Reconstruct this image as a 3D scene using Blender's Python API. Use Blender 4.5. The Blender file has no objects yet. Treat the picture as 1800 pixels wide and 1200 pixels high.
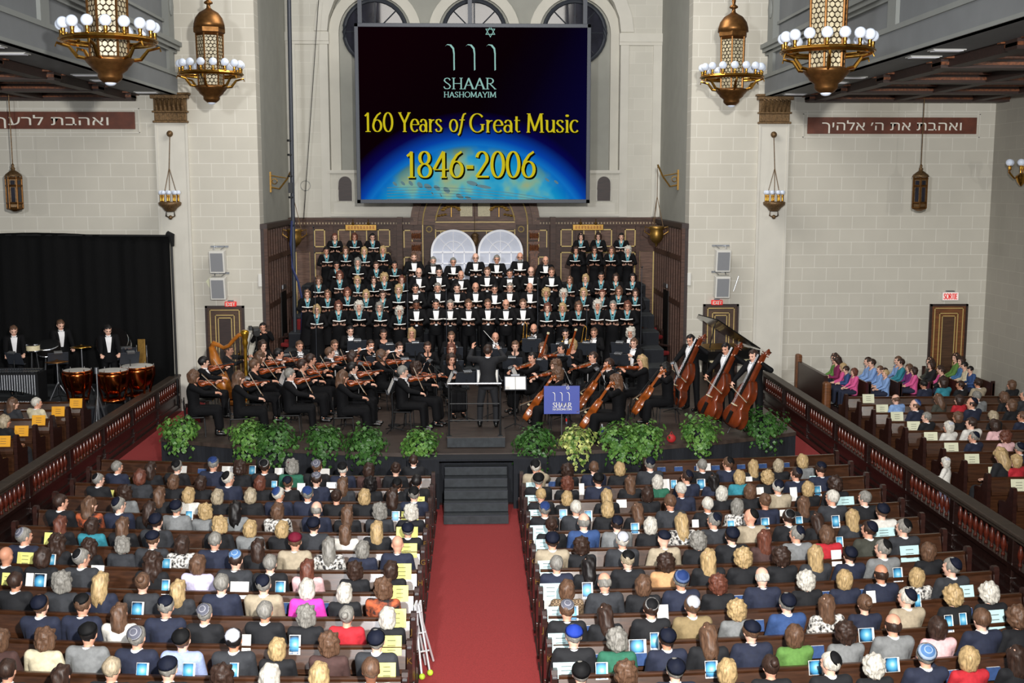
import bpy, bmesh, math, random
from mathutils import Vector, Matrix, Euler, noise
V = Vector
PI = math.pi
S = bpy.context.scene
COL = S.collection
rnd = random.Random(7)

# ---------------------------------------------------------------- camera, world, lights, exposure
CAM = V((0.0, 0.0, 6.4))
PITCH, YAW, FPX = math.radians(7.77), math.radians(1.89), 2000.0
cd = bpy.data.cameras.new('camera')
co = bpy.data.objects.new('camera', cd)
COL.objects.link(co)
cd.sensor_width = 36.0
cd.lens = FPX / 1800 * 36.0
cd.clip_end = 200
co.location = CAM
co.rotation_euler = (PI / 2 - PITCH, 0, -YAW)
S.camera = co
R3 = Euler((PI / 2 - PITCH, 0, -YAW)).to_matrix()


def ray(u, v):
    return (R3 @ V(((u - 900) / FPX, (600 - v) / FPX, -1.0))).normalized()


def at_y(u, v, y):
    d = ray(u, v)
    return CAM + d * ((y - CAM.y) / d.y)


def at_z(u, v, z):
    d = ray(u, v)
    return CAM + d * ((z - CAM.z) / d.z)


def at_x(u, v, x):
    d = ray(u, v)
    return CAM + d * ((x - CAM.x) / d.x)


def px_m(p):
    return FPX / ((R3.transposed() @ (V(p) - CAM)).z * -1)


def hexc(h):
    h = h.lstrip('#')
    c = [int(h[i:i + 2], 16) / 255 for i in (0, 2, 4)]
    return tuple(x / 12.92 if x <= .04045 else ((x + .055) / 1.055) ** 2.4 for x in c) + (1.0,)


w = bpy.data.worlds.new('world')
S.world = w
w.use_nodes = True
w.node_tree.nodes['Background'].inputs[0].default_value = (.86, .92, 1.0, 1)
w.node_tree.nodes['Background'].inputs[1].default_value = 0.22
S.view_settings.view_transform = 'Standard'
S.view_settings.look = 'None'
S.view_settings.gamma = 1
S.view_settings.exposure = 0.0
S.view_settings.use_curve_mapping = False


def lamp(kind, name, loc, target, energy, size=1.0, color=(1, 1, 1), size_y=None, angle=None, blend=.4):
    l = bpy.data.lights.new(name, kind)
    o = bpy.data.objects.new(name, l)
    COL.objects.link(o)
    o.location = loc
    o.rotation_euler = (V(target) - V(loc)).to_track_quat('-Z', 'Y').to_euler()
    l.energy = energy
    l.color = color
    if kind == 'AREA':
        l.size = size
        if size_y:
            l.shape = 'RECTANGLE'
            l.size_y = size_y
    elif kind == 'SPOT':
        l.shadow_soft_size = size
        l.spot_size = math.radians(angle)
        l.spot_blend = blend
    return o


# stage lights on the gallery behind the camera, unseen fill lights added over hall and stage, two lamps under the side galleries
lamp('SPOT', 'gallery_spot', (0.8, .8, 7.6), (0, 24, 3.2), 17000, .16, (1, .97, .92), angle=75, blend=.5)
lamp('SPOT', 'gallery_spot', (-2.5, -1.0, 7.9), (0, 32, 7.5), 8500, .3, (.95, .97, 1), angle=64, blend=.5)
lamp('SPOT', 'aisle_spot', (-13.0, 16, 7.2), (-10.5, 32, 6.0), 430, .12, (1, .97, .9), angle=85, blend=.7)
lamp('SPOT', 'aisle_spot', (13.4, 16, 7.2), (10.5, 32, 6.0), 680, .12, (1, .97, .9), angle=85, blend=.7)
lamp('AREA', 'hall_fill_light', (0, 15, 13.6), (0, 15, 0), 450, 9, (1, .95, .88), 16)
lamp('AREA', 'stage_fill_light', (0, 27, 13.2), (0, 33, 2.5), 900, 8, (1, .95, .88), 3)

# ---------------------------------------------------------------- materials
MATS = {}


def node(t, kind, **kw):
    n = t.nodes.new(kind)
    for k, v in kw.items():
        setattr(n, k, v)
    return n


def mat(name, color='#888888', rough=.6, metal=0., var=.12, scale=30., bump=0., emit=None, estr=1., kind=None, color2=None, coat=0., stretch=None, spec=.5):
    """A procedural material: base colour varied by noise, or wood / hair / weave / spots patterns."""
    if name in MATS:
        return MATS[name]
    m = bpy.data.materials.new(name)
    MATS[name] = m
    m.use_nodes = True
    t = m.node_tree
    b = t.nodes['Principled BSDF']
    b.inputs['Roughness'].default_value = rough
    b.inputs['Metallic'].default_value = metal
    b.inputs['Specular IOR Level'].default_value = spec
    if coat:
        b.inputs['Coat Weight'].default_value = coat
        b.inputs['Coat Roughness'].default_value = .33
    c = hexc(color)
    tc = node(t, 'ShaderNodeTexCoord')
    mp = node(t, 'ShaderNodeMapping')
    t.links.new(tc.outputs['Object'], mp.inputs[0])
    if stretch:
        mp.inputs['Scale'].default_value = stretch
    if kind in ('check', 'spots'):
        tx = node(t, 'ShaderNodeTexVoronoi') if kind == 'spots' else node(t, 'ShaderNodeTexChecker')
        tx.inputs['Scale'].default_value = scale
        fac = tx.outputs['Distance'] if kind == 'spots' else tx.outputs['Fac']
    else:
        tx = node(t, 'ShaderNodeTexNoise')
        tx.inputs['Scale'].default_value = scale
        tx.inputs['Detail'].default_value = 4
        fac = tx.outputs['Fac']
    t.links.new(mp.outputs[0], tx.inputs['Vector'])
    rp = node(t, 'ShaderNodeValToRGB')
    t.links.new(fac, rp.inputs[0])
    e = rp.color_ramp.elements
    if color2:
        c2 = hexc(color2)
        e[0].position, e[1].position = (.4, .6) if kind != 'spots' else (.3, .45)
        e[0].color, e[1].color = c, c2
    else:
        e[0].position, e[1].position = .3, .7
        e[0].color = tuple(x * (1 - var) for x in c[:3]) + (1,)
        e[1].color = tuple(min(1, x * (1 + var)) for x in c[:3]) + (1,)
    t.links.new(rp.outputs[0], b.inputs['Base Color'])
    if emit:
        b.inputs['Emission Color'].default_value = hexc(emit)
        b.inputs['Emission Strength'].default_value = estr
    if bump:
        bp = node(t, 'ShaderNodeBump')
        bp.inputs['Strength'].default_value = bump
        bp.inputs['Distance'].default_value = .01
        t.links.new(fac, bp.inputs['Height'])
        t.links.new(bp.outputs[0], b.inputs['Normal'])
    return m


def wood(name, color, rough=.35, coat=.0, scale=3, spec=.5):
    return mat(name, color, rough, var=.38, scale=scale, stretch=(1, 6, 9), bump=.03, coat=coat, spec=spec)


def stone(name, a, b_, mortar, axis='X', off=0.):
    m = bpy.data.materials.new(name)
    MATS[name] = m
    m.use_nodes = True
    t = m.node_tree
    b = t.nodes['Principled BSDF']
    b.inputs['Roughness'].default_value = .8
    tc = node(t, 'ShaderNodeTexCoord')
    sp = node(t, 'ShaderNodeSeparateXYZ')
    cb = node(t, 'ShaderNodeCombineXYZ')
    t.links.new(tc.outputs['Object'], sp.inputs[0])
    t.links.new(sp.outputs[axis], cb.inputs[0])
    t.links.new(sp.outputs['Z'], cb.inputs[1])
    br = node(t, 'ShaderNodeTexBrick')
    t.links.new(cb.outputs[0], br.inputs['Vector'])
    br.inputs['Scale'].default_value = 1
    br.inputs['Brick Width'].default_value = .70
    br.inputs['Row Height'].default_value = .37
    br.inputs['Mortar Size'].default_value = .009
    br.inputs['Mortar Smooth'].default_value = .3
    br.inputs['Color1'].default_value = hexc(a)
    br.inputs['Color2'].default_value = hexc(b_)
    br.inputs['Mortar'].default_value = hexc(mortar)
    nz = node(t, 'ShaderNodeTexNoise')
    nz.inputs['Scale'].default_value = 1.3
    nz.inputs['Detail'].default_value = 6
    t.links.new(tc.outputs['Object'], nz.inputs['Vector'])
    mx = node(t, 'ShaderNodeMixRGB', blend_type='MULTIPLY')
    mx.inputs[0].default_value = .16
    t.links.new(br.outputs['Color'], mx.inputs[1])
    t.links.new(nz.outputs['Fac'], mx.inputs[2])
    t.links.new(mx.outputs[0], b.inputs['Base Color'])
    bp = node(t, 'ShaderNodeBump')
    bp.inputs['Strength'].default_value = .2
    bp.inputs['Distance'].default_value = .01
    t.links.new(br.outputs['Fac'], bp.inputs['Height'])
    bp.invert = True
    t.links.new(bp.outputs[0], b.inputs['Normal'])
    return m


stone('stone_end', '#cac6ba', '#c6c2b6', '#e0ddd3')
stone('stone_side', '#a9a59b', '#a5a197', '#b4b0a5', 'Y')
stone('stone_alcove', '#d0cdc2', '#cbc8bd', '#d8d5cb')
mat('plaster', '#c8c5ba', .8, var=.04, scale=2)
mat('plaster_light', '#cdcac0', .8, var=.04, scale=2)
mat('grey_plaster', '#989890', .8, var=.05, scale=2)  # grey also holds the shade of grazing light on the alcove side walls
mat('gallery_grey', '#6f7274', .8, var=.05, scale=2)
mat('gallery_moulding', '#7f827f', .7, var=.04, scale=2)
mat('grey_moulding', '#a3a39f', .7, var=.04, scale=2)
mat('carpet', '#8e2a2a', .95, var=.16, scale=60, bump=.1)
mat('dark_carpet', '#3c1716', .95, var=.2, scale=40)
mat('stage_floor', '#3b302a', .5, var=.35, scale=3, stretch=(1, 5, 1))
mat('drape', '#12151c', .9, var=.3, scale=6, stretch=(9, 1, 1))
mat('curtain', '#0a0b0d', .95, var=.3, scale=8, stretch=(9, 1, 1))
mat('step_black', '#2c3034', .8, var=.25, scale=10)
mat('black_metal', '#17181a', .45, .3, var=.1)
mat('dark_grey_metal', '#33373f', .5, .3, var=.1)
mat('chrome', '#c9ccd0', .18, 1., var=.03)
mat('aluminium', '#dadcdf', .35, .5, var=.03)
mat('bag_red', '#a51f22', .6)
mat('steel', '#9a9da2', .3, .9, var=.05)
mat('brass', '#b98a3c', .28, 1., var=.15, scale=20)
mat('bronze', '#78532d', .42, .85, var=.25, scale=12)
mat('old_bronze', '#6b5336', .5, .5, var=.45, scale=25, bump=.4)
mat('gold', '#94733a', .42, .85, var=.2, scale=20)
mat('gold_bright', '#c99a35', .28, .9, var=.15, scale=20)
mat('gold_line', '#c4ab6c', .5, .2, var=.1)
mat('copper', '#b5602f', .2, 1., var=.12, scale=8)
mat('globe', '#cdd6e4', .12, var=.02, emit='#dfe8ff', estr=.12)  # weak emission stands in for light caught by the unlit globes
mat('white_paint_glow', '#e4e5ea', .5, var=.03, emit='#dfe2ee', estr=.12)  # white with faint emission added, brightens screen frames and light diffusers
mat('window_film', '#b9bfd0', .4, var=.05, scale=6)
mat('paper', '#eceae6', .7, var=.03)
mat('paper_yellow', '#e3e07f', .7, var=.04)
mat('paper_cyan', '#bfe0e2', .7, var=.04)
mat('paper_cream', '#d7d8bb', .7, var=.04)
mat('paper_orange', '#e5a324', .7, var=.05)
mat('ink', '#3a3a3a', .8)
mat('red_plastic', '#c22523', .4, emit='#d0221c', estr=.5)
mat('exit_face', '#e8d6d3', .5, emit='#f0d8d4', estr=.35)
mat('plaque', '#5f2f1d', .55, var=.25, scale=4)
mat('letter_white', '#e6e2d6', .6, var=.02)
mat('speaker_case', '#d3d2cc', .6, var=.03)
mat('speaker_cloth', '#84868a', .9, var=.12, scale=200)
mat('red_fabric', '#7c1a1c', .85, var=.15)
mat('dentil_wood', '#9a866a', .5)
mat('cable_blue', '#222c58', .6)
mat('lattice', '#3a2d1d', .5, .5)
mat('ivory', '#d9cda8', .5)
mat('ebony', '#120f0e', .55, spec=.25)
mat('violin_wood', '#8a3d14', .22, var=.35, scale=8, coat=.5)
mat('cello_wood', '#8f4716', .22, var=.35, scale=6, coat=.5)
mat('bass_wood', '#6a2c12', .22, var=.35, scale=4, coat=.5)
mat('harp_wood', '#a8641f', .3, var=.3, scale=6, coat=.4)
mat('bow_wood', '#7b5a3c', .4)
mat('bow_hair', '#d8d2c2', .6)
mat('piano_black', '#0b0b0c', .12, coat=.5)
mat('sign_blue', '#3b4a9c', .5, var=.04)
mat('drum_head', '#c8c6c0', .5)
mat('lime', '#a9c431', .6)
mat('stone_dark', '#6a655d', .8)
mat('tablet', '#cfc5a6', .7, var=.2, scale=30)
wood('pew_wood', '#3d2415', .25, .5)
wood('pew_end_wood', '#2b1510', .35, .1)
wood('rail_wood', '#1f100d', .3, .1)
wood('rail_cap_wood', '#362c24', .5)
wood('baluster_wood', '#4a1c11', .2, .4)
wood('panel_wood', '#4a3329', .5, spec=.3)
wood('panel_wood_light', '#664d41', .5, spec=.3)
wood('side_wood', '#2d1d19', .5)
wood('door_wood', '#47301f', .45)
wood('side_door_wood', '#6a3f1f', .45)
wood('ceiling_wood', '#2e1d18', .6)
mat('carved_wood', '#6b3d22', .5, var=.6, scale=18, bump=.5)
mat('glass_dark', '#20202a', .08, var=.4, scale=3)

# ---------------------------------------------------------------- mesh helpers


def finish(o, name_m=None, smooth=False):
    if smooth:
        for p in o.data.polygons:
            p.use_smooth = True
    return o


class MB:
    def __init__(s):
        s.b = bmesh.new()

    def box(s, c, d, M=None, bev=0.):
        r = bmesh.ops.create_cube(s.b, size=1.0)
        mm = Matrix.Translation(V(c)) @ Matrix.Diagonal((d[0], d[1], d[2], 1))
        if M:
            mm = M @ mm
        bmesh.ops.transform(s.b, matrix=mm, verts=r['verts'])
        if bev:
            es = list({e for v in r['verts'] for e in v.link_edges})
            bmesh.ops.bevel(s.b, geom=es, offset=bev, segments=2, affect='EDGES', profile=.5)
        return s

    def bb(s, x0, x1, y0, y1, z0, z1, bev=0.):
        return s.box(((x0 + x1) / 2, (y0 + y1) / 2, (z0 + z1) / 2), (abs(x1 - x0), abs(y1 - y0), abs(z1 - z0)), None, bev)

    def tube(s, pts, r, n=8, closed=False, M=None, caps=True):
        pts = [V(p) for p in pts]
        if M:
            pts = [M @ p for p in pts]
        rr = r if isinstance(r, (list, tuple)) else [r] * len(pts)
        rings = []
        N = len(pts)
        up0 = V((0, 0, 1))
        for i, p in enumerate(pts):
            a = pts[(i - 1) % N] if (closed or i > 0) else p
            c = pts[(i + 1) % N] if (closed or i < N - 1) else p
            d = (c - a)
            d = d.normalized() if d.length > 1e-9 else V((0, 0, 1))
            x = d.cross(up0)
            if x.length < 1e-3:
                x = d.cross(V((0, 1, 0)))
            x.normalize()
            y = x.cross(d)
            rings.append([s.b.verts.new(p + (x * math.cos(2 * PI * k / n) + y * math.sin(2 * PI * k / n)) * rr[i]) for k in range(n)])
        for i in range(N if closed else N - 1):
            A, B = rings[i], rings[(i + 1) % N]
            for k in range(n):
                s.b.faces.new((A[k], A[(k + 1) % n], B[(k + 1) % n], B[k]))
        if not closed and caps:
            s.b.faces.new(rings[0][::-1])
            s.b.faces.new(rings[-1])
        return s

    def cyl(s, a, b, r0, r1=None, n=12):
        return s.tube([a, b], [r0, r0 if r1 is None else r1], n)

    def lathe(s, prof, c=(0, 0, 0), n=20, M=None, a0=0):
        """prof: (radius, z) pairs."""
        c = V(c)
        rings = []
        for r, z in prof:
            ring = []
            for k in range(n):
                a = a0 + 2 * PI * k / n
                p = c + V((r * math.cos(a), r * math.sin(a), z))
                ring.append(s.b.verts.new(M @ p if M else p))
            rings.append(ring)
        for A, B in zip(rings, rings[1:]):
            for k in range(n):
                s.b.faces.new((A[k], A[(k + 1) % n], B[(k + 1) % n], B[k]))
        s.b.faces.new(rings[0][::-1])
        s.b.faces.new(rings[-1])
        return s

    def ball(s, c, r, n=12, M=None):
        q = bmesh.ops.create_uvsphere(s.b, u_segments=n, v_segments=max(6, n * 2 // 3), radius=1.0)
        r = (r, r, r) if not isinstance(r, (tuple, list)) else r
        mm = Matrix.Translation(V(c)) @ (M if M else Matrix()) @ Matrix.Diagonal((r[0], r[1], r[2], 1))
        bmesh.ops.transform(s.b, matrix=mm, verts=q['verts'])
        return s

    def prism(s, poly, y0, y1, M=None):
        """poly in (x, z), pulled from y0 to y1."""
        A = [V((x, y0, z)) for x, z in poly]
        B = [V((x, y1, z)) for x, z in poly]
        if M:
            A = [M @ p for p in A]
            B = [M @ p for p in B]
        a = [s.b.verts.new(p) for p in A]
        b = [s.b.verts.new(p) for p in B]
        n = len(a)
        s.b.faces.new(a[::-1])
        s.b.faces.new(b)
        for i in range(n):
            s.b.faces.new((a[i], a[(i + 1) % n], b[(i + 1) % n], b[i]))
        return s

    def band(s, inner, outer, y0, y1, M=None):
        """A strip between two equally long open polylines in (x, z)."""
        for i in range(len(inner) - 1):
            s.prism([inner[i], inner[i + 1], outer[i + 1], outer[i]], y0, y1, M)
        return s

    def sweep(s, prof, xs, yf):
        """prof in (y, z) swept along x with y offset yf(x)."""
        rings = [[s.b.verts.new((x, y + yf(x), z)) for y, z in prof] for x in xs]
        n = len(prof)
        for A, B in zip(rings, rings[1:]):
            for k in range(n):
                s.b.faces.new((A[k], A[(k + 1) % n], B[(k + 1) % n], B[k]))
        s.b.faces.new(rings[0][::-1])
        s.b.faces.new(rings[-1])
        return s

    def mesh(s, name, smooth=False, M=None):
        bmesh.ops.recalc_face_normals(s.b, faces=s.b.faces)
        me = bpy.data.meshes.new(name)
        s.b.to_mesh(me)
        s.b.free()
        if M:
            me.transform(M)
        if smooth:
            for p in me.polygons:
                p.use_smooth = True
        return me

    def obj(s, name, m, parent=None, smooth=False, M=None, loc=None):
        me = s.mesh(name, smooth, M)
        me.materials.append(MATS[m] if isinstance(m, str) else m)
        return put(name, me, parent, loc=loc)


def put(name, me, parent=None, m=None, M=None, loc=None):
    o = bpy.data.objects.new(name, me)
    COL.objects.link(o)
    if parent:
        o.parent = parent
    if M is not None:
        o.matrix_local = M
    if loc is not None:
        o.location = loc
    if m is not None:
        if not me.materials:
            me.materials.append(None)
        o.material_slots[0].link = 'OBJECT'
        o.material_slots[0].material = MATS[m] if isinstance(m, str) else m
    return o


LABELS = {}


def tag(o, label, cat, group=None):
    o['label'] = label
    o['category'] = cat
    if group:
        o['group'] = group
    n = len(label.replace(',', '').split())
    if n > 16 or n < 4:
        print('LABEL LEN', n, label)
    if label in LABELS:
        print('LABEL DUP', label)
    LABELS[label] = 1
    return o


def thing(name, label, cat, loc=(0, 0, 0), rz=0, group=None, scale=1):
    o = bpy.data.objects.new(name, None)
    COL.objects.link(o)
    o.location = loc
    o.rotation_euler = (0, 0, rz)
    o.scale = (scale,) * 3
    o.empty_display_size = .1
    return tag(o, label, cat, group)


def struct(o):
    o['kind'] = 'structure'
    return o


def dup(root, loc, rz=0, scale=None, label=None, M=None):
    def cp(o, par):
        c = o.copy()
        COL.objects.link(c)
        if par:
            c.parent = par
        for ch in KIDS.get(o.name) or kids(o):
            cp(ch, c)
        return c
    r = cp(root, None)
    if M is not None:
        r.matrix_world = M
    else:
        r.location = loc
        r.rotation_euler = (0, 0, rz)
        if scale:
            r.scale = (scale,) * 3
    if label:
        tag(r, label, r['category'], r.get('group'))
    return r


KIDS = {}


def kids(o):
    KIDS[o.name] = list(o.children)
    return KIDS[o.name]


ORD = 'zeroth first second third fourth fifth sixth seventh eighth ninth tenth eleventh twelfth thirteenth fourteenth fifteenth sixteenth seventeenth eighteenth nineteenth twentieth'.split()

# ---------------------------------------------------------------- lettering


def arc(cx, cy, rx, ry, a0, a1, n=14):
    return [(cx + rx * math.cos(math.radians(a0 + (a1 - a0) * i / n)), cy + ry * math.sin(math.radians(a0 + (a1 - a0) * i / n))) for i in range(n + 1)]


SS = [(.48, .80), (.42, .94), (.28, 1), (.13, .93), (.08, .76), (.19, .6), (.38, .44), (.5, .26), (.44, .07), (.28, 0), (.12, .05), (.05, .22)]
GL = {
    '1': ([[(.2, 0), (.2, 1)], [(.22, .98), (.02, .82)]], [(.2, 0, .16)], .46),
    '6': ([arc(.3, .31, .24, .31, 0, 360, 22), [(.52, 1), (.32, .87), (.14, .62), (.06, .32)]], [], .66),
    '0': ([arc(.3, .5, .25, .5, 0, 360, 26)], [], .66),
    '8': ([arc(.3, .26, .25, .26, 0, 360, 20), arc(.3, .76, .2, .24, 0, 360, 20)], [], .66),
    '4': ([[(.45, 0), (.45, 1)], [(.45, 1), (.03, .3)], [(.03, .3), (.64, .3)]], [(.45, 0, .13)], .7),
    '2': ([arc(.29, .73, .22, .27, 170, -25) + [(.3, .35), (.05, .02)], [(.05, .04), (.58, .04)], [(.05, .01), (.58, .01)]], [], .66),
    '-': ([[(.05, .4), (.36, .4)], [(.05, .35), (.36, .35)], [(.05, .45), (.36, .45)]], [], .44),
    'S': ([SS], [], .6),
    's': ([[(x * .75, y * .66) for x, y in SS]], [], .46),
    'H': ([[(.13, 0), (.13, 1)], [(.65, 0), (.65, 1)], [(.13, .5), (.65, .5)]], [(.13, 0, .12), (.13, 1, .12), (.65, 0, .12), (.65, 1, .12)], .82),
    'A': ([[(.06, 0), (.36, 1)], [(.36, 1), (.68, 0)], [(.36, .95), (.64, 0)], [(.18, .35), (.55, .35)]], [(.06, 0, .1), (.67, 0, .12)], .76),
    'R': ([[(.14, 0), (.14, 1)], [(.14, .98), (.32, .98)] + arc(.32, .74, .22, .24, 90, -90) + [(.14, .5)], [(.3, .5), (.68, 0)]], [(.14, 0, .12), (.14, 1, .12), (.68, 0, .08)], .74),
    'O': ([arc(.42, .5, .36, .5, 0, 360, 26)], [], .88),
    'M': ([[(.1, 0), (.14, 1)], [(.14, 1), (.44, .08)], [(.44, .08), (.76, 1)], [(.78, 1), (.82, 0)]], [(.1, 0, .1), (.12, 1, .1), (.82, 0, .12), (.8, 1, .1)], .98),
    'Y': ([[(.04, 1), (.34, .45)], [(.62, 1), (.34, .45)], [(.34, .5), (.34, 0)]], [(.34, 0, .12), (.06, 1, .1), (.62, 1, .1)], .7),
    'I': ([[(.15, 0), (.15, 1)]], [(.15, 0, .12), (.15, 1, .12)], .34),
    'G': ([arc(.42, .5, .36, .5, 40, 318, 22), [(.7, .42), (.7, .1)]], [(.7, .42, .12)], .86),
    'e': ([arc(.26, .33, .22, .33, 5, 318, 20), [(.06, .37), (.47, .37)]], [], .54),
    'a': ([[(.08, .5), (.14, .62), (.24, .66), (.36, .6), (.41, .45), (.41, .05), (.47, 0)], arc(.22, .19, .17, .19, 0, 360, 16)], [], .54),
    'r': ([[(.12, 0), (.12, .66)], [(.12, .42), (.22, .6), (.37, .63)]], [(.12, 0, .1), (.08, .65, .06)], .42),
    'o': ([arc(.26, .33, .22, .33, 0, 360, 20)], [], .54),
    'f': ([[(.0, -.2), (.1, -.08), (.2, .3), (.28, .75), (.36, .95), (.5, 1.0)], [(.08, .64), (.42, .64)]], [], .46),
    't': ([[(.15, .86), (.15, .12), (.22, .01), (.35, .05)], [(.03, .64), (.34, .64)]], [], .38),
    'u': ([[(.12, .66), (.12, .16), (.2, .02), (.34, .04), (.46, .2)], [(.47, .66), (.47, 0)]], [(.08, .65, .06), (.43, .65, .06), (.51, 0, .06)], .6),
    'i': ([[(.13, 0), (.13, .66)], arc(.13, .9, .04, .04, 0, 360, 8)], [(.13, 0, .1), (.09, .65, .06)], .28),
    'c': ([arc(.26, .33, .22, .33, 45, 318, 18)], [], .48),
    'E': ([[(.13, 0), (.13, 1)], [(.13, .97), (.55, .97)], [(.13, .5), (.45, .5)], [(.13, .03), (.55, .03)]], [], .62),
    'X': ([[(.06, 0), (.56, 1)], [(.06, 1), (.56, 0)]], [], .62),
    'T': ([[(.3, 0), (.3, 1)], [(.03, .97), (.57, .97)]], [], .6),
    'x': ([[(.06, 0), (.42, .66)], [(.06, .66), (.42, 0)]], [], .48),
    ' ': ([], [], .3),
}


def letters(mb, text, x0, z0, h, y, thick=.13, thin=.045, width=None, track=0., M=None):
    """Flat serif lettering in the x-z plane at depth y; width fits the run, starting at x0."""
    adv = sum(GL[c][2] + track for c in text)
    sx = (width / adv) if width else h
    x = x0
    for ch in text:
        st, se, a = GL[ch]
        for pts in st:
            P = [V((x + px * sx, 0, z0 + pz * h)) for px, pz in pts]
            L, Rr = [], []
            for i, p in enumerate(P):
                d = P[min(i + 1, len(P) - 1)] - P[max(i - 1, 0)]
                if len(P) > 4 and (P[0] - P[-1]).length < 1e-4 and i in (0, len(P) - 1):
                    d = P[1] - P[-2]
                d.normalize()
                wd = (thin + (thick - thin) * abs(d.z) ** 1.3) * (sx + h) / 2
                nrm = V((-d.z, 0, d.x)) * wd / 2
                L.append(p + nrm)
                Rr.append(p - nrm)
            va = [mb.b.verts.new((M @ V((q.x, y, q.z))) if M else (q.x, y, q.z)) for q in L]
            vb = [mb.b.verts.new((M @ V((q.x, y, q.z))) if M else (q.x, y, q.z)) for q in Rr]
            for i in range(len(P) - 1):
                mb.b.faces.new((va[i], va[i + 1], vb[i + 1], vb[i]))
        for px, pz, hw in se:
            q = [(x + (px - hw) * sx, z0 + pz * h - thin * h / 2), (x + (px + hw) * sx, z0 + pz * h - thin * h / 2), (x + (px + hw) * sx, z0 + pz * h + thin * h / 2), (x + (px - hw) * sx, z0 + pz * h + thin * h / 2)]
            mb.b.faces.new([mb.b.verts.new((M @ V((a_, y - .0005, b_))) if M else (a_, y - .0005, b_)) for a_, b_ in q])
        x += (a + track) * sx
    return x


def font_mesh(name, text, size, width=None):
    cu = bpy.data.curves.new(name, 'FONT')
    cu.body = text
    cu.size = size
    cu.extrude = .004
    o = bpy.data.objects.new(name, cu)
    COL.objects.link(o)
    dg = bpy.context.evaluated_depsgraph_get()
    me = bpy.data.meshes.new_from_object(o.evaluated_get(dg))
    bpy.data.objects.remove(o)
    bpy.data.curves.remove(cu)
    xs = [v.co.x for v in me.vertices] or [0, 1]
    if width:
        k = width / (max(xs) - min(xs))
        me.transform(Matrix.Diagonal((k, 1, 1, 1)) @ Matrix.Translation((-min(xs), 0, 0)))
    me.transform(Matrix.Rotation(PI / 2, 4, 'X'))
    return me

# ================================================================ the setting
YW, YB, XL, XR = 32.5, 37.8, -6.05, 6.13
ST = 1.05            # stage height


def sbox(name, m, x0, x1, y0, y1, z0, z1, parent=None):
    o = MB().bb(x0, x1, y0, y1, z0, z1).obj(name, m, parent)
    return o if parent else struct(o)


sbox('floor', 'dark_carpet', -20, 20, 2, 38.4, -.2, 0)
sbox('aisle_carpet_floor', 'carpet', -.98, 1.02, 4, 22.4, 0, .012)
sbox('side_floor_right', 'dark_carpet', 9.2, 14.85, 6, YW, 0, .1)
sbox('aisle_carpet_floor', 'carpet', 7.1, 8.3, 22.8, 32.4, 0, .012)
sbox('aisle_carpet_floor', 'carpet', -8.4, -6.8, 22.8, 32.4, 0, .012)
sbox('side_floor_left', 'dark_carpet', -20, -9.2, 6, YW, 0, .25)
wl = sbox('wall_end_left', 'stone_end', -20, XL, YW, YW + .6, 0, 14)
wr = sbox('wall_end_right', 'stone_end', XR, 15.4, YW, YW + .6, 0, 14)
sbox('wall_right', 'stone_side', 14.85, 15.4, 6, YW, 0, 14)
sbox('wall_alcove_left', 'grey_plaster', XL - .5, XL, YW + .6, YB + .6, 0, 14)
sbox('wall_alcove_right', 'grey_plaster', XR, XR + .5, YW + .6, YB + .6, 0, 14)
# end-wall pilasters with bronze capitals
for nm, x0, x1 in (('wall_end_left', -8.83, -7.99), ('wall_end_right', 8.08, 8.89)):
    p = struct(MB().bb(x0, x1, YW - .07, YW, 0, 8.15).bb(x0 - .03, x0 + .03, YW - .09, YW, 0, 8.15).bb(x1 - .03, x1 + .03, YW - .09, YW, 0, 8.15).obj('trim_1', 'plaster_light'))
    c = MB()
    xm, hw = (x0 + x1) / 2, (x1 - x0) / 2
    for z0, z1, e in ((8.14, 8.2, .06), (8.2, 8.42, .02), (8.42, 8.47, .07), (8.47, 8.8, .03), (8.8, 8.9, .1), (8.9, 8.96, .14)):
        c.bb(xm - hw - e, xm + hw + e, YW - .1 - e, YW, z0, z1, .012)
    for i in range(7):
        x = xm - hw + .06 + i * (2 * hw - .12) / 6
        c.tube([(x, YW - .11, 8.44), (x, YW - .17, 8.62), (x + .02, YW - .24, 8.76), (x, YW - .21, 8.8)], [.06, .055, .045, .02], 6)
        c.bb(x - .03, x + .03, YW - .14, YW - .1, 8.22, 8.4)
    c.obj('capital', 'old_bronze', p)
# plinth and baseboard
sbox('baseboard_left', 'ebony', -9, XL, YW - .06, YW, 0, .75)
sbox('baseboard_right', 'side_wood', XR, 14.8, YW - .04, YW, .25, .5)

# back wall of the alcove: piers, great arch, grey recess with three round windows
AX0, AX1, SPZ = -4.7, 4.78, 11.35
acx, ar = (AX0 + AX1) / 2, (AX1 - AX0) / 2
bw = MB()
bw.bb(XL - .3, AX0, YB, YB + .6, 0, 14).bb(AX1, XR + .3, YB, YB + .6, 0, 14).bb(AX0, AX1, YB, YB + .6, 0, 6.9)
inner = [(acx + ar * math.cos(math.radians(180 - 9 * i)), SPZ + .62 * ar * math.sin(math.radians(9 * i))) for i in range(21)]
outer = [(x, 14.6) for x, z in inner]
bw.band(inner, outer, YB, YB + .6)
struct(bw.obj('wall_alcove_back', 'stone_alcove'))
rc = struct(MB().bb(AX0 - .1, AX1 + .1, YB + .55, YB + .75, 6.6, 14.6).obj('wall_alcove_recess', 'grey_plaster'))
tr = MB()
o2 = [(acx + (ar + .42) * math.cos(math.radians(180 - 9 * i)), SPZ + .62 * (ar + .5) * math.sin(math.radians(9 * i))) for i in range(21)]
tr.band([(x * 1.0, z) for x, z in inner], o2, YB - .06, YB)
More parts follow.
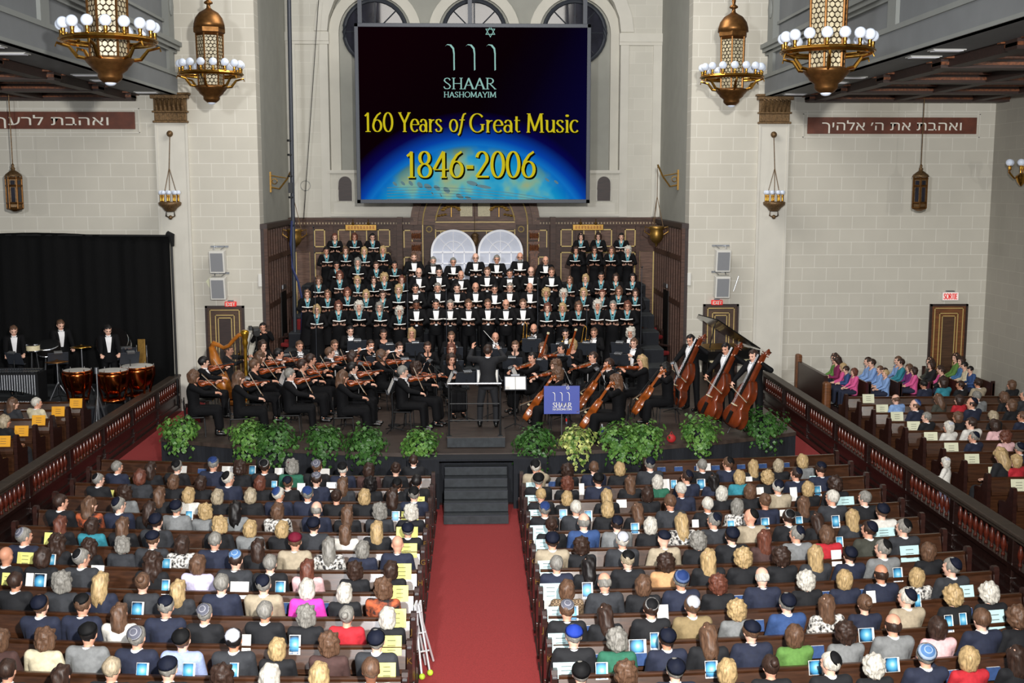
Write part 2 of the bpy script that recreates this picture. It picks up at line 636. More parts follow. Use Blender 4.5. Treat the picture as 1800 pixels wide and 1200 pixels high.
for x0, x1 in ((XL, AX0 + .05), (AX1 - .05, XR)):
    tr.bb(x0, x1, YB - .12, YB, SPZ - .32, SPZ - .05).bb(x0, x1, YB - .08, YB, SPZ - .42, SPZ - .32)
for x0, x1 in ((-6.05, -5.75), (-4.98, -4.7), (4.78, 5.05), (5.85, 6.13)):
    tr.bb(x0, x1, YB - .05, YB, 5.4, SPZ - .4)
tr.bb(AX0 - .05, AX1 + .05, YB - .1, YB + .5, 6.82, 6.92).bb(AX0, AX1, YB - .14, YB, 5.42, 5.5)
for x0, x1 in ((-4.6, -1.95), (2.05, 4.65)):
    tr.bb(x0, x1, YB - .05, YB, 5.5, 5.85).bb(x0 + .12, x1 - .12, YB - .07, YB - .05, 5.57, 5.78)
struct(tr.obj('trim_2', 'plaster_light'))
for i, x in enumerate((-3.2, .03, 3.32)):
    zc, r = 11.38, .98
    an = [math.radians(360 * k / 32) for k in range(33)]
    wi = struct(MB().prism([(x + r * math.cos(a), zc + r * math.sin(a)) for a in an[:-1]], YB + .48, YB + .54).obj('window_%d' % (i + 1), 'glass_dark'))
    f = MB()
    f.tube([(x + (r + .03) * math.cos(a), YB + .46, zc + (r + .03) * math.sin(a)) for a in an[:-1]], .07, 8, True)
    for k in range(8):
        a = math.radians(45 * k)
        f.cyl((x + .25 * math.cos(a), YB + .47, zc + .25 * math.sin(a)), (x + r * math.cos(a), YB + .47, zc + r * math.sin(a)), .022, n=6)
    f.tube([(x + .27 * math.cos(a), YB + .47, zc + .27 * math.sin(a)) for a in an[:-1]], .03, 6, True)
    f.obj('window_frame', 'dark_grey_metal', wi)
    ab = MB()
    half = [math.radians(180 * k / 20) for k in range(21)]
    ab.band([(x + 1.18 * math.cos(a), zc - .05 + 1.18 * math.sin(a)) for a in half], [(x + 1.5 * math.cos(a), zc - .05 + 1.5 * math.sin(a)) for a in half], YB + .36, YB + .56)
    for s in (-1, 1):
        ab.bb(x + s * 1.18, x + s * 1.5, YB + .36, YB + .56, 6.92, zc - .05)
    ab.obj('arch', 'plaster', wi)
# little arched niches either side of the screen
for x in (-4.22, 4.28):
    pts = [(x - .24, 5.92), (x + .24, 5.92)] + [(x + .24 * math.cos(math.radians(a)), 6.5 + .24 * math.sin(math.radians(a))) for a in range(0, 181, 15)]
    nd = struct(MB().prism(pts, YB - .03, YB).obj('door_4', 'side_wood'))
    MB().tube([(px, YB - .03, pz) for px, pz in pts[1:]] + [(x - .24, YB - .03, 5.92)], .03, 6).obj('door_frame', 'plaster_light', nd)


# wood panelling of the alcove: back, sides, ark portal
def frame_panel(mb_panel, mb_gold, x0, x1, z0, z1, y, t=.045):
    mb_panel.bb(x0 + t, x1 - t, y - .012, y, z0 + t, z1 - t)
    g = t * .75
    for a in ((x0, x1, z0, z0 + g), (x0, x1, z1 - g, z1), (x0, x0 + g, z0, z1), (x1 - g, x1, z0, z1)):
        mb_gold.bb(a[0], a[1], y - .022, y, a[2], a[3])


YP = YB - .25
pan = struct(MB().bb(XL, -2.0, YP, YB, 0, 5.3).bb(2.06, XR, YP, YB, 0, 5.3).bb(-2.0, 2.06, YP + .05, YB, 0, 5.9).obj('wall_alcove_panelling', 'panel_wood'))
pm, gm = MB(), MB()
for s in (-1, 1):
    for a, b in ((5.28, 4.92), (4.5, 4.08), (3.97, 3.55), (3.2, 2.8)):
        frame_panel(pm, gm, *sorted((s * a + .04, s * b + .04)), 4.42, 5.0, YP)
        frame_panel(pm, gm, *sorted((s * a + .04, s * b + .04)), 2.3, 4.25, YP)
    frame_panel(pm, gm, *sorted((s * 2.36 + .04, s * 2.06 + .04)), 4.3, 4.98, YP)
    frame_panel(pm, gm, *sorted((s * 2.36 + .04, s * 2.06 + .04)), 2.3, 4.1, YP)
    frame_panel(pm, gm, *sorted((s * 5.9 + .04, s * 5.4 + .04)), 1.4, 4.3, YP)
pm.obj('panels', 'panel_wood_light', pan)
gm.obj('gilt_lines', 'gold_line', pan)
st = MB()
for s in (-1, 1):
    for a in (5.35, 4.72, 3.36, 2.62):
        st.bb(s * a - .07 + .04, s * a + .07 + .04, YP - .06, YP, 0, 5.1)
    st.bb(s * 2.5 - .06 + .04, s * 2.5 + .12 + .04, YP - .3, YP, 0, 5.4)
    st.bb(*sorted((s * 6.05, s * 1.95)), YP - .05, YP, 4.27, 4.4)
st.obj('stiles', 'panel_wood', pan)
cor = MB()
for x0, x1 in ((XL, -2.0), (2.06, XR)):
    cor.bb(x0, x1, YP - .14, YB, 5.3, 5.38).bb(x0, x1, YP - .09, YB, 5.12, 5.3)
cor.obj('cornice', 'panel_wood', pan)
den = MB()
x = XL + .1
while x < XR - .1:
    if abs(x - .03) > 2.1:
        den.bb(x, x + .045, YP - .125, YP - .09, 5.17, 5.23)
    x += .1
for k in range(26):
    a = math.radians(4 + 172 * k / 25)
    den.ball((.03 + 1.98 * math.cos(a), YP - .1, 5.15 + 1.98 * math.sin(a)), .03, 6)
den.obj('dentils', 'dentil_wood', pan)
# ark portal
ark = MB()
hf = [math.radians(180 * k / 30) for k in range(31)]
for r0, r1, y0 in ((1.88, 2.12, .12), (1.3, 1.72, .02)):
    ark.band([(.03 + r0 * math.cos(a), 5.15 + r0 * math.sin(a)) for a in hf], [(.03 + r1 * math.cos(a), 5.15 + r1 * math.sin(a)) for a in hf], YP - y0, YB)
ark.band([(.03 + .05 * math.cos(a), 5.15 + .05 * math.sin(a)) for a in hf], [(.03 + 1.9 * math.cos(a), 5.15 + 1.9 * math.sin(a)) for a in hf], YP + .04, YB)
ark.bb(-1.3, 1.36, YP - .08, YP + .05, 5.0, 5.28)
ark.obj('ark_arch', 'panel_wood_light', pan)
al = MB()
for r in (1.3, 1.72):
    al.tube([(.03 + r * math.cos(a), YP - .03, 5.15 + r * math.sin(a)) for a in hf], .022, 6)
for s in (-1, 1):
    for q in (1.3, 1.72):
        al.bb(.03 + s * q - .015, .03 + s * q + .015, YP - .02, YP + .06, 2.2, 5.15)
    al.tube([(.03 + s * 1.51 + .09 * math.cos(a * 2), YP - .0, 5.0 + .09 * math.sin(a * 2)) for a in hf[:-1]], .018, 6, True)
al.bb(-1.27, 1.33, YP - .09, YP - .07, 5.22, 5.25).bb(-1.27, 1.33, YP - .02, YP + .05, 4.93, 4.96)
for x in (-1.1, -.75, -.35, .4, .8, 1.15):
    al.bb(x - .01, x + .01, YP + .02, YP + .06, 4.5, 4.93)
al.obj('ark_gilding', 'gold_line', pan)
cc = MB()
for s in (-1, 1):
    cx = .03 + s * 1.93
    cc.bb(cx - .13, cx + .13, YP - .12, YP, 2.0, 4.2)
    for z0, z1, e in ((4.2, 4.27, .03), (4.27, 4.52, -.0), (4.52, 4.6, .05), (4.66, 4.9, .0), (4.9, 4.98, .05)):
        cc.bb(cx - .14 - e, cx + .14 + e, YP - .14 - e, YP, z0, z1)
    for k in range(5):
        cc.ball((cx - .12 + .06 * k, YP - .17, 4.4), (.04, .04, .11), 6)
        cc.ball((cx - .12 + .06 * k, YP - .17, 4.79), (.04, .04, .1), 6)
cc.obj('ark_capitals', 'carved_wood', pan)
lp = MB()
for s in (-1, 1):
    for k in range(7):
        a = math.radians(25 + 130 * k / 6)
        lp.ball((.03 + s * .78 + .3 * math.cos(a), YP - .0, 5.55 + .2 * math.sin(a)), (.09, .03, .05), 6)
    lp.cyl((.03 + s * .78, YP, 5.4), (.03 + s * .78, YP, 5.8), .02, n=6)
    for k in range(4):
        lp.ball((.03 + s * (.98 + .1 * k), YP, 5.48 - .02 * k), (.07, .03, .04), 6)
lp.obj('ark_carving', 'gold', pan)
tb = MB().bb(-.46, -.06, YP - .02, YP + .05, 5.42, 6.0).bb(.12, .52, YP - .02, YP + .05, 5.42, 6.0)
tb.obj('tablet', 'tablet', pan)
# side panelling of the alcove, with doors
for nm, xw, s in (('wall_alcove_panelling_left', XL, 1), ('wall_alcove_panelling_right', XR, -1)):
    q = struct(MB().bb(xw, xw + s * .12, YW + .02, YP, 0, 5.2).bb(xw, xw + s * .2, YW - .02, YP, 5.2, 5.34).obj(nm, 'side_wood'))
    b = MB()
    y = YW + .12
    while y < YP - .1:
        b.bb(xw + s * .12, xw + s * .17, y, y + .1, 1.0, 5.15)
        y += .42
    b.bb(xw + s * .12, xw + s * .18, YW + .02, YP, 4.25, 4.4).bb(xw + s * .12, xw + s * .18, YW + .02, YP, 2.9, 3.05)
    b.bb(xw + s * .1, xw + s * .2, YW - .02, YW + .12, 0, 5.2)
    b.obj('ribs', 'panel_wood', q)
    d = MB().bb(xw + s * .17, xw + s * .2, 34.6, 35.5, 1.0, 3.2)
    d.obj('door_leaf', 'ebony', q)
    MB().bb(xw + s * .2, xw + s * .24, 34.7, 35.3, 3.3, 3.42).obj('door_closer', 'steel', q)

# ---------------------------------------------------------------- doors, signs and speakers on the end wall


def wall_door(n, x0, x1, z0, z1, m):
    d = struct(MB().bb(x0, x1, YW - .05, YW, z0, z1).obj('door_%d' % n, m))
    MB().bb(x0 - .06, x0, YW - .08, YW, z0, z1 + .06).bb(x1, x1 + .06, YW - .08, YW, z0, z1 + .06).bb(x0 - .06, x1 + .06, YW - .08, YW, z1, z1 + .06).obj('door_frame', 'side_wood', d)
    g = MB()
    w_ = x1 - x0
    for e in (.07, .22, .3):
        a, b, c, h = x0 + w_ * e, x1 - w_ * e, z0 + .12 + e * .4, z1 - w_ * (e - .02)
        for r in ((a, a + .022, c, h), (b - .022, b, c, h), (a, b, h - .022, h)):
            g.bb(r[0], r[1], YW - .07, YW - .045, r[2], r[3])
    g.obj('gilt_lines', 'gold_line', d)
    MB().bb(x0 + w_ * .3, x1 - w_ * .3, YW - .062, YW - .05, z0 + .3, z1 - w_ * .32).obj('door_panel', 'side_wood' if m == 'door_wood' else 'door_wood', d)
    MB().cyl((x1 - .12, YW - .05, z0 + 1.05), (x1 - .12, YW - .13, z0 + 1.05), .025).ball((x1 - .12, YW - .14, z0 + 1.05), .035, 8).obj('door_handle', 'brass', d)
    return d


wall_door(1, -7.6, -6.62, .6, 2.97, 'door_wood')
wall_door(2, 6.65, 7.56, .6, 2.97, 'door_wood')
wall_door(3, 13.28, 14.27, .26, 2.95, 'side_door_wood')


def exit_sign(x, z, txt, w_, h, label, face, ink):
    t = thing('exit_sign', label, 'exit sign', (x, YW, z))
    MB().box((0, -.06, 0), (w_, .1, h), None, .01).obj('housing', 'speaker_case' if face == 'exit_face' else 'red_plastic', t)
    MB().box((0, -.112, -.0), (w_ - .03, .006, h - .03)).obj('face', face, t)
    m = MB()
    letters(m, txt, -w_ * .42, -h * .32, h * .62, -.118, .2, .16, w_ * .84)
    m.obj('lettering', ink, t)
    MB().box((0, -.06, h / 2 + .02), (w_ * .5, .06, .04)).obj('bracket', 'steel', t)


exit_sign(-6.93, 3.08, 'EXIT', .32, .14, 'red exit sign over the door behind the harp', 'red_plastic', 'letter_white')
exit_sign(6.98, 3.08, 'EXIT', .32, .14, 'red exit sign over the door behind the piano', 'red_plastic', 'letter_white')
exit_sign(13.78, 3.24, 'SORTIE', .48, .25, 'white SORTIE sign with red letters over the far door', 'exit_face', 'red_plastic')
for nm, x, side in (('harp', -7.2, 1), ('piano', 7.06, -1)):
    for z, which in ((4.35, 'upper'), (3.6, 'lower')):
        t = thing('loudspeaker', '%s grey wall loudspeaker above the door behind the %s' % (which, nm), 'loudspeaker', (x, YW, z), 0, 'wall loudspeakers')
        M = Matrix.Rotation(math.radians(8), 4, 'X')
        MB().box((0, -.3, 0), (.42, .3, .62), M, .015).obj('cabinet', 'speaker_case', t)
        MB().box((0, -.455, 0), (.34, .012, .52), M).obj('grille', 'speaker_cloth', t)
        b = MB().box((0, -.01, .36), (.5, .03, .05)).cyl((-.15, -.02, .36), (-.1, -.3, .3), .012, n=6).cyl((.15, -.02, .36), (.1, -.3, .3), .012, n=6)
        b.cyl((0, -.02, .1), (0, -.3, .1), .03, n=6)
        b.obj('bracket', 'steel', t)
for nm, x, l in (('l', -7.62, 'folded cream paper stuck beside the lower loudspeaker behind the harp'), ('r', 7.6, 'thin grey rod leaning by the lower loudspeaker behind the piano')):
    if nm == 'l':
        tag(MB().prism([(0, 0), (.16, .16), (.13, -.24)], -.03, -.021).obj('paper_sheet', 'paper_cream', loc=(x, YW + .02, 3.72)), l, 'paper')
    else:
        tag(MB().cyl((0, -.05, -.2), (.14, -.05, .24), .012).obj('rod', 'steel', loc=(x - .14, YW + .02, 3.6)), l, 'rod')
for x, l in ((XL - .04, 'harp'), (XR + .04, 'piano')):
    t = tag(MB().box((0, 0, 0), (.1, .05, .36), None, .01).obj('switch_box', 'speaker_case', loc=(x, YW - .02, 3.75)), 'white box on the alcove corner on the %s side' % l, 'switch box')

# Hebrew plaques
for x0, x1, z0, z1, body, tx0, tw, label in (
        (9.44, 14.29, 7.87, 8.33, '\u05d5\u05d0\u05d4\u05d1\u05ea \u05d0\u05ea \u05d4\u05f3 \u05d0\u05dc\u05d4\u05d9\u05da', 9.85, 4.0, 'long brown plaque with white Hebrew letters above the children'),
        (-14.3, -9.4, 7.97, 8.44, '\u05d5\u05d0\u05d4\u05d1\u05ea \u05dc\u05e8\u05e2\u05da', -13.2, 3.08, 'long brown plaque with white Hebrew letters above the black curtain')):
    t = thing('plaque', label, 'plaque', ((x0 + x1) / 2, YW - .03, (z0 + z1) / 2))
    MB().box((0, -.025, 0), (x1 - x0, .05, z1 - z0), None, .008).obj('board', 'plaque', t)
    me = font_mesh('lettering', body[::-1], .36, tw)
    zs = [v.co.z for v in me.vertices] or [0]
    put('lettering', me, t, 'letter_white', loc=(tx0 - (x0 + x1) / 2, -.054, -.13))
    fr = MB()
    for a in ((x0 - .12, x1 + .12, z1 + .08, z1 + .11), (x0 - .12, x1 + .12, z0 - .11, z0 - .08), (x0 - .12, x0 - .09, z0 - .1, z1 + .1), (x1 + .09, x1 + .12, z0 - .1, z1 + .1)):
        fr.bb(a[0], a[1], YW - .025, YW, a[2], a[3])
    struct(fr.obj('trim_3', 'plaster_light'))

# ---------------------------------------------------------------- side galleries
for nm, s, xf, xo in (('left', -1, -8.2, -20), ('right', 1, 8.2, 14.85)):
    def X(d):
        return xf + s * d
    g = MB()
    for a, b, z0, z1 in ((.0, .3, 8.9, 9.45), (.06, .3, 9.45, 10.3), (.12, .3, 10.3, 13.2)):
        g.bb(X(a), X(b), 5, YW, z0, z1)
    g.bb(X(.2), X(1.05), 5, YW, 8.9, 9.0)
    g = struct(g.obj('wall_gallery_' + nm, 'gallery_grey'))
    m = MB()
    for a, z0, z1 in ((-.03, 8.9, 8.97), (-.04, 9.4, 9.5), (-.16, 10.2, 10.32), (-.1, 10.1, 10.2), (-.02, 10.02, 10.1), (.06, 10.75, 10.82)):
        m.bb(X(a), X(.15), 5, YW, z0, z1)
    y = YW - .35
    while y > 6:
        m.bb(X(-.05), X(.2), y - .55, y, 10.3, 13).bb(X(-.08), X(.1), y - .6, y + .05, 10.1, 10.3).bb(X(-.02), X(.1), y - .5, y - .05, 9.5, 10.05)
        m.ball((X(-.06), y - .28, 11.2), (.06, .18, .26), 10)
        y -= 4.6
    m.obj('mouldings', 'gallery_moulding', g)
    c = struct(MB().bb(X(1.05), xo, 5, YW, 8.92, 9.1).obj('ceiling_under_gallery_' + nm, 'ceiling_wood'))
    b = MB()
    cb = MB()
    for y in (31.9, 29.2, 26.2, 23.0, 19.8, 16.6):
        b.bb(X(1.05), xo, y - .22, y + .22, 8.72, 8.93)
        cb.bb(X(1.05), xo, y - .26, y + .26, 8.78, 8.84).bb(X(1.05), xo, y - .5, y - .36, 8.88, 8.93).bb(X(1.05), xo, y + .4, y + .54, 8.88, 8.93)
    for d in (1.2, 3.4, 5.6):
        b.bb(X(d), X(d + .3), 5, YW, 8.74, 8.93)
    b.obj('beams', 'ceiling_wood', c)
    cb.obj('carved_strips', 'carved_wood', c)
    for k, y in enumerate((31.4, 27.9, 26.6, 22.4, 21.3)):
        t = thing('ceiling_light', 'flush light strip %s from the stone wall, under the gallery on the %s side' % (ORD[k + 1], 'harp' if s < 0 else 'piano'), 'ceiling light', (X(.55), y, 8.9))
        MB().box((0, 0, -.012), (.62, .3, .025), None, .006).obj('frame', 'grey_moulding', t)
        MB().box((0, 0, -.028), (.54, .22, .01)).obj('diffuser', 'white_paint_glow', t)

# ---------------------------------------------------------------- stage, steps, podium, risers


def yst(x):
    return 22.5 + .036 * x * x


xs = [-6.75 + 13.8 * i / 40 for i in range(41)]
sm = MB()
poly = [(x, yst(x)) for x in xs] + [(7.05, 32.4), (XR - .05, 32.5), (XR - .15, 37.5), (XL + .15, 37.5), (XL + .05, 32.5), (-6.75, 32.4)]
T_ = Matrix(((1, 0, 0, 0), (0, 0, 1, 0), (0, 1, 0, 0), (0, 0, 0, 1)))
sm.prism(poly, ST - .08, ST, T_)
struct(sm.obj('floor_stage', 'stage_floor'))
sk = MB()
sk.sweep([(0, 0.01), (.06, 0.01), (.06, ST - .08), (0, ST - .08)], [-6.75 + 13.8 * i / 160 for i in range(161)], lambda x: yst(x) + .05 + .025 * math.sin(x * 14))
tag(sk.obj('stage_skirt', 'drape'), 'black cloth hanging along the front edge of the stage', 'drape')
tag(MB().bb(-1.35, -.72, yst(1) - .45, yst(1) - .4, 0.013, ST - .06).bb(.76, 1.42, yst(1) - .45, yst(1) - .4, 0.013, ST - .06).bb(-1.35, 1.42, yst(1) - .46, yst(0) - .0, ST - .06, ST - .02).obj('step_skirt', 'drape'), 'black cloth panels either side of the black stage steps', 'drape')
t = thing('stage_steps', 'black flight of five steps from red carpet up to the stage', 'steps', (0.01, 0, 0.012))
y0 = 21.05
for k in range(5):
    MB().bb(-.62, .62, y0 + .27 * k, 22.38, .17 * k, .17 * (k + 1) - .012, .008).obj('step', 'step_black', t)
    MB().bb(-.62, .62, y0 + .27 * k - .005, y0 + .27 * k + .04, .17 * (k + 1) - .012, .17 * (k + 1) + .0).obj('nosing', 'dark_grey_metal', t)
t = thing('podium', 'low black conductor podium with a rear guard rail', 'podium', (.02, 23.0, ST + .005))
MB().bb(-.6, .6, 0, 1.55, 0, .2, .01).obj('platform', 'step_black', t)
MB().bb(-.6, .6, .01, 1.55, .2, .215).obj('deck', 'stage_floor', t)
r_ = MB()
for x in (-.56, .5):
    r_.cyl((x, .1, .2), (x, .1, 1.32), .022)
    r_.box((x, .1, .22), (.1, .1, .03))
r_.cyl((-.56, .1, .55), (.5, .1, .55), .012).cyl((-.56, .1, .9), (.5, .1, .9), .012)
r_.obj('guard_posts', 'black_metal', t)
MB().cyl((-.58, .1, 1.32), (.52, .1, 1.32), .024).obj('guard_bar', 'steel', t)
ZR = [1.45 + .38 * k for k in range(6)]
for k in range(6):
    yy = 30.85 + .9 * k
    t = thing('choir_riser', 'black choir platform, %s step up from the orchestra' % ORD[k + 1], 'riser', (0, yy, ST + .004))
    hw = 5.35
    MB().bb(-hw, hw, 0, .89 if k < 5 else 1.2, 0, ZR[k] - ST - .03).obj('base', 'drape', t)
    MB().bb(-hw, hw, -.0, .89 if k < 5 else 1.2, ZR[k] - ST - .03, ZR[k] - ST - .006).obj('deck', 'step_black', t)

# percussion platform and black curtain
t = thing('percussion_riser', 'black platform carrying the timpani before the black curtain', 'riser', (-12, 30.0, .25))
MB().bb(-4, 2.75, -1.75, 1.6, .0, .66).obj('base', 'drape', t)
MB().bb(-4, 2.75, -1.75, 1.6, .66, .7).obj('deck', 'step_black', t)
cu = MB()
xs2 = [-17 + 8.55 * i / 120 for i in range(121)]
t = thing('stage_curtain', 'tall black curtain screening the percussion from the stone wall', 'curtain', (0, 31.95, .25))
n = len(xs2)
va = [[cu.b.verts.new((x, .1 * math.sin(x * 5.5) * (.4 + .6 * (1 - z / 4.8)) + (.03 * math.sin(x * 17)), z + (.06 * math.sin(x * .9) if z > 4 else 0))) for x in xs2] for z in (0.01, 1.6, 3.2, 4.6, 4.82)]
for A, B in zip(va, va[1:]):
    for i in range(n - 1):
        cu.b.faces.new((A[i], A[i + 1], B[i + 1], B[i]))
me = cu.b
ge = bmesh.ops.solidify(me, geom=list(me.faces), thickness=.015)
cu.obj('cloth', 'curtain', t, True)
MB().cyl((-17, 0, 4.84), (-8.4, 0, 4.78), .035).cyl((-8.4, 0, .0), (-8.4, 0, 4.8), .03).obj('pipe_frame', 'black_metal', t)
MB().tube([(-8.5, -.03, 4.84), (-8.38, -.06, 4.8), (-8.36, -.05, 4.5)], [.09, .1, .05], 8).obj('corner_fold', 'curtain', t)

# ---------------------------------------------------------------- balustrades
bl = MB().lathe([(.03, 0), (.034, .02), (.02, .05), (.022, .07), (.045, .14), (.05, .19), (.03, .27), (.018, .32), (.018, .36), (.03, .38), (.03, .4)], n=8).mesh('baluster', True)
bl.materials.append(MATS['baluster_wood'])
for s, x, nm in ((-1, -8.5, 'harp'), (1, 8.42, 'double bass')):
    t = thing('balustrade', 'long dark wooden balustrade with turned balusters on the %s side' % nm, 'balustrade', (x, 0, 0))
    ys = [32.3 - 2.2 * k for k in range(10)]
    ya, yb = ys[-1], ys[0]
    MB().bb(-.09, .09, ya, yb, .97, 1.03).bb(-.13, .13, ya, yb, 1.03, 1.1, .02).obj('handrail', 'rail_cap_wood', t)
    MB().bb(-.1, .1, ya, yb, 0, .14).bb(-.05, .05, ya, yb, .14, .55).bb(-.1, .1, ya, yb, .5, .57).bb(-.08, .08, ya, yb, .24, .28).obj('base_panel', 'rail_wood', t)
    for y in ys:
        MB().box((0, y, .54), (.17, .17, 1.08), None, .012).box((0, y, .3), (.2, .2, .12), None, .01).obj('post', 'rail_wood', t)
    k = 0
    for a, b in zip(ys, ys[1:]):
        for i in range(10):
            y = a + (b - a) * (i + .9) / 10.8
            put('baluster', bl, t, loc=(0, y, .57))
            k += 1

# ---------------------------------------------------------------- video screen
YS = 34.7
c0, c1 = at_y(622, 40, YS), at_y(1036.5, 357, YS)
sw, sh = c1.x - c0.x, c0.z - c1.z
scx, scz = (c0.x + c1.x) / 2, (c0.z + c1.z) / 2
t = thing('video_screen', 'huge hanging video screen with blue globe and concert title', 'screen', (scx, YS, scz))
fb = .115
fr = MB()
fr.bb(-sw / 2, sw / 2, 0, .22, sh / 2 - fb, sh / 2, .01).bb(-sw / 2, sw / 2, 0, .22, -sh / 2, -sh / 2 + fb, .01).bb(-sw / 2, -sw / 2 + fb, 0, .22, -sh / 2, sh / 2, .01).bb(sw / 2 - fb, sw / 2, 0, .22, -sh / 2, sh / 2, .01).bb(-sw / 2 + .02, sw / 2 - .02, .12, .22, -sh / 2, sh / 2)
fr.obj('frame', 'dark_grey_metal', t)
m = bpy.data.materials.new('screen_image')
MATS['screen_image'] = m
m.use_nodes = True
nt = m.node_tree
bs = nt.nodes['Principled BSDF']
bs.inputs['Base Color'].default_value = (0, 0, 0, 1)
bs.inputs['Roughness'].default_value = .9
bs.inputs['Specular IOR Level'].default_value = 0
tc = node(nt, 'ShaderNodeTexCoord')
sp = node(nt, 'ShaderNodeSeparateXYZ')
nt.links.new(tc.outputs['Object'], sp.inputs[0])


def mth(op, a, b=None, cl=False):
    n_ = node(nt, 'ShaderNodeMath', operation=op, use_clamp=cl)
    for i_, q in enumerate((a, b)):
        if q is None:
            continue
        if isinstance(q, (int, float)):
            n_.inputs[i_].default_value = q
        else:
            nt.links.new(q, n_.inputs[i_])
    return n_.outputs[0]


def ramp(f, stops):
    r = node(nt, 'ShaderNodeValToRGB')
    nt.links.new(f, r.inputs[0])
    e = r.color_ramp.elements
    while len(e) < len(stops):
        e.new(.5)
    for i_, (p, c) in enumerate(stops):
        e[i_].position = p
        e[i_].color = hexc(c)
    return r.outputs[0]


def mixc(f, a, b, mode='MIX'):
    n_ = node(nt, 'ShaderNodeMixRGB', blend_type=mode)
    for i_, q in enumerate((f, a, b)):
        if isinstance(q, (int, float, tuple)):
            n_.inputs[i_].default_value = q
        else:
            nt.links.new(q, n_.inputs[i_])
    return n_.outputs[0]


gx, gr = .0, 3.75
gz = at_y(822, 254, YS).z - scz - gr
dx = mth('SUBTRACT', sp.outputs['X'], gx)
dz = mth('SUBTRACT', sp.outputs['Z'], gz)
d = mth('POWER', mth('ADD', mth('MULTIPLY', mth('MULTIPLY', dx, dx), 1.0), mth('MULTIPLY', dz, dz)), .5)
back = ramp(mth('ADD', mth('MULTIPLY', sp.outputs['X'], .09), mth('MULTIPLY', sp.outputs['Z'], -.05)), [(0, '#0d0208'), (.12, '#0c0316'), (.35, '#0b0a3e'), (.8, '#0a0a3c')])
back = mixc(mth('MULTIPLY', mth('SUBTRACT', mth('ADD', mth('MULTIPLY', sp.outputs['X'], -.18), mth('MULTIPLY', sp.outputs['Z'], .22)), .05), 1.2, True), back, hexc('#140208'))
halo = ramp(mth('SUBTRACT', d, gr - .0), [(0, '#1787e8'), (.22, '#0a4fc4'), (.6, '#060a58'), (1, '#000000')])
col = mixc(1.0, back, halo, 'LIGHTEN')
nz = node(nt, 'ShaderNodeTexNoise')
nz.inputs['Scale'].default_value = .9
nz.inputs['Detail'].default_value = 3
nt.links.new(tc.outputs['Object'], nz.inputs['Vector'])
land = ramp(nz.outputs['Fac'], [(.4, '#1fb4ea'), (.5, '#4cc8ec'), (.57, '#8fd6c4'), (.66, '#c2d29a')])
shade_ = ramp(mth('DIVIDE', d, gr), [(.5, '#ffffff'), (.88, '#e8f4ff'), (1, '#2f9cf0')])
globe = mixc(1.0, land, shade_, 'MULTIPLY')
inside = mth('MULTIPLY', mth('SUBTRACT', gr, d), 9., True)
col = mixc(inside, col, globe)
nt.links.new(col, bs.inputs['Emission Color'])
bs.inputs['Emission Strength'].default_value = .62
MB().bb(-sw / 2 + fb, sw / 2 - fb, .05, .12, -sh / 2 + fb, sh / 2 - fb).obj('display', m, t)


def spx(u, v):
    p = at_y(u, v, YS)
    return p.x - scx, p.z - scz


mat('letter_yellow', '#2e2a06', .9, emit='#dccb20', estr=.72, spec=0)
mat('letter_shadow', '#0a0903', .9, spec=0)
mat('letter_mint', '#20302d', .9, emit='#a6d8cf', estr=.66, spec=0)
mat('note_ink', '#12434c', .5, emit='#0f4a58', estr=.5)
YL = .046
for txt, u0, u1, vb, vt, mm, tk, tn in (('160 Years', 641, 778, 231, 198, 'letter_yellow', .125, .04), ('of', 790, 818, 231, 199, 'letter_yellow', .12, .05), ('Great Music', 825, 1018, 232, 200, 'letter_yellow', .125, .04), ('1846-2006', 715, 944, 311.5, 266.5, 'letter_yellow', .13, .045), ('SHAAR', 779, 872, 156, 137, 'letter_mint', .11, .045), ('HASHOMAYIM', 780, 873, 170.5, 161.5, 'letter_mint', .14, .07)):
    a, b = spx(u0, vb), spx(u1, vt)
    if mm == 'letter_yellow':
        q = MB()
        letters(q, txt, a[0] + .03, a[1] - .035, b[1] - a[1], YL + .002, tk + .05, tn + .05, b[0] - a[0])
        q.obj('lettering_shadow', 'letter_shadow', t)
    q = MB()
    letters(q, txt, a[0], a[1], b[1] - a[1], YL, tk, tn, b[0] - a[0])
    q.obj('lettering', mm, t)


def emblem(q, x0, z0, k, y):
    """Three hooked strokes and a six-pointed star; k = metres per photo pixel of the screen's own emblem."""
    for i in range(3):
        xx = x0 + i * 36 * k
        pts = [(-14, 41), (-11, 44), (-5, 43), (0, 37), (1.2, 28), (1.2, 14), (1.4, 0)]
        wd = [.2, 1.2, 1.7, 1.8, 1.6, 1.5, 1.5]
        L = [q.b.verts.new((xx + (px - w_ * .8) * k, y, z0 + (pz - w_ * .5) * k)) for (px, pz), w_ in zip(pts, wd)]
        Rr = [q.b.verts.new((xx + (px + w_ * .8) * k, y, z0 + (pz + w_ * .5) * k)) for (px, pz), w_ in zip(pts, wd)]
        for j in range(6):
            q.b.faces.new((L[j], L[j + 1], Rr[j + 1], Rr[j]))
    sx, sz = x0 + 65 * k, z0 + 66 * k
    for o_ in (90, 270):
        for j in range(3):
            a = math.radians(o_ + 120 * j)
            b = math.radians(o_ + 120 * j + 120)
            p, r = V((math.cos(a), 0, math.sin(a))), V((math.cos(b), 0, math.sin(b)))
            vs = [q.b.verts.new((sx + e.x * rr * k, y, sz + e.z * rr * k)) for e, rr in ((p, 10), (r, 10), (r, 7.8), (p, 7.8))]
            q.b.faces.new(vs)


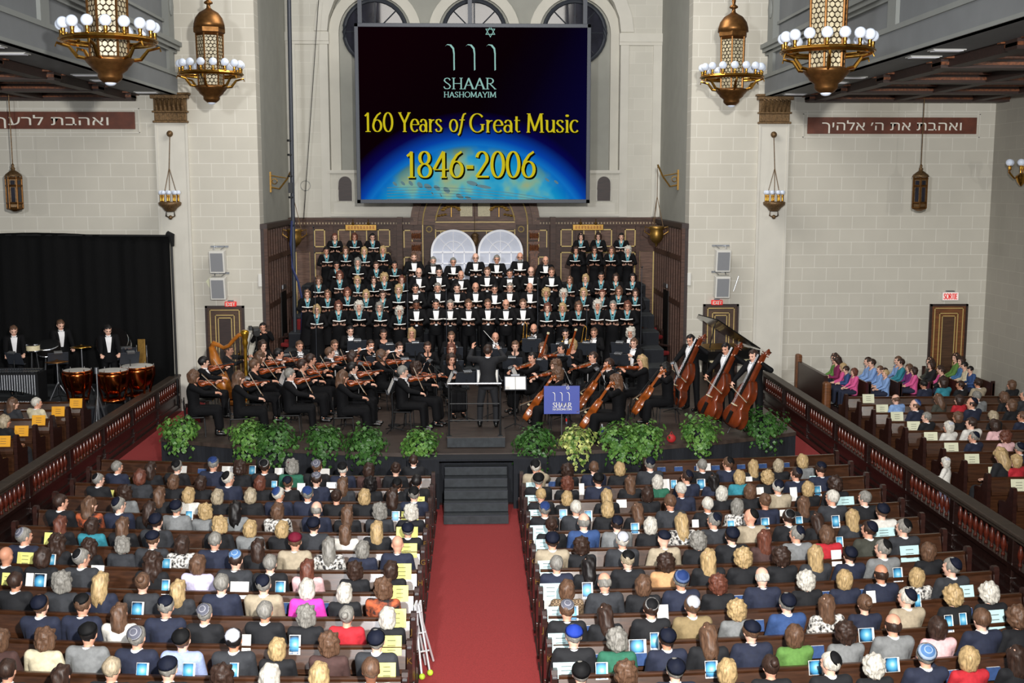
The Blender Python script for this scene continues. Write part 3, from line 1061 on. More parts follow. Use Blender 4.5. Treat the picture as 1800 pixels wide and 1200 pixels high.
e0 = spx(797, 123)
q = MB()
emblem(q, e0[0], e0[1], sw / 414.5, YL)
q.obj('emblem', 'letter_mint', t)
q = MB()
for k in range(5):
    pts = [spx(680 + 26 * i, 330 + 5 * k + (i * i) * .25 - i * 1.0) for i in range(12)]
    for (xa, za), (xb, zb) in zip(pts, pts[1:]):
        if za > -sh / 2 + fb and zb > -sh / 2 + fb:
            q.b.faces.new([q.b.verts.new(p) for p in ((xa, YL + .003, za - .008), (xb, YL + .003, zb - .008), (xb, YL + .003, zb + .008), (xa, YL + .003, za + .008))])
for u, v, ru, rv in ((694, 323, 4, 3), (708, 322, 4, 3), (722, 322, 4, 4), (738, 325, 5, 5), (752, 328, 7, 5), (768, 330, 6, 4), (785, 334, 6, 5), (808, 345, 7, 4), (823, 348, 6, 3), (830, 322, 10, 4), (850, 328, 14, 3), (962, 316, 4, 2.5), (978, 320, 4, 2.5), (760, 340, 2, 2), (775, 343, 2, 2)):
    a, b = spx(u - ru, v + rv), spx(u + ru, v - rv)
    q.b.faces.new([q.b.verts.new(((a[0] + b[0]) / 2 + (b[0] - a[0]) / 2 * math.cos(j * PI / 5), YL + .003, (a[1] + b[1]) / 2 + (b[1] - a[1]) / 2 * math.sin(j * PI / 5) - (.04 * math.cos(j * PI / 5)))) for j in range(10)])
q.obj('music_notes', 'note_ink', t)
hb = MB()
for u in (632, 826, 1029):
    x = at_y(u, 40, YS).x - scx
    hb.bb(x - .06, x + .06, .06, .16, sh / 2, sh / 2 + 2.4)
hb.obj('hanging_bars', 'dark_grey_metal', t)

# ================================================================ people
SK = {}
for k_, c_ in (('skin', '#d29b82'), ('skin_light', '#dfb09a'), ('skin_tan', '#bf866a'), ('skin_dark', '#7a4b35')):
    m_ = mat(k_, c_, .55, var=.06, scale=14)
    m_.node_tree.nodes['Principled BSDF'].inputs['Subsurface Weight'].default_value = 0
CLOTH = dict(k='#101116', n='#1b2136', c='#2b2d32', g='#77797a', t='#a39680', w='#d6d3cc', r='#b01f2b', p='#dfb4b6', M='#e03cb0', e='#24604a', b='#2d4878', v='#9aa9d2', m='#452e2b', f='#c39468', o='#cfc5a8', q='#2d7f8f', O='#3a3b33', T='#857351', Q='#3f6d9c', G='#58813c', P='#d4578f', V='#6a2a6a', R='#7c1f4f', L='#7f9fd0', I='#c9c3e0')
CN = dict(k='black', n='navy', c='charcoal', g='grey', t='tan', w='white', r='red', p='pale pink', M='magenta', e='green', b='blue', v='lavender', m='brown', f='fur', o='cream', q='teal', O='olive', T='khaki', Q='sky blue', G='bright green', P='pink', V='purple', R='maroon', L='light blue', I='lilac', x='patterned', z='floral', y='plaid')
for k_, c_ in CLOTH.items():
    mat('cloth_' + k_, c_, .85, var=.14, scale=22, bump=.08)
mat('cloth_x', '#e0dcd6', .8, color2='#1c1a1c', scale=22)
mat('cloth_y', '#8a745a', .85, color2='#4d3c2c', kind='check', scale=42)
mat('cloth_z', '#1a1819', .8, color2='#b0552f', scale=9)
mat('tailcoat', '#08080b', .8, var=.2, scale=20, spec=.2)
mat('black_dress', '#09090c', .85, var=.2, scale=20, spec=.2)
mat('scarf_teal', '#5d97a2', .6, var=.4, scale=18)
mat('shirt_white', '#e9e8ea', .7, var=.02)
mat('black_silk', '#08080a', .35)
mat('shoe_black', '#0b0b0c', .3)
HC = dict(k='#171313', d='#33231c', b='#5c4333', a='#60372a', y='#a98f66', g='#7d7a74', w='#bfbab0', s='#9c8e77')
HN = dict(k='black', d='dark', b='brown', a='auburn', y='blond', g='grey', w='white', s='ash blond')
for k_, c_ in HC.items():
    mat('hair_' + k_, c_, .5, var=.42, scale=22, stretch=(3, 3, .5), bump=.35, spec=.35)
mat('eye_dark', '#1a1210', .3)
mat('lip', '#9c4a44', .5)
KP = dict(k=('#0f0f12', '#0f0f12'), n=('#121a33', '#121a33'), b=('#2f4c8e', '#6f86b8'), B=('#2a50c8', '#2a50c8'), r=('#8c1638', '#8c1638'), w=('#e4e6ee', '#e4e6ee'), l=('#6fa0d8', '#c9dcf2'), g=('#7a7c8c', '#c9c9d0'), K=('#141418', '#d6d4d2'))
KN = dict(k='black', n='navy', b='blue', B='bright blue', r='burgundy', w='white', l='light blue', g='grey', K='white-rimmed black')
for k_, (a_, b_) in KP.items():
    m_ = mat('skullcap_' + k_, a_, .75)
    t_ = m_.node_tree
    tc_ = node(t_, 'ShaderNodeTexCoord')
    sp_ = node(t_, 'ShaderNodeVectorMath', operation='MULTIPLY')
    sp_.inputs[1].default_value = (1, 1, 0)
    t_.links.new(tc_.outputs['Object'], sp_.inputs[0])
    ln_ = node(t_, 'ShaderNodeVectorMath', operation='LENGTH')
    t_.links.new(sp_.outputs[0], ln_.inputs[0])
    rp_ = node(t_, 'ShaderNodeValToRGB')
    t_.links.new(ln_.outputs['Value'], rp_.inputs[0])
    e_ = rp_.color_ramp.elements
    rp_.color_ramp.interpolation = 'CONSTANT'
    e_[0].color, e_[1].color = hexc(a_), hexc(b_)
    e_[1].position = .064
    if k_ in 'lg':
        q_ = e_.new(.03)
        q_.color = hexc(b_)
        q_ = e_.new(.038)
        q_.color = hexc(a_)
    t_.links.new(rp_.outputs[0], t_.nodes['Principled BSDF'].inputs['Base Color'])


def capsule(mb, a, b, r0, r1, n=10):
    a, b = V(a), V(b)
    d = b - a
    if d.length < 1e-5:
        return mb.ball(a, r0, n)
    mb.tube([a, b], [r0, r1], n)
    mb.ball(a, r0, n)
    mb.ball(b, r1, n)
    return mb


def chain(mb, pts, rs, n=10):
    for i in range(len(pts) - 1):
        capsule(mb, pts[i], pts[i + 1], rs[i], rs[i + 1], n)


def loft(mb, secs, n=18):
    """secs: (centre, rx, ry[, yaw]) horizontal ellipses from bottom to top; closed."""
    rings = []
    for q in secs:
        c, rx, ry = V(q[0]), q[1], q[2]
        a0 = q[3] if len(q) > 3 else 0
        ring = []
        for k in range(n):
            a = 2 * PI * k / n
            x, y = rx * math.cos(a), ry * math.sin(a)
            ring.append(mb.b.verts.new(c + V((x * math.cos(a0) - y * math.sin(a0), x * math.sin(a0) + y * math.cos(a0), 0))))
        rings.append(ring)
    for A, B in zip(rings, rings[1:]):
        for k in range(n):
            mb.b.faces.new((A[k], A[(k + 1) % n], B[(k + 1) % n], B[k]))
    mb.b.faces.new(rings[0][::-1])
    mb.b.faces.new(rings[-1])


def remesh(mb, name, vox, it=4):
    me = mb.mesh(name)
    o = bpy.data.objects.new(name, me)
    COL.objects.link(o)
    r = o.modifiers.new('r', 'REMESH')
    r.mode = 'VOXEL'
    r.voxel_size = vox
    if it:
        s_ = o.modifiers.new('s', 'SMOOTH')
        s_.factor = .5
        s_.iterations = it
    dg = bpy.context.evaluated_depsgraph_get()
    me2 = bpy.data.meshes.new_from_object(o.evaluated_get(dg))
    bpy.data.objects.remove(o)
    bpy.data.meshes.remove(me)
    for p in me2.polygons:
        p.use_smooth = True
    me2.materials.clear()
    me2.materials.append(None)
    me2.name = name
    return me2


def ik(a, c, l1, l2, hint):
    a, c, hint = V(a), V(c), V(hint)
    d = c - a
    L = min(d.length, (l1 + l2) * .999)
    d.normalize()
    x = (l1 * l1 - l2 * l2 + L * L) / (2 * L)
    h = math.sqrt(max(0, l1 * l1 - x * x))
    p = hint - d * hint.dot(d)
    p.normalize()
    return a + d * x + p * h, a + d * L


HEADK = 1.12


def add_head(mb, H, rot):
    M = Matrix.Translation(H) @ rot @ Matrix.Scale(HEADK, 4)

    def B(c, r, q=None, n=14):
        mb.ball(M @ V(c), tuple(x * HEADK for x in r), n, rot @ (q or Matrix()))
    B((0, -.012, .03), (.075, .093, .088), n=18)        # skull
    B((0, .012, -.022), (.066, .078, .092), n=18)       # face
    B((0, .035, -.075), (.046, .046, .042))             # jaw
    B((0, .07, -.095), (.02, .018, .017))               # chin
    B((0, .082, .022), (.05, .014, .014))               # brow
    B((-.028, .072, -.025), (.022, .016, .02))          # cheeks
    B((.028, .072, -.025), (.022, .016, .02))
    capsule(mb, M @ V((0, .086, .012)), M @ V((0, .104, -.024)), .008, .0145, 8)   # nose
    B((0, .098, -.03), (.018, .01, .009))
    B((0, .083, -.058), (.023, .009, .009))             # mouth
    for s in (-1, 1):
        B((s * .076, -.006, -.01), (.01, .021, .032))   # ears
    return M


def add_hand(mb, w_, d, nrm, side, curl=.5, k=1.0):
    """Palm and five fingers. d: direction of the fingers, nrm: out of the back of the hand, side: +1 if the thumb lies along d x nrm."""
    d = V(d).normalized()
    nrm = V(nrm)
    nrm = (nrm - d * nrm.dot(d)).normalized()
    t = d.cross(nrm) * side
    w_ = V(w_)
    R = Matrix((t, d, nrm)).transposed().to_4x4()
    mb.ball(w_ + d * .048 * k, (.04 * k, .054 * k, .017 * k), 12, R)
    capsule(mb, w_ - d * .02, w_ + d * .03, .024, .026, 8)
    for i, L in enumerate((.068, .078, .073, .056)):
        b = w_ + d * .09 * k + t * (.031 - .0205 * i) * k
        a1, a2 = curl * .7, curl * 1.7
        m1 = b + (d * math.cos(a1) - nrm * math.sin(a1)) * L * .5 * k + t * (.006 - .004 * i)
        m2 = m1 + (d * math.cos(a2) - nrm * math.sin(a2)) * L * .5 * k
        chain(mb, [b - d * .02, b, m1, m2], [.0095, .0098, .009, .0078], 6)
    b = w_ + d * .03 * k + t * .03 * k
    m1 = b + (d * .5 + t * .75 - nrm * .3).normalized() * .036 * k
    m2 = m1 + (d * .85 + t * .25 - nrm * .35).normalized() * .032 * k
    chain(mb, [w_ + d * .02, b, m1, m2], [.014, .0125, .011, .009], 6)


HB = {'sit': dict(pel=(0, 0, .55), waist=(0, -.01, .74), chest=(0, -.02, .93), sh=(.17, -.03, 1.045), neck=(0, -.015, 1.09), head=(0, .015, 1.235), hip=(.1, .02, .53), knee=(.12, .44, .52), ank=(.12, .46, .09)),
      'stand': dict(pel=(0, 0, .97), waist=(0, -.005, 1.13), chest=(0, -.01, 1.31), sh=(.175, -.015, 1.43), neck=(0, -.005, 1.475), head=(0, .02, 1.62), hip=(.095, 0, .93), knee=(.11, .015, .5), ank=(.115, -.015, .09))}
FIG = {}


def figure(key, base, wl_, wr_, hl=(-.3, -.2, -.6), hr=(.3, -.2, -.6), dl=(.3, .9, 0), dr=(-.3, .9, 0), nl=(0, -.2, 1), nr=(0, -.2, 1), head=(0, 0, 0), curl=.6, lean=0., vox=.0095, step=0., spread=1.0):
    """Builds the meshes of one pose: body, jacket, trousers, shirt front, collar, bow tie, dress top, long skirt."""
    J = HB[base]
    sgn = lambda p, s: V((p[0] * s, p[1], p[2]))
    Ml = Matrix.Translation(J['pel']) @ Matrix.Rotation(-lean, 4, 'X') @ Matrix.Translation(-V(J['pel']))
    up = {q: Ml @ V(J[q]) for q in ('waist', 'chest', 'neck', 'head')}
    shl, shr = Ml @ sgn(J['sh'], -1), Ml @ sgn(J['sh'], 1)
    el, wl_ = ik(shl, wl_, .285, .255, hl)
    er, wr_ = ik(shr, wr_, .285, .255, hr)
    rot = Euler((head[0], head[1], head[2])).to_matrix().to_4x4()
    H = up['head']
    legs = []
    for s in (-1, 1):
        kn, an = sgn(J['knee'], s * spread), sgn(J['ank'], s * spread)
        an = an + V((0, step * s, 0))
        kn = kn + V((0, step * s * .5, 0))
        legs.append((sgn(J['hip'], s), kn, an))

    def torso(mb, e=0., hi=True, sh=1., low=0.):
        z = V((0, 0, 1))
        P = V(J['pel'])
        secs = [(P - z * (.1 + low), .155 + e, .115 + e), (P - z * .03, .17 + e, .125 + e), (P + (up['waist'] - P) * .6, .15 + e, .112 + e), (up['waist'], .142 + e, .108 + e), (up['chest'] - z * .06, .158 + e, .118 + e), (up['chest'] + z * .02, .168 + e, .118 + e)]
        if hi:
            secs += [(up['chest'] + z * .09, .16 + e, .098 + e), (up['neck'] - z * .03, .115 + e, .075 + e), (up['neck'], .07 + e, .062 + e * .6)]
        else:
            secs += [(up['chest'] + z * .07, .16 + e, .105 + e)]
        loft(mb, secs)
        if hi:
            capsule(mb, shl + V((.03, 0, -.01)), shr + V((-.03, 0, -.01)), .062 + e, .062 + e)
    # body: one continuous surface
    mb = MB()
    torso(mb)
    capsule(mb, up['neck'] - V((0, 0, .05)), H - V((0, .012, .06)), .056, .05)
    M = add_head(mb, H, rot)
    for sh_, e_, w_ in ((shl, el, wl_), (shr, er, wr_)):
        chain(mb, [sh_, e_, w_], [.056, .04, .026])
    add_hand(mb, wl_, dl, nl, 1, curl)
    add_hand(mb, wr_, dr, nr, -1, curl)
    for h_, k_, a_ in legs:
        chain(mb, [h_, k_, a_], [.085, .055, .036])
        capsule(mb, a_ + V((0, -.03, -.04)), a_ + V((0, .14, -.055)), .034, .03)
    F = {'body': remesh(mb, 'body', vox, 3)}
    # jacket
    mb = MB()
    torso(mb, .02, low=.06 if base == 'stand' else .0)
    for sh_, e_, w_ in ((shl, el, wl_), (shr, er, wr_)):
        chain(mb, [sh_, e_, w_ + (e_ - w_).normalized() * .035], [.078, .06, .042])
    F['jacket'] = remesh(mb, 'jacket', .014)
    # plain top for women: closer, lower neckline
    mb = MB()
    secs_e = .012
    torso(mb, secs_e, low=.03)
    for sh_, e_, w_ in ((shl, el, wl_), (shr, er, wr_)):
        chain(mb, [sh_, e_, w_ + (e_ - w_).normalized() * .05], [.07, .052, .036])
    mt = remesh(mb, 'top', .014)
    bm = bmesh.new()
    bm.from_mesh(mt)
    nk = up['neck']
    dead = [v for v in bm.verts if (v.co - (nk + V((0, .07, .0)))).length < .085]
    bmesh.ops.delete(bm, geom=dead, context='VERTS')
    bm.to_mesh(mt)
    bm.free()
    F['top'] = mt
    # trousers
    mb = MB()
    P = V(J['pel'])
    loft(mb, [(P - V((0, 0, .1)), .16, .12), (P, .172, .128), (P + V((0, -.005, .13)), .155, .12)])
    for h_, k_, a_ in legs:
        chain(mb, [h_, k_, a_], [.1, .076, .062])
    F['trousers'] = remesh(mb, 'trousers', .016)
    # long skirt
    mb = MB()
    if base == 'sit':
        loft(mb, [(P - V((0, 0, .1)), .17, .13), (P, .175, .135), (P + V((0, -.005, .15)), .15, .118)])
        for h_, k_, a_ in legs:
            chain(mb, [h_, k_ + V((0, .02, 0)), a_ + V((0, .03, .1))], [.105, .095, .095])
        ma = [(legs[0][i_] + legs[1][i_]) / 2 for i_ in range(3)]
        chain(mb, [ma[0], ma[1] + V((0, .0, -.03)), ma[2] + V((0, .02, .1))], [.1, .09, .09])
        if spread > 1.4:
            for f_ in (.25, .75):
                mq = [legs[0][i_].lerp(legs[1][i_], f_) for i_ in range(3)]
                chain(mb, [mq[0], mq[1] + V((0, .0, -.03)), mq[2] + V((0, .02, .1))], [.1, .085, .085])
    else:
        loft(mb, [(V((0, 0, .1)), .26, .22), (V((0, 0, .5)), .21, .17), (P - V((0, 0, .1)), .18, .14), (P, .178, .135), (P + V((0, 0, .15)), .152, .118)])
    F['skirt'] = remesh(mb, 'skirt', .018)
    # shoes
    mb = MB()
    for h_, k_, a_ in legs:
        capsule(mb, a_ + V((0, -.03, -.045)), a_ + V((0, .15, -.062)), .044, .036)
        capsule(mb, a_ + V((0, -.03, -.04)), a_ + V((0, -.02, .02)), .045, .048)
    F['shoes'] = remesh(mb, 'shoes', .014, 2)
    # shirt front: a tapering strip lying on the chest, and a bow tie
    def strip(w_top, w_bot, ztop, zbot, lift, n=8, m=6):
        mb = MB()
        pa, pb = up['neck'], up['waist'] + V((0, 0, -.08))
        rows = []
        for i in range(n + 1):
            f = i / n
            g = ztop + (zbot - ztop) * f
            c = pa.lerp(pb, g)
            # depth of the jacket's front at this height
            ry = (.075, .13, .143, .135, .13)[min(4, int(g * 4.99))] if False else (.062 + .02 + min(1, g / .28) * .062 - max(0, g - .45) * .02)
            rx = .09 + min(1, g / .3) * .09
            w_ = w_top + (w_bot - w_top) * f
            row = []
            for j in range(m + 1):
                x = w_ * (j / m * 2 - 1)
                y = ry * math.sqrt(max(0, 1 - (x / rx) ** 2)) + lift
                row.append(mb.b.verts.new(c + V((x, y, 0))))
            rows.append(row)
        for A, B in zip(rows, rows[1:]):
            for j in range(m):
                mb.b.faces.new((A[j], A[j + 1], B[j + 1], B[j]))
        return mb
    sf = strip(.078, .03, .05, .95, .014).mesh('shirt_front', True)
    sf.materials.append(None)
    F['shirt_front'] = sf
    bt = MB()
    c = up['neck'] + V((0, .083, -.005))
    for s in (-1, 1):
        bt.prism([(0, -.012), (s * .05, -.026), (s * .05, .026), (0, .012)], -.012, .012, Matrix.Translation(c))
    bt.ball(c, .015, 8)
    b2 = bt.mesh('bow_tie', True)
    b2.materials.append(None)
    F['bow_tie'] = b2
    # collar
    mb = MB()
    cp = up['neck'] + (H - up['neck']).normalized() * .012
    loft(mb, [(cp - V((0, 0, .015)), .077, .073), (cp + V((0, -.002, .004)), .07, .067), (cp + V((0, -.003, .011)), .063, .061)], 16)
    q = mb.mesh('collar', True)
    q.materials.append(None)
    F['collar'] = q
    # scarf hanging from the neck in two tails
    mb = MB()
    for s in (-1, 1):
        pts = []
        for f in (0, .2, .4, .6, .8, 1.0):
            g = .02 + f * .72
            cc = up['neck'].lerp(up['waist'], g)
            ry = .062 + .018 + min(1, g / .3) * .062
            pts.append(cc + V((s * (.062 - .052 * f), ry + .008, 0)))
        pts = [up['neck'] + V((s * .04, -.055, .012)), up['neck'] + V((s * .078, .0, .015))] + pts
        mb.tube(pts, [.016, .02, .022, .024, .024, .024, .022, .024], 6)
    mb.tube([up['neck'] + V((.05, -.05, .012)), up['neck'] + V((0, -.072, .014)), up['neck'] + V((-.05, -.05, .012))], .022, 6)
    mb.ball(up['neck'].lerp(up['waist'], .4) + V((0, .155, 0)), (.03, .016, .024), 8)
    q = mb.mesh('scarf', True)
    q.materials.append(None)
    F['scarf'] = q
    F['M'] = M
    F['wl'], F['wr'] = wl_, wr_
    F['J'] = up
    FIG[key] = F
    return F


# hair shapes, made round the head's own origin
HAIR = {}


def hair(key, rx, ry, rz, cy=-.012, cz=.022, cut=None, stretch=None, nz=.006, nf=18., n=26):
    mb = MB()
    q = bmesh.ops.create_uvsphere(mb.b, u_segments=n, v_segments=n * 3 // 4, radius=1.0)
    for v in q['verts']:
        p = V((v.co.x * rx, v.co.y * ry + cy, v.co.z * rz + cz))
        if stretch:
            p = stretch(p, v.co)
        p += v.co.normalized() * nz * noise.noise(p * nf) * 2
        if cut and cut(p):
            p = V((p.x * .78, min(p.y * .8, .05), p.z * .8))
        v.co = p
    me = mb.mesh(key, True)
    me.materials.append(None)
    HAIR[key] = me
    return me


face = lambda p: (p.y > .03 + .0 * p.z and p.z < .062 and abs(p.x) < .085) or (p.y > -.02 and p.z < -.035) or p.z < -.085
face_w = lambda p: p.y > .035 and p.z < .055 and abs(p.x) < .062


def long_(L, wid, back=.0):
    def f(p, q):
        if q.z < 0.1 and q.y < .35:
            k = (0.1 - q.z) / 1.1
            g = min(3.2, math.sqrt(max(.0, 1 - max(0, -q.z) ** 5)) / max(.12, math.sqrt(max(0, 1 - q.z * q.z))))
            rag = .06 * L / .27 * noise.noise(V((q.x * 5, q.y * 5, 3))) * k
            return V((p.x * g * (1 + wid * k), (p.y + .012) * min(g, 2.2) * (1 - .25 * k) - .012 - back * k, p.z - L * k ** 1.1 + rag))
        return p
    return f


def mk_hair(rng=1):
    hair('hair_M', .087, .106, .101, cut=lambda p: face(p) or p.z < -.055 and p.y > -.05, nz=.004)
    hair('hair_O', .082, .101, .092, cz=.0, cut=lambda p: face(p) or p.z > .05 and p.y > -.085 or p.z < -.06, nz=.004)
    hair('hair_B', .1, .116, .108, cz=.022, cut=face_w, stretch=long_(.055, .06), nz=.011, nf=18, n=30)
    hair('hair_L', .094, .112, .106, cz=.02, cut=face_w, stretch=long_(.19, .06, .03), nz=.012, nf=16, n=34)
    hair('hair_C', .108, .122, .118, cz=.022, cut=face_w, stretch=long_(.03, .0), nz=.016, nf=24, n=38)
    hair('hair_U', .088, .107, .102, cut=lambda p: face(p), nz=.004)
    mb = MB()
    q = bmesh.ops.create_uvsphere(mb.b, u_segments=24, v_segments=16, radius=1.0)
    me = HAIR['hair_U']
    bm = bmesh.new()
    bm.from_mesh(me)
    q = bmesh.ops.create_uvsphere(bm, u_segments=14, v_segments=10, radius=1.0)
    for v in q['verts']:
        v.co = V((v.co.x * .042, v.co.y * .036 - .125, v.co.z * .042 + .035)) + v.co * .005 * noise.noise(v.co * 9)
    for f in bm.faces:
        f.smooth = True
    bm.to_mesh(me)
    bm.free()
    mb.b.free()


mk_hair()
# long curly hair
hair('hair_Z', .108, .12, .112, cz=.02, cut=face_w, stretch=long_(.17, .1, .03), nz=.02, nf=20, n=38)
# skullcaps: shallow domes whose own origin is the dome's axis
for nm, r, dp in (('cap_s', .08, .041), ('cap_b', .094, .062)):
    mb = MB()
    N, K = 20, 5
    prev = None
    rings = []
    for k in range(1, K + 1):
        a = k / K
        rings.append([mb.b.verts.new((r * a * math.cos(2 * PI * j / N), r * a * math.sin(2 * PI * j / N), dp * (1 - a * a))) for j in range(N)])
    top = mb.b.verts.new((0, 0, dp))
    for j in range(N):
        mb.b.faces.new((top, rings[0][j], rings[0][(j + 1) % N]))
    for A, B in zip(rings, rings[1:]):
        for j in range(N):
            mb.b.faces.new((A[j], B[j], B[(j + 1) % N], A[(j + 1) % N]))
    bmesh.ops.solidify(mb.b, geom=list(mb.b.faces), thickness=.004)
    me = mb.mesh(nm, True)
    me.materials.append(None)
    HAIR[nm] = me
mb = MB()
for s in (-1, 1):
    mb.ball((s * .031, .0875, .003), (.0135, .006, .0075), 8)
    mb.tube([(s * .016, .094, .02), (s * .032, .094, .0245), (s * .049, .084, .018)], .004, 6)
EYES = mb.mesh('eyes', True)
mb = MB()
mb.ball((0, .0885, -.056), (.021, .007, .0055), 8)
LIPS = mb.mesh('lips', True)
mb = MB()
for s in (-1, 1):
    mb.tube([(s * .031 + .02 * math.cos(a * PI / 6), .103, .002 + .016 * math.sin(a * PI / 6)) for a in range(12)], .002, 4, True)
    mb.tube([(s * .05, .1, .004), (s * .08, .02, .004)], .002, 4)
mb.tube([(-.011, .104, .004), (.011, .104, .004)], .002, 4)
SPECS = mb.mesh('spectacles', True)
hair('beard', .062, .06, .06, cy=.035, cz=-.075, cut=lambda p: p.z > -.045, nz=.005, n=16)
KIPM = Matrix.Translation((0, -.07, .062)) @ Matrix.Rotation(math.radians(56), 4, 'X')
KIPM_B = Matrix.Translation((0, -.058, .052)) @ Matrix.Rotation(math.radians(50), 4, 'X')
SKINS = ['skin', 'skin', 'skin_light', 'skin_light', 'skin_tan']
for me_ in (EYES, LIPS, SPECS):
    me_.materials.append(None)


def person(name, fig, loc, rz, scale, hs, hcol, clothes, kip='', skin=None, front=False, beard=None, specs=False):
    """clothes: list of (part mesh key, material)."""
    F = FIG[fig]
    o = put(name, F['body'], None, skin or rnd.choice(SKINS))
    o.location = loc
    o.rotation_euler = (0, 0, rz)
    o.scale = (scale,) * 3
    for part, m_ in clothes:
        nm = {'top': 'blouse'}.get(part, part)
        put(nm, F[part], o, m_)
    M = F['M']
    if hs:
        put('hair', HAIR['hair_' + hs], o, 'hair_' + hcol, M)
    if kip:
        big = kip.endswith('+')
        put('skullcap', HAIR['cap_b' if big else 'cap_s'], o, 'skullcap_' + kip[0], M @ (KIPM_B if big else KIPM))
    if front:
        put('eyes', EYES, o, 'eye_dark', M)
        put('lips', LIPS, o, 'lip', M)
    if beard:
        put('beard', HAIR['beard'], o, 'hair_' + beard, M)
    if specs:
        put('spectacles', SPECS, o, 'black_metal', M)
    return o


lap = dict(dl=(.35, .8, -.1), dr=(-.35, .8, -.1))
figure('aud0', 'sit', (-.11, .3, .68), (.11, .3, .68), head=(-.12, 0, 0), vox=.0115, **lap)
figure('audL', 'sit', (-.11, .3, .68), (.11, .3, .68), head=(-.1, 0, .62), vox=.0115, **lap)
figure('audR', 'sit', (-.11, .3, .68), (.11, .3, .68), head=(-.1, 0, -.62), vox=.0115, **lap)
figure('audD', 'sit', (-.12, .3, .74), (.12, .3, .74), head=(-.4, 0, .1), lean=.1, vox=.0115, **lap)
figure('audH', 'sit', (-.11, .3, .68), (.07, .15, 1.12), hr=(.5, .1, -.5), dr=(-.2, .1, .9), nr=(.6, .6, 0), head=(-.1, 0, -.2), vox=.0115, dl=(.35, .8, -.1))
figure('choir', 'stand', (-.13, .27, 1.13), (.13, .27, 1.13), hl=(-.55, -.25, -.5), hr=(.55, -.25, -.5), dl=(.75, .55, .1), dr=(-.75, .55, .1), nl=(0, .3, -1), nr=(0, .3, -1), head=(-.12, 0, 0), curl=.9)
figure('conductor', 'stand', (-.36, .3, 1.62), (.2, .36, 1.6), hl=(-.6, -.1, -.5), hr=(.6, -.1, -.5), dl=(.1, .4, .9), dr=(-.25, .7, .6), nl=(-.5, -.6, .2), nr=(.5, -.2, .6), head=(-.1, 0, -.1), spread=1.5, curl=.5)
vl = dict(hl=(-.2, .1, -.9), dl=(.5, .35, .55), nl=(-.6, -.3, .4), hr=(.75, -.1, -.5))
figure('violin', 'sit', (-.22, .47, 1.05), (.25, .46, .92), dr=(-.55, .6, -.1), nr=(.3, .2, .9), head=(-.1, .12, .4), curl=.9, **vl)
figure('violin2', 'sit', (-.22, .47, 1.03), (.22, .42, .82), dr=(-.5, .7, -.2), nr=(.3, .2, .9), head=(-.16, .1, .3), curl=.9, **vl)
figure('cello', 'sit', (-.2, .2, 1.08), (.3, .42, .68), hl=(-.8, .1, -.1), hr=(.8, 0, -.3), dl=(.75, .3, .2), dr=(-.5, .6, -.3), nl=(-.2, .6, .6), nr=(.2, .5, .8), head=(-.12, 0, .15), lean=.08, curl=1., spread=1.9)
figure('bass', 'stand', (-.29, .16, 1.52), (.28, .44, 1.0), hl=(-.8, .1, -.1), hr=(.7, -.2, -.4), dl=(.8, .2, .2), dr=(-.4, .7, -.5), nl=(-.2, .6, .6), nr=(.3, .5, .7), head=(-.2, .1, .2), lean=.1, curl=1., spread=1.3)
figure('wind', 'sit', (-.06, .3, .95), (.07, .33, .86), hl=(-.6, -.1, -.5), hr=(.6, -.1, -.5), dl=(.5, .6, .3), dr=(-.5, .6, .3), nl=(-.6, .2, .4), nr=(.6, .2, .4), head=(-.12, 0, 0), curl=1.)
figure('flute', 'sit', (.06, .27, 1.12), (.32, .17, 1.1), hl=(-.5, .3, -.6), hr=(.7, -.2, -.6), dl=(.3, .4, .6), dr=(-.1, .6, .5), nl=(-.5, .6, .3), nr=(.3, .7, .3), head=(-.05, 0, .35), curl=1.)
figure('perc', 'stand', (-.22, .42, 1.06), (.2, .45, 1.03), hl=(-.5, -.3, -.5), hr=(.5, -.3, -.5), dl=(.2, .9, -.2), dr=(-.2, .9, -.2), head=(-.35, 0, .1), lean=.1, curl=1.)
figure('harp', 'sit', (-.13, .5, 1.06), (.12, .42, 1.0), hl=(-.7, 0, -.5), hr=(.7, 0, -.5), dl=(.6, .7, .2), dr=(-.6, .6, .2), nl=(-.4, .6, .4), nr=(.4, .6, .4), head=(-.1, 0, 0), curl=.9)
figure('camera', 'stand', (-.1, .3, 1.5), (.12, .26, 1.45), hl=(-.5, 0, -.6), hr=(.5, 0, -.6), dl=(.4, .7, .4), dr=(-.4, .7, .4), head=(-.05, 0, 0), curl=1.)
TUX = [('jacket', 'tailcoat'), ('trousers', 'tailcoat'), ('shirt_front', 'shirt_white'), ('collar', 'shirt_white'), ('bow_tie', 'black_silk'), ('shoes', 'shoe_black')]
TAILS = [('jacket', 'tailcoat'), ('trousers', 'tailcoat'), ('shirt_front', 'shirt_white'), ('collar', 'shirt_white'), ('bow_tie', 'shirt_white'), ('shoes', 'shoe_black')]
DRESS = [('top', 'black_dress'), ('skirt', 'black_dress'), ('shoes', 'shoe_black')]

# ================================================================ pews
def cur(x):
    return .011 * x * x


def ykr(k, x):
    return 21.22 - .90 * k + cur(x)


PEWS = 'ABCDEFGHIJKLMNOP'


def curve_xs(x0, x1, n=14):
    return [x0 + (x1 - x0) * i / n for i in range(n + 1)]


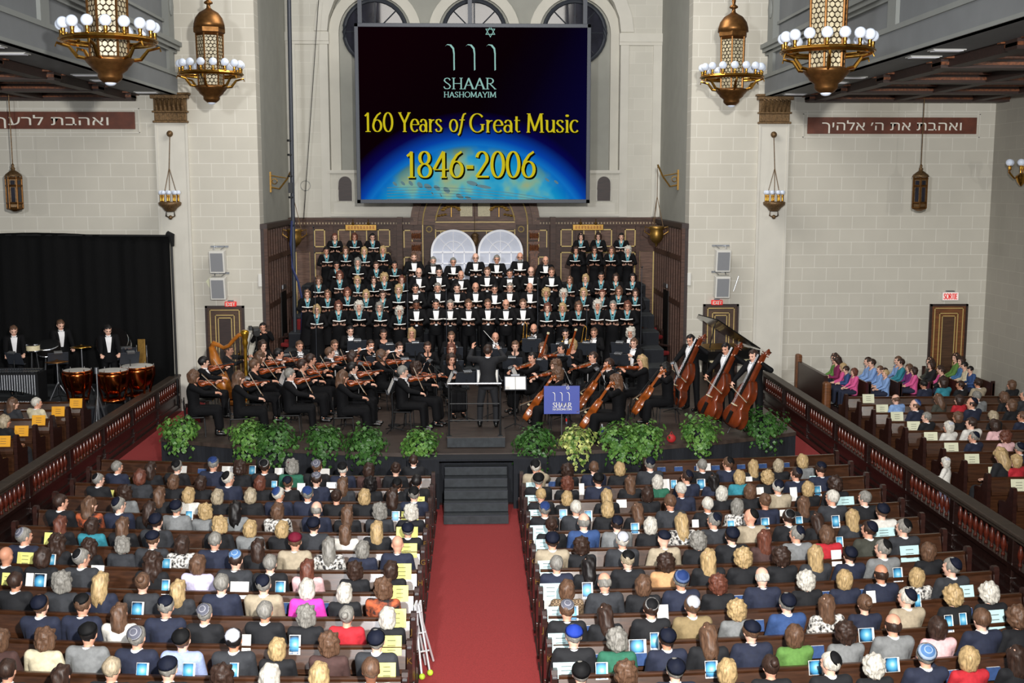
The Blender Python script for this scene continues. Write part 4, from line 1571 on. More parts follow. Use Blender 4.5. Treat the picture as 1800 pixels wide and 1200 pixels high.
def pew(k, x0, x1, label, aisle, z=0., yf=None, letter=None, straight=False):
    """A bench whose sitters face the stage: the top rail of its back lies on ykr(k, x)."""
    yb = yf or (lambda x: ykr(k, x))
    t = thing('pew', label, 'pew', (0, yb(0), z), 0, 'wooden pews')
    f = lambda x: yb(x) - yb(0)
    xs_ = curve_xs(x0 + .05, x1 - .05, 4 if straight else 14)
    MB().sweep([(.0, .1), (.03, .1), (.02, .88), (-.02, .88)], xs_, f).obj('backrest', 'pew_wood', t)
    MB().sweep([(-.03, .88), (.035, .88), (.04, .905), (.02, .925), (-.02, .925), (-.035, .91)], xs_, f).obj('top_rail', 'pew_wood', t)
    MB().sweep([(.04, .35), (.44, .37), (.46, .39), (.45, .41), (.04, .405)], xs_, f).obj('seat', 'pew_wood', t)
    MB().sweep([(-.021, .875), (-.10, .66), (-.11, .60), (-.02, .58)], xs_, f).obj('book_rack', 'pew_wood', t)
    MB().sweep([(.1, .02), (.13, .02), (.13, .35), (.1, .35)], xs_, f).obj('seat_support', 'pew_end_wood', t)
    for x in (x0, x1):
        e = MB()
        y0 = f(x)
        prof = [(-.12, 0), (.5, 0), (.5, .06), (.44, .1), (.44, .55), (.47, .62), (.4, .66), (.2, .68), (.1, .8), (.06, .97), (.02, 1.0), (-.06, 1.0), (-.09, .96), (-.1, .6), (-.12, .1)]
        a = [e.b.verts.new((x - .035, y + y0, zz)) for y, zz in prof]
        b = [e.b.verts.new((x + .035, y + y0, zz)) for y, zz in prof]
        e.b.faces.new(a[::-1])
        e.b.faces.new(b)
        n_ = len(prof)
        for i in range(n_):
            e.b.faces.new((a[i], a[(i + 1) % n_], b[(i + 1) % n_], b[i]))
        eo = e.obj('end_panel', 'pew_end_wood', t)
        if x == aisle:
            sx = 1 if aisle == x1 else -1
            foot = MB().bb(x - .05, x + .05, -.16 + y0, .54 + y0, 0.014, .06)
            foot.box((x + sx * .05, y0 - .1, .45), (.03, .05, .12), None, .008).cyl((x + sx * .05, y0 - .13, .47), (x + sx * .05, y0 - .13, .3), .012)
            foot.obj('foot', 'pew_end_wood', t)
            if letter:
                q = MB().box((x, y0 - .11, .93), (.05, .03, .015))
                q.obj('number_plate', 'steel', t)
                me = font_mesh('row_letter', letter, .11)
                me.materials.append(MATS['gold'])
                put('row_letter', me, t, None, None, (x - .035, y0 - .125, .74))
    return t


XAL, XAR, XOL, XOR = -.80, .88, -7.5, 7.45
LAST = 12
for k in range(0, LAST + 1):
    n_ = ORD[k + 1]
    pew(k, XOL, XAL, 'dark wooden pew, %s from the stage on the harp side of the aisle' % n_, XAL, letter=PEWS[k + 1] if k > 2 else None)
    pew(k, XAR, XOR, 'dark wooden pew, %s from the stage on the double bass side of the aisle' % n_, XAR, letter=PEWS[k + 1] if k > 2 else None)
pew(-1, 3.4, 7.45, 'short dark wooden pew right below the stage on the double bass side', None)
pew(-1, -7.6, -4.4, 'short dark wooden pew right below the stage on the harp side', None)
# side pews under the galleries
SY = lambda j: 28.55 - 1.02 * j
for j in range(12):
    pew(0, 9.55, 14.7, 'side pew under the gallery, %s from the white wall, double bass side' % ORD[j + 1], None, .1, (lambda x, j=j: SY(j)), straight=True)
for j in range(8):
    pew(0, -15.5, -9.6, 'side pew under the gallery, %s from the percussion, harp side' % ORD[j + 1], None, .25, (lambda x, j=j: 27.75 - 1.02 * j), straight=True)
t = thing('side_riser', 'low carpeted platform under the children by the stone wall', 'riser', (12, 30.8, .1))
MB().bb(-2.2, 2.75, -1.25, 1.6, 0, .25).obj('base', 'dark_carpet', t)
BX = [10.55 + .84 * q for q in range(5)]
for q, bx in enumerate(BX):        # benches whose sitters face the stage across the balustrade
    t = thing('bench', 'wooden bench of the children facing the stage, %s from the balustrade' % ORD[q + 1], 'bench', (bx, 30.9, .352), 0, 'children benches')
    MB().bb(-.44, -.02, -1.2, 1.45, .34, .39).obj('seat', 'pew_wood', t)
    MB().bb(0, .04, -1.2, 1.45, .2, .8).obj('backrest', 'pew_wood', t)
    for yy in (-1.2, 1.42):
        MB().bb(-.46, .06, yy, yy + .05, 0, .42).bb(-.04, .06, yy, yy + .05, .4, .86).obj('end_panel', 'pew_end_wood', t)
t = thing('pew_screen', 'tall plank pew screen with a rounded end post by the far balustrade', 'screen', (9.35, 0, .1))
MB().bb(-.05, .05, 29.6, 32.2, 0, 1.3).obj('planks', 'pew_end_wood', t)
MB().bb(-.1, .1, 29.4, 29.65, 0, 1.15, .06).bb(-.08, .08, 32.1, 32.35, 0, 1.5, .05).obj('end_post', 'side_door_wood', t)

# ================================================================ audience
# x,y of the head in the photograph; hair style+colour; clothes; skullcap
CR = dict(A=(200, 800, 6, 6), B=(200, 1000, 6, 6), C=(480, 800, 6.42, 6.42), D=(480, 980, 5.453, 5.453), E=(0, 900, 7.5, 7.5), F=(0, 1040, 7.5, 7.5), G=(0, 780, 7.5, 7.5), H=(900, 800, 6.42, 6.42), I=(900, 980, 5.453, 5.453), J=(1160, 800, 6.42, 6.42), K=(1180, 980, 5.453, 5.453), L=(1420, 840, 6.923, 6.923), M=(1480, 1000, 5.625, 5.625), N=(1560, 620, 7.5, 7.5), O=(1320, 620, 7.5, 7.5), P=(1680, 640, 4.615, 4.615), Q=(440, 360, 4.495, 4.495), R=(820, 360, 4.495, 4.495), U=(300, 560, 6, 6), V=(520, 560, 6, 6), W=(860, 560, 6, 6), T=(780, 560, 2.903, 2.903), Z=(0, 540, 6, 6))


def full(c, x, y):
    a = CR[c]
    return a[0] + x / a[2], a[1] + y / a[3]


AUD = {
    'A': '30,165,Mg,n,,R 255,225,Ba,c 425,150,Ld,k 625,135,Mg,k,k 1075,100,Mg,n,b 1330,145,Cd,k 1610,110,Md,k,K 110,400,Cd,g 625,290,Bb,k 480,410,Lb,k 930,310,Bd,k 1190,245,Mw,n,k,R 1565,300,Ba,k 785,420,By,w 1090,450,Bs,k 1465,455,Bs,k 300,600,Ld,k 630,560,Mg,g,n+ 910,610,Cy,g 1265,580,Lk,g 1725,580,Bb,x 90,735,Lb,k 445,665,Md,c,n+ 1150,760,Cy,k 1475,780,By,g 295,910,Mb,c,n+ 545,930,Bd,x 990,930,Mg,n 1520,980,Ld,k 70,1010,Cg,c 400,1070,Zd,k 880,1130,Bb,I 1265,1090,Md,c,l 1640,1150,Mg,k',
    'B': '285,130,Ub,c 670,220,Ly,c 1130,140,Mg,n 1575,130,Mg,t,n 560,390,Mg,n,n 920,500,Mg,k,g 1600,450,Mg,k 235,690,Mg,n,g 715,745,Mb,v,k+ 1280,740,Mk,c,w 1700,880,By,k 540,1060,Mg,k,n+ 1640,1110,Bw,k 1130,1130,Cd,k',
    'C': '205,130,Cg,e,r 460,120,Mb,k,g 770,170,Ow,n,k 1065,160,Bd,m 1335,170,Ud,k 1585,110,Md,k 215,350,Mb,k,n 530,300,Md,n,g 800,330,Lb,c 1175,340,Ck,k 1330,380,Md,k,k 1555,310,Mk,k 70,455,Mw,n,b,R 500,440,Mg,n,b 860,470,Ud,k 1045,465,By,k 1180,440,Ld,k 1510,440,Mg,n,k 495,620,Og,n 830,660,Lb,k 1200,630,Cg,c 1555,650,Cw,k 100,850,By,k 465,790,Md,c,n+ 790,880,Lb,w 1100,840,Ly,k 1520,900,Mg,k,n+ 300,1000,Mb,t,r+ 610,1060,Lg,x 960,1090,Bg,n 1395,1060,O-,n',
    'D': '330,110,La,p 810,160,Cd,k 1100,145,Bd,k 320,330,Bw,M 690,360,Bw,k 1040,280,Cb,z 325,560,Cg,k 690,560,Ug,r 1085,590,Bw,k 530,820,Cb,m 990,800,Mg,c,n+ 430,1150,By,k 930,1085,Mb,w',
    'E': '820,160,La,k 1170,200,Bd,q 400,310,Mg,n,g,R 110,570,O-,k 890,420,Zd,k 480,570,Bd,k 1070,570,Mg,c,K,R 1300,530,Zd,k 190,930,Md,k 830,870,Cg,c 1260,930,Ly,n',
    'F': '580,150,Mb,n,n+ 1000,170,Mb,n,k 1560,280,Lb,w 500,690,Cb,o 1120,590,Mk,g,k+ 20,640,Bb,m 80,1060,Md,k 800,1120,Ld,k 1420,1080,Ms,k',
    'G': '1290,530,Mg,k,K,R 1030,750,Md,k,,R 1180,750,Lb,z,,R 1490,800,Mg,n,n,R',
    'H': '185,130,Mw,t,k,H 640,190,Cd,k 925,165,Mb,n 1215,190,By,k 1560,95,Mg,c,n 265,285,Mg,k,k+ 625,345,Ca,k 975,290,Md,n,k+ 1340,330,Lb,k 1645,330,Bw,e 210,510,My,k 625,520,By,k 1080,510,Ly,k 1535,450,Bd,k 340,630,Mg,k,b 725,610,Mw,c 1125,640,By,k 1390,670,Lb,k 475,770,Ud,k 785,720,Og,b 1190,790,Md,g,n 1580,800,Bw,k 380,950,Md,t,n+ 1250,960,Mw,c,w 785,1040,Cd,k',
    'I': '365,90,Mg,n 740,120,Lk,k 1120,60,Ms,k,k 1480,50,Cd,f 530,320,Bb,y 925,275,Og,c 1250,250,Bb,k 450,560,Mb,k,g 905,600,Ld,k 1335,490,Md,k,K 600,790,Mg,k,B+ 1010,830,Cg,e 1490,800,Md,n,n+ 530,1130,Mg,k,k+ 1095,1100,Cb,k 1570,1090,Mg,n,n+',
    'J': '515,140,Mg,k 795,110,Mb,n,k,L 1045,150,Ly,k 1330,150,Bs,k 1605,85,By,g 330,260,Md,n,n,L 605,300,Lk,n 905,280,By,q 1220,270,Cy,k 1560,240,Md,n,n,L 255,425,Mw,n 710,455,Bw,k 1030,420,Bb,k 1325,370,Mw,t,n 1680,390,By,k 135,520,Mb,c 565,570,Mw,k 865,590,Bg,x 1205,520,Ub,n 1640,560,Lb,k 290,760,Ly,x 1030,690,O-,t,k,L 570,760,Mg,c,n,L 1490,710,Md,k,K 1770,790,Ld,k 110,985,O-,t,n+ 390,960,Cg,k 830,890,Md,k,n+ 1170,930,La,m 1570,890,Mg,g,n,L 560,1120,Ly,k 940,1130,Cy,k 1400,1120,Cd,k 1740,1090,Ly,c',
    'K': '105,200,Mg,n,b+ 435,265,Ca,k 890,220,Ow,n 1300,230,Cw,k 1670,220,By,n 205,460,Mb,T,w 635,520,Cy,g 1115,440,Mg,b,n+ 1520,450,Lb,x 370,760,Lb,k 790,750,Mb,n,n+ 1190,750,Bb,G 1680,720,Cd,g 565,1080,By,k 955,1080,Ud,k 1630,1020,Mw,k,k,L',
    'L': '290,230,Mw,c,,L 360,80,Cd,k 700,260,Mg,k,,L 580,480,Ly,c 880,390,Mb,w,n+ 750,590,Md,O,n+,L 1170,570,Mg,c,k,L 240,710,Bb,r 910,830,Mg,g,k,L 530,970,Md,n,n+ 1480,900,Bb,k 1700,1060,Mg,c,n+,L 165,-95,Md,n,n',
    'M': '395,60,Od,n 800,110,By,x 210,360,Ub,n 650,300,Mw,t,n+,L 1150,300,Cy,k 1490,270,Cw,k 515,540,Od,g 960,580,Bd,p 1390,480,Mb,n 1780,490,Cb,k 840,820,Mg,n,l+,H 1270,880,By,r 1740,880,Ld,k 230,990,Cw,k',
}
KIND = {'M': 'man', 'O': 'balding man'}
HSN = {'B': 'bobbed', 'L': 'long-haired', 'C': 'curly', 'U': 'pinned-up', 'Z': 'long curly'}
rowmem = {}
seats = []
for c_, txt in AUD.items():
    for tok in txt.split():
        q = tok.split(',')
        u, v = full(c_, float(q[0]), float(q[1]))
        hs, hc = q[2][0], q[2][1]
        p0 = at_z(u, v, 1.2)
        side = -1 if p0.x < 0 else 1
        # the row whose seat line the ray meets nearest to a seated head's height
        best = None
        for k in range(0, LAST + 2):
            y_ = ykr(k, p0.x) + .2
            p = at_y(u, v, y_)
            if best is None or abs(p.z - 1.19) < abs(best[1].z - 1.19):
                best = (k, p)
        k, p = best
        seats.append([side, k, p.x, p.z, hs, hc, q[3], q[4] if len(q) > 4 else '', q[5] if len(q) > 5 else ''])
# spread sitters who would touch
for side in (-1, 1):
    for k in range(0, LAST + 2):
        row = sorted([s_ for s_ in seats if s_[0] == side and s_[1] == k], key=lambda s_: s_[2] * side)
        for it in range(6):
            for a, b in zip(row, row[1:]):
                gap = abs(b[2] - a[2])
                if gap < .50:
                    m_ = (.50 - gap) / 2
                    a[2] -= side * m_
                    b[2] += side * m_
        lim = .88 + .24 if side > 0 else .80 + .24
        for s_ in row:
            if abs(s_[2]) < lim:
                s_[2] = side * lim
            if abs(s_[2]) > 7.2:
                s_[2] = side * 7.2
        for i, s_ in enumerate(row):
            s_.append(i + 1)
            s_.append(len(row))


def dress_up(hs, cl, kip):
    if hs in 'MO':
        d_ = [('jacket', 'cloth_' + cl), ('trousers', 'cloth_k' if cl not in 'nc' else 'cloth_' + cl), ('collar', 'shirt_white'), ('shoes', 'shoe_black')]
        if cl in 'wvL':
            d_[2] = ('collar', 'cloth_' + cl)
        return d_
    return [('top' if cl not in 'fo' else 'jacket', 'cloth_' + cl), ('skirt', 'cloth_k'), ('shoes', 'shoe_black')]


def looks(hs, hc, cl, kip):
    hn = HN.get(hc, '')
    if hs == 'M':
        a = hn + '-haired man'
    elif hs == 'O':
        a = ('bald man' if hc == '-' else 'balding ' + hn + ' man')
    else:
        a = {'B': hn + '-bobbed woman', 'L': 'long-haired ' + hn + ' woman', 'C': 'curly ' + hn + ' woman', 'U': 'pinned-up ' + hn + ' woman', 'Z': 'long-curled ' + hn + ' woman'}[hs]
    b = '%s %s' % (CN[cl], 'jacket' if hs in 'MO' else ('coat' if cl in 'f' else 'top'))
    return a + ' in ' + b + ((' and ' + KN[kip[0]] + ' skullcap') if kip else '')


PEOPLE = []
for s_ in seats:
    side, k, x, z, hs, hc, cl, kip, pose, i, n = s_
    fig = {'L': 'audL', 'R': 'audR', 'H': 'audH'}.get(pose) or rnd.choice(['aud0', 'aud0', 'aud0', 'audD'] if True else [])
    base = 1.235
    sc = max(.9, min(1.04, (z - .45) / (base - .45 - (.02 if fig == 'audD' else 0)) * .5 + .5))
    if hs not in 'MO':
        sc *= .97
    y = ykr(k, x) + .225
    yaw = .022 * x + rnd.uniform(-.07, .07)
    o = person('person', fig, (x, y, .45 - .45 * sc), yaw, sc, None if hc == '-' else hs, hc, dress_up(hs, cl, kip), kip, 'skin_dark' if (hs, hc, cl) == ('M', 'b', 'w') and side < 0 else None, front=(fig in ('audL', 'audR', 'audH')))
    tag(o, '%s, %s from aisle, %s %s-side pew' % (looks(hs, hc, cl, kip), ORD[i], ORD[k + 1], 'harp' if side < 0 else 'bass'), 'person', 'audience in the pews')
    PEOPLE.append(o)
print('audience', len(seats))

# side section, double bass side
SIDE = {
    'N': '590,420,Mk,n 730,390,Bd,q 960,430,Md,k 1130,400,Md,t 1210,580,Mg,g 140,620,Ob,L 370,690,Ob,n,b+ 720,610,Lb,O 930,620,Bd,r 1120,650,Od,n,n+ 520,850,Mg,k 930,850,Bb,k 1110,930,Md,w 810,990,Bw,w,w+ 1430,850,Bs,k 1450,960,Bd,p 1560,1120,Ca,p 1640,430,Bb,k 1620,590,Bb,k 1640,690,Bb,k 1780,540,Mg,c 1780,860,Mb,n 1140,1130,Mg,n,n+',
    'P': '310,740,Ly,k 480,790,By,r 520,700,Mg,n,n+',
}
adults = []
for c_, txt in SIDE.items():
    for tok in txt.split():
        q = tok.split(',')
        u, v = full(c_, float(q[0]), float(q[1]))
        best = None
        for j in range(12):
            p = at_y(u, v, SY(j) + .22)
            if best is None or abs(p.z - 1.33) < abs(best[1].z - 1.33):
                best = (j, p)
        adults.append([best[0], best[1].x, best[1].z] + q[2:])
for j in range(12):
    row = sorted([a for a in adults if a[0] == j], key=lambda a: a[1])
    for it in range(8):
        for a, b in zip(row, row[1:]):
            if b[1] - a[1] < .46:
                m_ = (.46 - (b[1] - a[1])) / 2
                a[1] -= m_
                b[1] += m_
    for i, a in enumerate(row):
        hs, hc, cl, kip = a[3][0], a[3][1], a[4], (a[5] if len(a) > 5 else '')
        x = max(9.95, min(14.3, a[1]))
        sc = max(.92, min(1.06, (a[2] - .55) / .785))
        o = person('person', rnd.choice(['audL', 'audL', 'aud0', 'audD']), (x, SY(j) + .225, .1 + .45 - .45 * sc), .42 + rnd.uniform(-.1, .1), sc, hs, hc, dress_up(hs, cl, kip), kip, None, True)
        tag(o, '%s, %s inward, %s bass-side side pew' % (looks(hs, hc, cl, kip).replace(' and ', ', '), ORD[i + 1], ORD[j + 1]), 'person', 'audience in the side pews')
# children in the front side pews
KIDSL = {
    'O': '900,20,Ld,G,gl 980,80,Ld,R,gl 1180,190,By,P,gl 1265,200,Md,b,by 1345,280,Ba,P,gl 1500,120,Md,L,by 1590,120,Md,L,by 1650,300,My,L,by',
    'N': '95,120,Md,q,by 195,110,Mb,L,by 305,180,Bb,V,gl 45,240,Mb,L,by 165,290,Md,L,by 345,240,Bd,P,gl 590,150,Bd,k,gl 600,240,Md,k,by 765,120,Ld,O,gl 830,210,Bd,P,gl 1140,70,Ld,G,gl 1255,100,Bd,Q,gl 1345,150,Mk,o,by 1565,210,Mk,b,by',
}
kn = 0
ks = []
for c_, txt in KIDSL.items():
    for tok in txt.split():
        q = tok.split(',')
        u, v = full(c_, float(q[0]), float(q[1]))
        yy = max(29.95, min(32.0, 32.0 - (v - 612) * .036))
        p = at_y(u, v, yy)
        ks.append([p.x, yy, p.z] + q[2:])
ks.sort()
cols = {}
for a in ks:
    q = min(range(5), key=lambda i_: abs(BX[i_] - .2 - a[0]))
    cols.setdefault(q, []).append(a)
for q, col in cols.items():
    col.sort(key=lambda a: a[1])
    for it in range(10):
        for a, b in zip(col, col[1:]):
            if b[1] - a[1] < .36:
                m_ = (.36 - (b[1] - a[1])) / 2
                a[1] -= m_
                b[1] += m_
    for i, a in enumerate(col):
        hs, hc, cl = a[3][0], a[3][1], a[4]
        yy = max(29.9, min(32.1, a[1]))
        sc = max(.78, min(1.0, (a[2] - .35 - .45) / .785))
        xx = max(BX[q] - .3, min(BX[q] - .2, a[0]))
        o = person('person', 'audL' if a[4] in 'GQO' else ('audD' if a[4] in 'Rbo' else 'aud0'), (xx, yy, .35 + .43 - .45 * sc), PI / 2 + rnd.uniform(-.35, .1), sc, hs, hc, [('top', 'cloth_' + cl), ('trousers', 'cloth_n'), ('shoes', 'shoe_black')], '', 'skin_light', True)
        tag(o, '%s-haired %s in %s top, %s from the front of the %s children bench' % (HN[hc], 'girl' if a[5] == 'gl' else 'boy', CN[cl], ORD[i + 1], ORD[q + 1]), 'person', 'children by the stone wall')
p = at_z(1603, 810, 1.2)
o = person('person', 'choir', (9.0, p.y, .005 if p.x < 9.2 else .1), .9, .72, 'B', 'w', [('top', 'cloth_w'), ('skirt', 'cloth_I'), ('shoes', 'shoe_black')], 'w+', 'skin_light', True)
tag(o, 'child in white bonnet and pale dress standing behind the bass-side balustrade', 'person')
# people in the side pews on the harp side
for i, (u, v, hs, hc, cl, lb) in enumerate(((23, 717, 'L', 'b', 'c', 'long-haired brown woman before the vibraphone in the harp-side side pew'), (64, 711, 'M', 'w', 'o', 'white-haired man in cream jacket below the timpani, reading a program'), (8, 748, 'B', 's', 'k', 'ash blond woman at the picture edge in the harp-side side pew'))):
    j = min(range(8), key=lambda j_: abs(at_y(u, v, 27.75 - 1.02 * j_ + .22).z - 1.47))
    p = at_y(u, v, 27.75 - 1.02 * j + .22)
    o = person('person', 'audR', (p.x, 27.75 - 1.02 * j + .225, .25), -.4, 1.0, hs, hc, dress_up(hs, cl, ''), '', None, True)
    tag(o, lb, 'person', 'audience in the side pews')

# ================================================================ choir
CHOIR = {
    ('women', 'harp'): [
        'Q 525,815,By 690,790,Ba 858,780,Cw 1015,800,Bg 1178,830,Cw', 'Q 450,695,Lb 605,700,Lb 765,680,Ba 910,700,By 1048,700,Ud 1168,660,By',
        'Q 540,590,Cb 700,550,Ba 845,585,By 972,590,Ld 1058,565,Cy 1193,585,Ba', 'Q 682,475,Uk 843,445,Bg 995,475,Ud 1137,500,Uk',
        'Q 600,370,Uk 748,365,Bb 900,375,By 1045,350,By', 'Q 668,265,Ua 820,300,Ba 965,262,Uk'],
    ('men', 'middle'): [
        'Q 1312,780,Mk 1465,765,Mk 1580,785,Mg 1722,755,Mb R 18,750,Mb 168,760,Mb 312,750,Ob 448,730,Mb', 'Q 1305,660,Mk 1478,650,Mg 1632,645,Mk 1780,630,Ob R 222,665,Mk 345,655,Mg 500,655,Og',
        'Q 1332,535,Og 1490,520,Mk 1665,555,Ow R 165,530,Mb 342,540,Mk 512,525,Ob 672,530,Mb', 'Q 1292,410,Mb+ 1443,445,Mg+ 1603,450,Mg 1780,420,Og R 240,430,Mg 425,415,Og+ 625,440,Og'],
    ('women', 'bass'): [
        'R 640,800,Ba 762,805,By 885,790,Bb 1040,785,Cw 1158,775,Mg 1278,790,Ba', 'R 628,685,Cy 770,695,Cw 925,680,By 1078,695,Ua 1203,670,Bb 1340,690,Bd',
        'R 815,590,Lb 945,575,By 1065,555,Uk 1185,570,Bd 1315,565,Bk', 'R 865,495,Bd 1015,500,Bd 1145,475,Bb 1280,470,Cw', 'R 905,350,Lk 1045,375,Bd 1222,415,Uk'],
}
CURRENT = None
mb = MB()
for s in (-1, 1):
    mb.prism([(0, 0), (s * .17, .028), (s * .17, .036), (0, .008)], -.13, .13)
FOLD = mb.mesh('cover')
mb = MB()
for s in (-1, 1):
    mb.prism([(0, .009), (s * .168, .037), (s * .168, .058), (0, .03)], -.128, .136)
PAGE = mb.mesh('pages')
FOLD.materials.append(MATS['black_silk'])
PAGE.materials.append(MATS['paper'])
fig_c = FIG['choir']
nsing = 0
ERR = []
for (sex, sd), rows in CHOIR.items():
    for r, txt in enumerate(rows):
        k = r + (1 if (sd == 'bass' and r >= 3) else 0)
        crop, lst = None, []
        for tok in txt.split():
            if len(tok) == 1:
                crop = tok
                continue
            x, y, h = tok.split(',')
            u, v = full(crop, float(x), float(y))
            lst.append((u, v, h))
        lst.sort(key=lambda q: q[0])
        Y = 31.25 + .9 * k
        P = [at_y(u, v, Y) for u, v, h in lst]
        # keep elbows apart
        X_ = [p.x for p in P]
        for i, (u, v, h) in enumerate(lst):
            p = P[i]
            sc = (p.z - ZR[k]) / 1.62
            ERR.append((sd, k, round(sc, 3)))
            sc = max(.93, min(1.06, sc))
            hs, hc = h[0], h[1]
            rz = PI - math.atan2(p.x * .55, 14) + rnd.uniform(-.06, .06)
            loc = (X_[i], Y + (.14 if i % 2 else -.02), ZR[k] + .003)
            if sex == 'women':
                cl = [('top', 'black_dress'), ('skirt', 'black_dress'), ('scarf', 'scarf_teal'), ('shoes', 'shoe_black')]
                sc *= .98
            else:
                cl = TUX
            o = person('choir_singer', 'choir', loc, rz, sc, hs, hc, cl, '', 'skin_dark' if (sd, r, i) == ('middle', 0, 0) else rnd.choice(['skin', 'skin_light']), True, hc if h.endswith('+') else None, rnd.random() < .25)
            who = '%s-haired %s' % (HN[hc], 'woman' if sex == 'women' else 'man') if hs != 'O' else 'balding %s man' % HN[hc]
            where = '%s from %s, %s choir row%s' % (ORD[i + 1], {'harp': 'the harp side', 'middle': 'the harp side', 'bass': 'the men'}[sd], ORD[k + 1], {'harp': ' on the harp side', 'middle': ' of men', 'bass': ' beyond the men'}[sd])
            where = {'harp': '%s from outer end, harp-side women, choir row %s', 'middle': '%s of the men from harp side, choir row %s', 'bass': '%s from the men, bass-side women, choir row %s'}[sd] % (ORD[i + 1], ['one', 'two', 'three', 'four', 'five', 'six'][k])
            tag(o, '%s in %s, %s' % (who, 'teal scarf' if sex == 'women' else 'black tie', where), 'person', 'choir on the risers')
            fm = Matrix.Translation(loc) @ Matrix.Rotation(rz, 4, 'Z') @ Matrix.Scale(sc, 4) @ Matrix.Translation((0, .36, 1.185)) @ Matrix.Rotation(math.radians(32 + rnd.uniform(-12, 12)), 4, 'X')
            f = put('music_folder', FOLD, None, None, fm)
            put('pages', PAGE, f)
            tag(f, 'open black music folder held by singer %s' % where.replace('choir ', ''), 'folder', 'choir folders')
            nsing += 1
print('choir', nsing)
import collections
dd = collections.defaultdict(list)
for a, b, c in ERR:
    dd[(a, b)].append(c)
for a in dd:
    print('choir scale', a, round(sum(dd[a]) / len(dd[a]), 3), min(dd[a]), max(dd[a]))

# ================================================================ instruments


def outline(kind):
    if kind == 'violin':
        half = [(0, 0), (.10, .004), (.19, .03), (.245, .10), (.25, .19), (.225, .28), (.18, .36), (.155, .40), (.16, .46), (.14, .52), (.15, .58), (.185, .63), (.205, .72), (.2, .82), (.165, .91), (.1, .975), (.04, 1.0)]
    else:
        half = [(0, 0), (.1, .004), (.2, .03), (.27, .10), (.285, .2), (.265, .29), (.2, .37), (.175, .41), (.185, .46), (.165, .51), (.175, .56), (.205, .61), (.215, .70), (.19, .80), (.13, .9), (.06, .98), (.03, 1.0)]
    return half


def fiddle(name, kind, body, total, thick, wmat, label, M, group):
    """A bowed string instrument: y up its length from the bottom of the body, z out of its front."""
    t = put(name, None, None)
    t.matrix_world = M
    tag(t, label, kind if kind != 'violin' else 'violin', group)
    half = outline('violin' if kind in ('violin', 'viola', 'cello') else 'bass')
    pts = [(x * body, y * body) for x, y in half]
    poly = [(-x, y) for x, y in pts[:0:-1]] + pts
    mb = MB()
    n = len(poly)
    cx, cy = 0, body * .5
    rings = []
    for sc, z in ((.5, thick * .72), (.85, thick * .62), (1.0, thick * .46), (.97, thick * .4), (.97, -thick * .4), (1.0, -thick * .46), (.85, -thick * .62), (.5, -thick * .72)):
        rings.append([mb.b.verts.new(((x - cx) * sc + cx, (y - cy) * sc + cy, z)) for x, y in poly])
    for A, B in zip(rings, rings[1:]):
        for i in range(n):
            mb.b.faces.new((A[i], A[(i + 1) % n], B[(i + 1) % n], B[i]))
    mb.b.faces.new(rings[0])
    mb.b.faces.new(rings[-1][::-1])
    mb.obj('body', wmat, t, True)
    q = MB()
    nw = body * .036
    L = total
    q.bb(-nw, nw, body * .98, L * .93, -thick * .1, thick * .35)
    q.obj('neck', wmat, t)
    s_ = MB()
    r = body * .05
    s_.tube([(0, L * .92, thick * .1), (0, L * .97, -thick * .05), (0, L, -thick * .25), (0, L - r * .4, -thick * .25 - r), (0, L - r * 1.2, -thick * .2 - r * .6)], [nw, nw * .9, nw * 1.1, nw * .9, nw * .7], 6)
    for sgn in (-1, 1):
        s_.cyl((0, L * .93, 0), (sgn * nw * 3, L * .935, 0), nw * .3, n=5)
        s_.cyl((0, L * .955, 0), (sgn * nw * 3, L * .96, 0), nw * .3, n=5)
    s_.obj('scroll', wmat, t, True)
    q = MB().bb(-nw * .9, nw * .9, body * .66, L * .92, thick * .7, thick * .86)
    q.obj('fingerboard', 'ebony', t)
    q = MB().bb(-nw * 1.1, nw * 1.1, body * .06, body * .3, thick * .75, thick * .9)
    q.obj('tailpiece', 'ebony', t)
    q = MB().bb(-body * .055, body * .055, body * .43, body * .445, thick * .65, thick * 1.15)
    q.obj('bridge', 'ivory', t)
    q = MB()
    for sgn in (-1, 1):
        q.tube([(sgn * body * .08, body * .36, thick * .7), (sgn * body * .1, body * .41, thick * .69), (sgn * body * .085, body * .47, thick * .7)], body * .007, 5)
    q.obj('sound_holes', 'ebony', t)
    q = MB()
    for i in range(4):
        x = (i - 1.5) * nw * .45
        q.tube([(x, body * .28, thick * .95), (x, body * .437, thick * 1.17), (x * .8, L * .92, thick * .92)], body * .0011, 4)
    q.obj('strings', 'steel', t)
    if kind in ('cello', 'bass'):
        MB().cyl((0, .01, 0), (0, -body * (.36 if kind == 'cello' else .14), 0), .009).obj('endpin', 'chrome', t)
    return t


def bow(label, a, b, group, k=1.0):
    """a: hand, b: tip."""
    a, b = V(a), V(b)
    y = (b - a).normalized()
    x = y.cross(V((0, 0, 1))).normalized()
    z = x.cross(y)
    M = Matrix((x, y, z)).transposed().to_4x4()
    M.translation = a
    L = (b - a).length
    o = MB().tube([(0, -.03, .012), (0, L * .3, .006), (0, L * .7, .007), (0, L, .016)], [.0065 * k, .006 * k, .0055 * k, .005 * k], 6).obj('bow', 'bow_wood')
    o.matrix_world = M
    MB().box((0, .03, 0), (.012 * k, .05, .022 * k)).obj('frog', 'ebony', o)
    MB().bb(-.004 * k, .004 * k, .05, L - .01, -.010, -.007).obj('bow_hair', 'bow_hair', o)
    tag(o, label, 'bow', group)
    return o


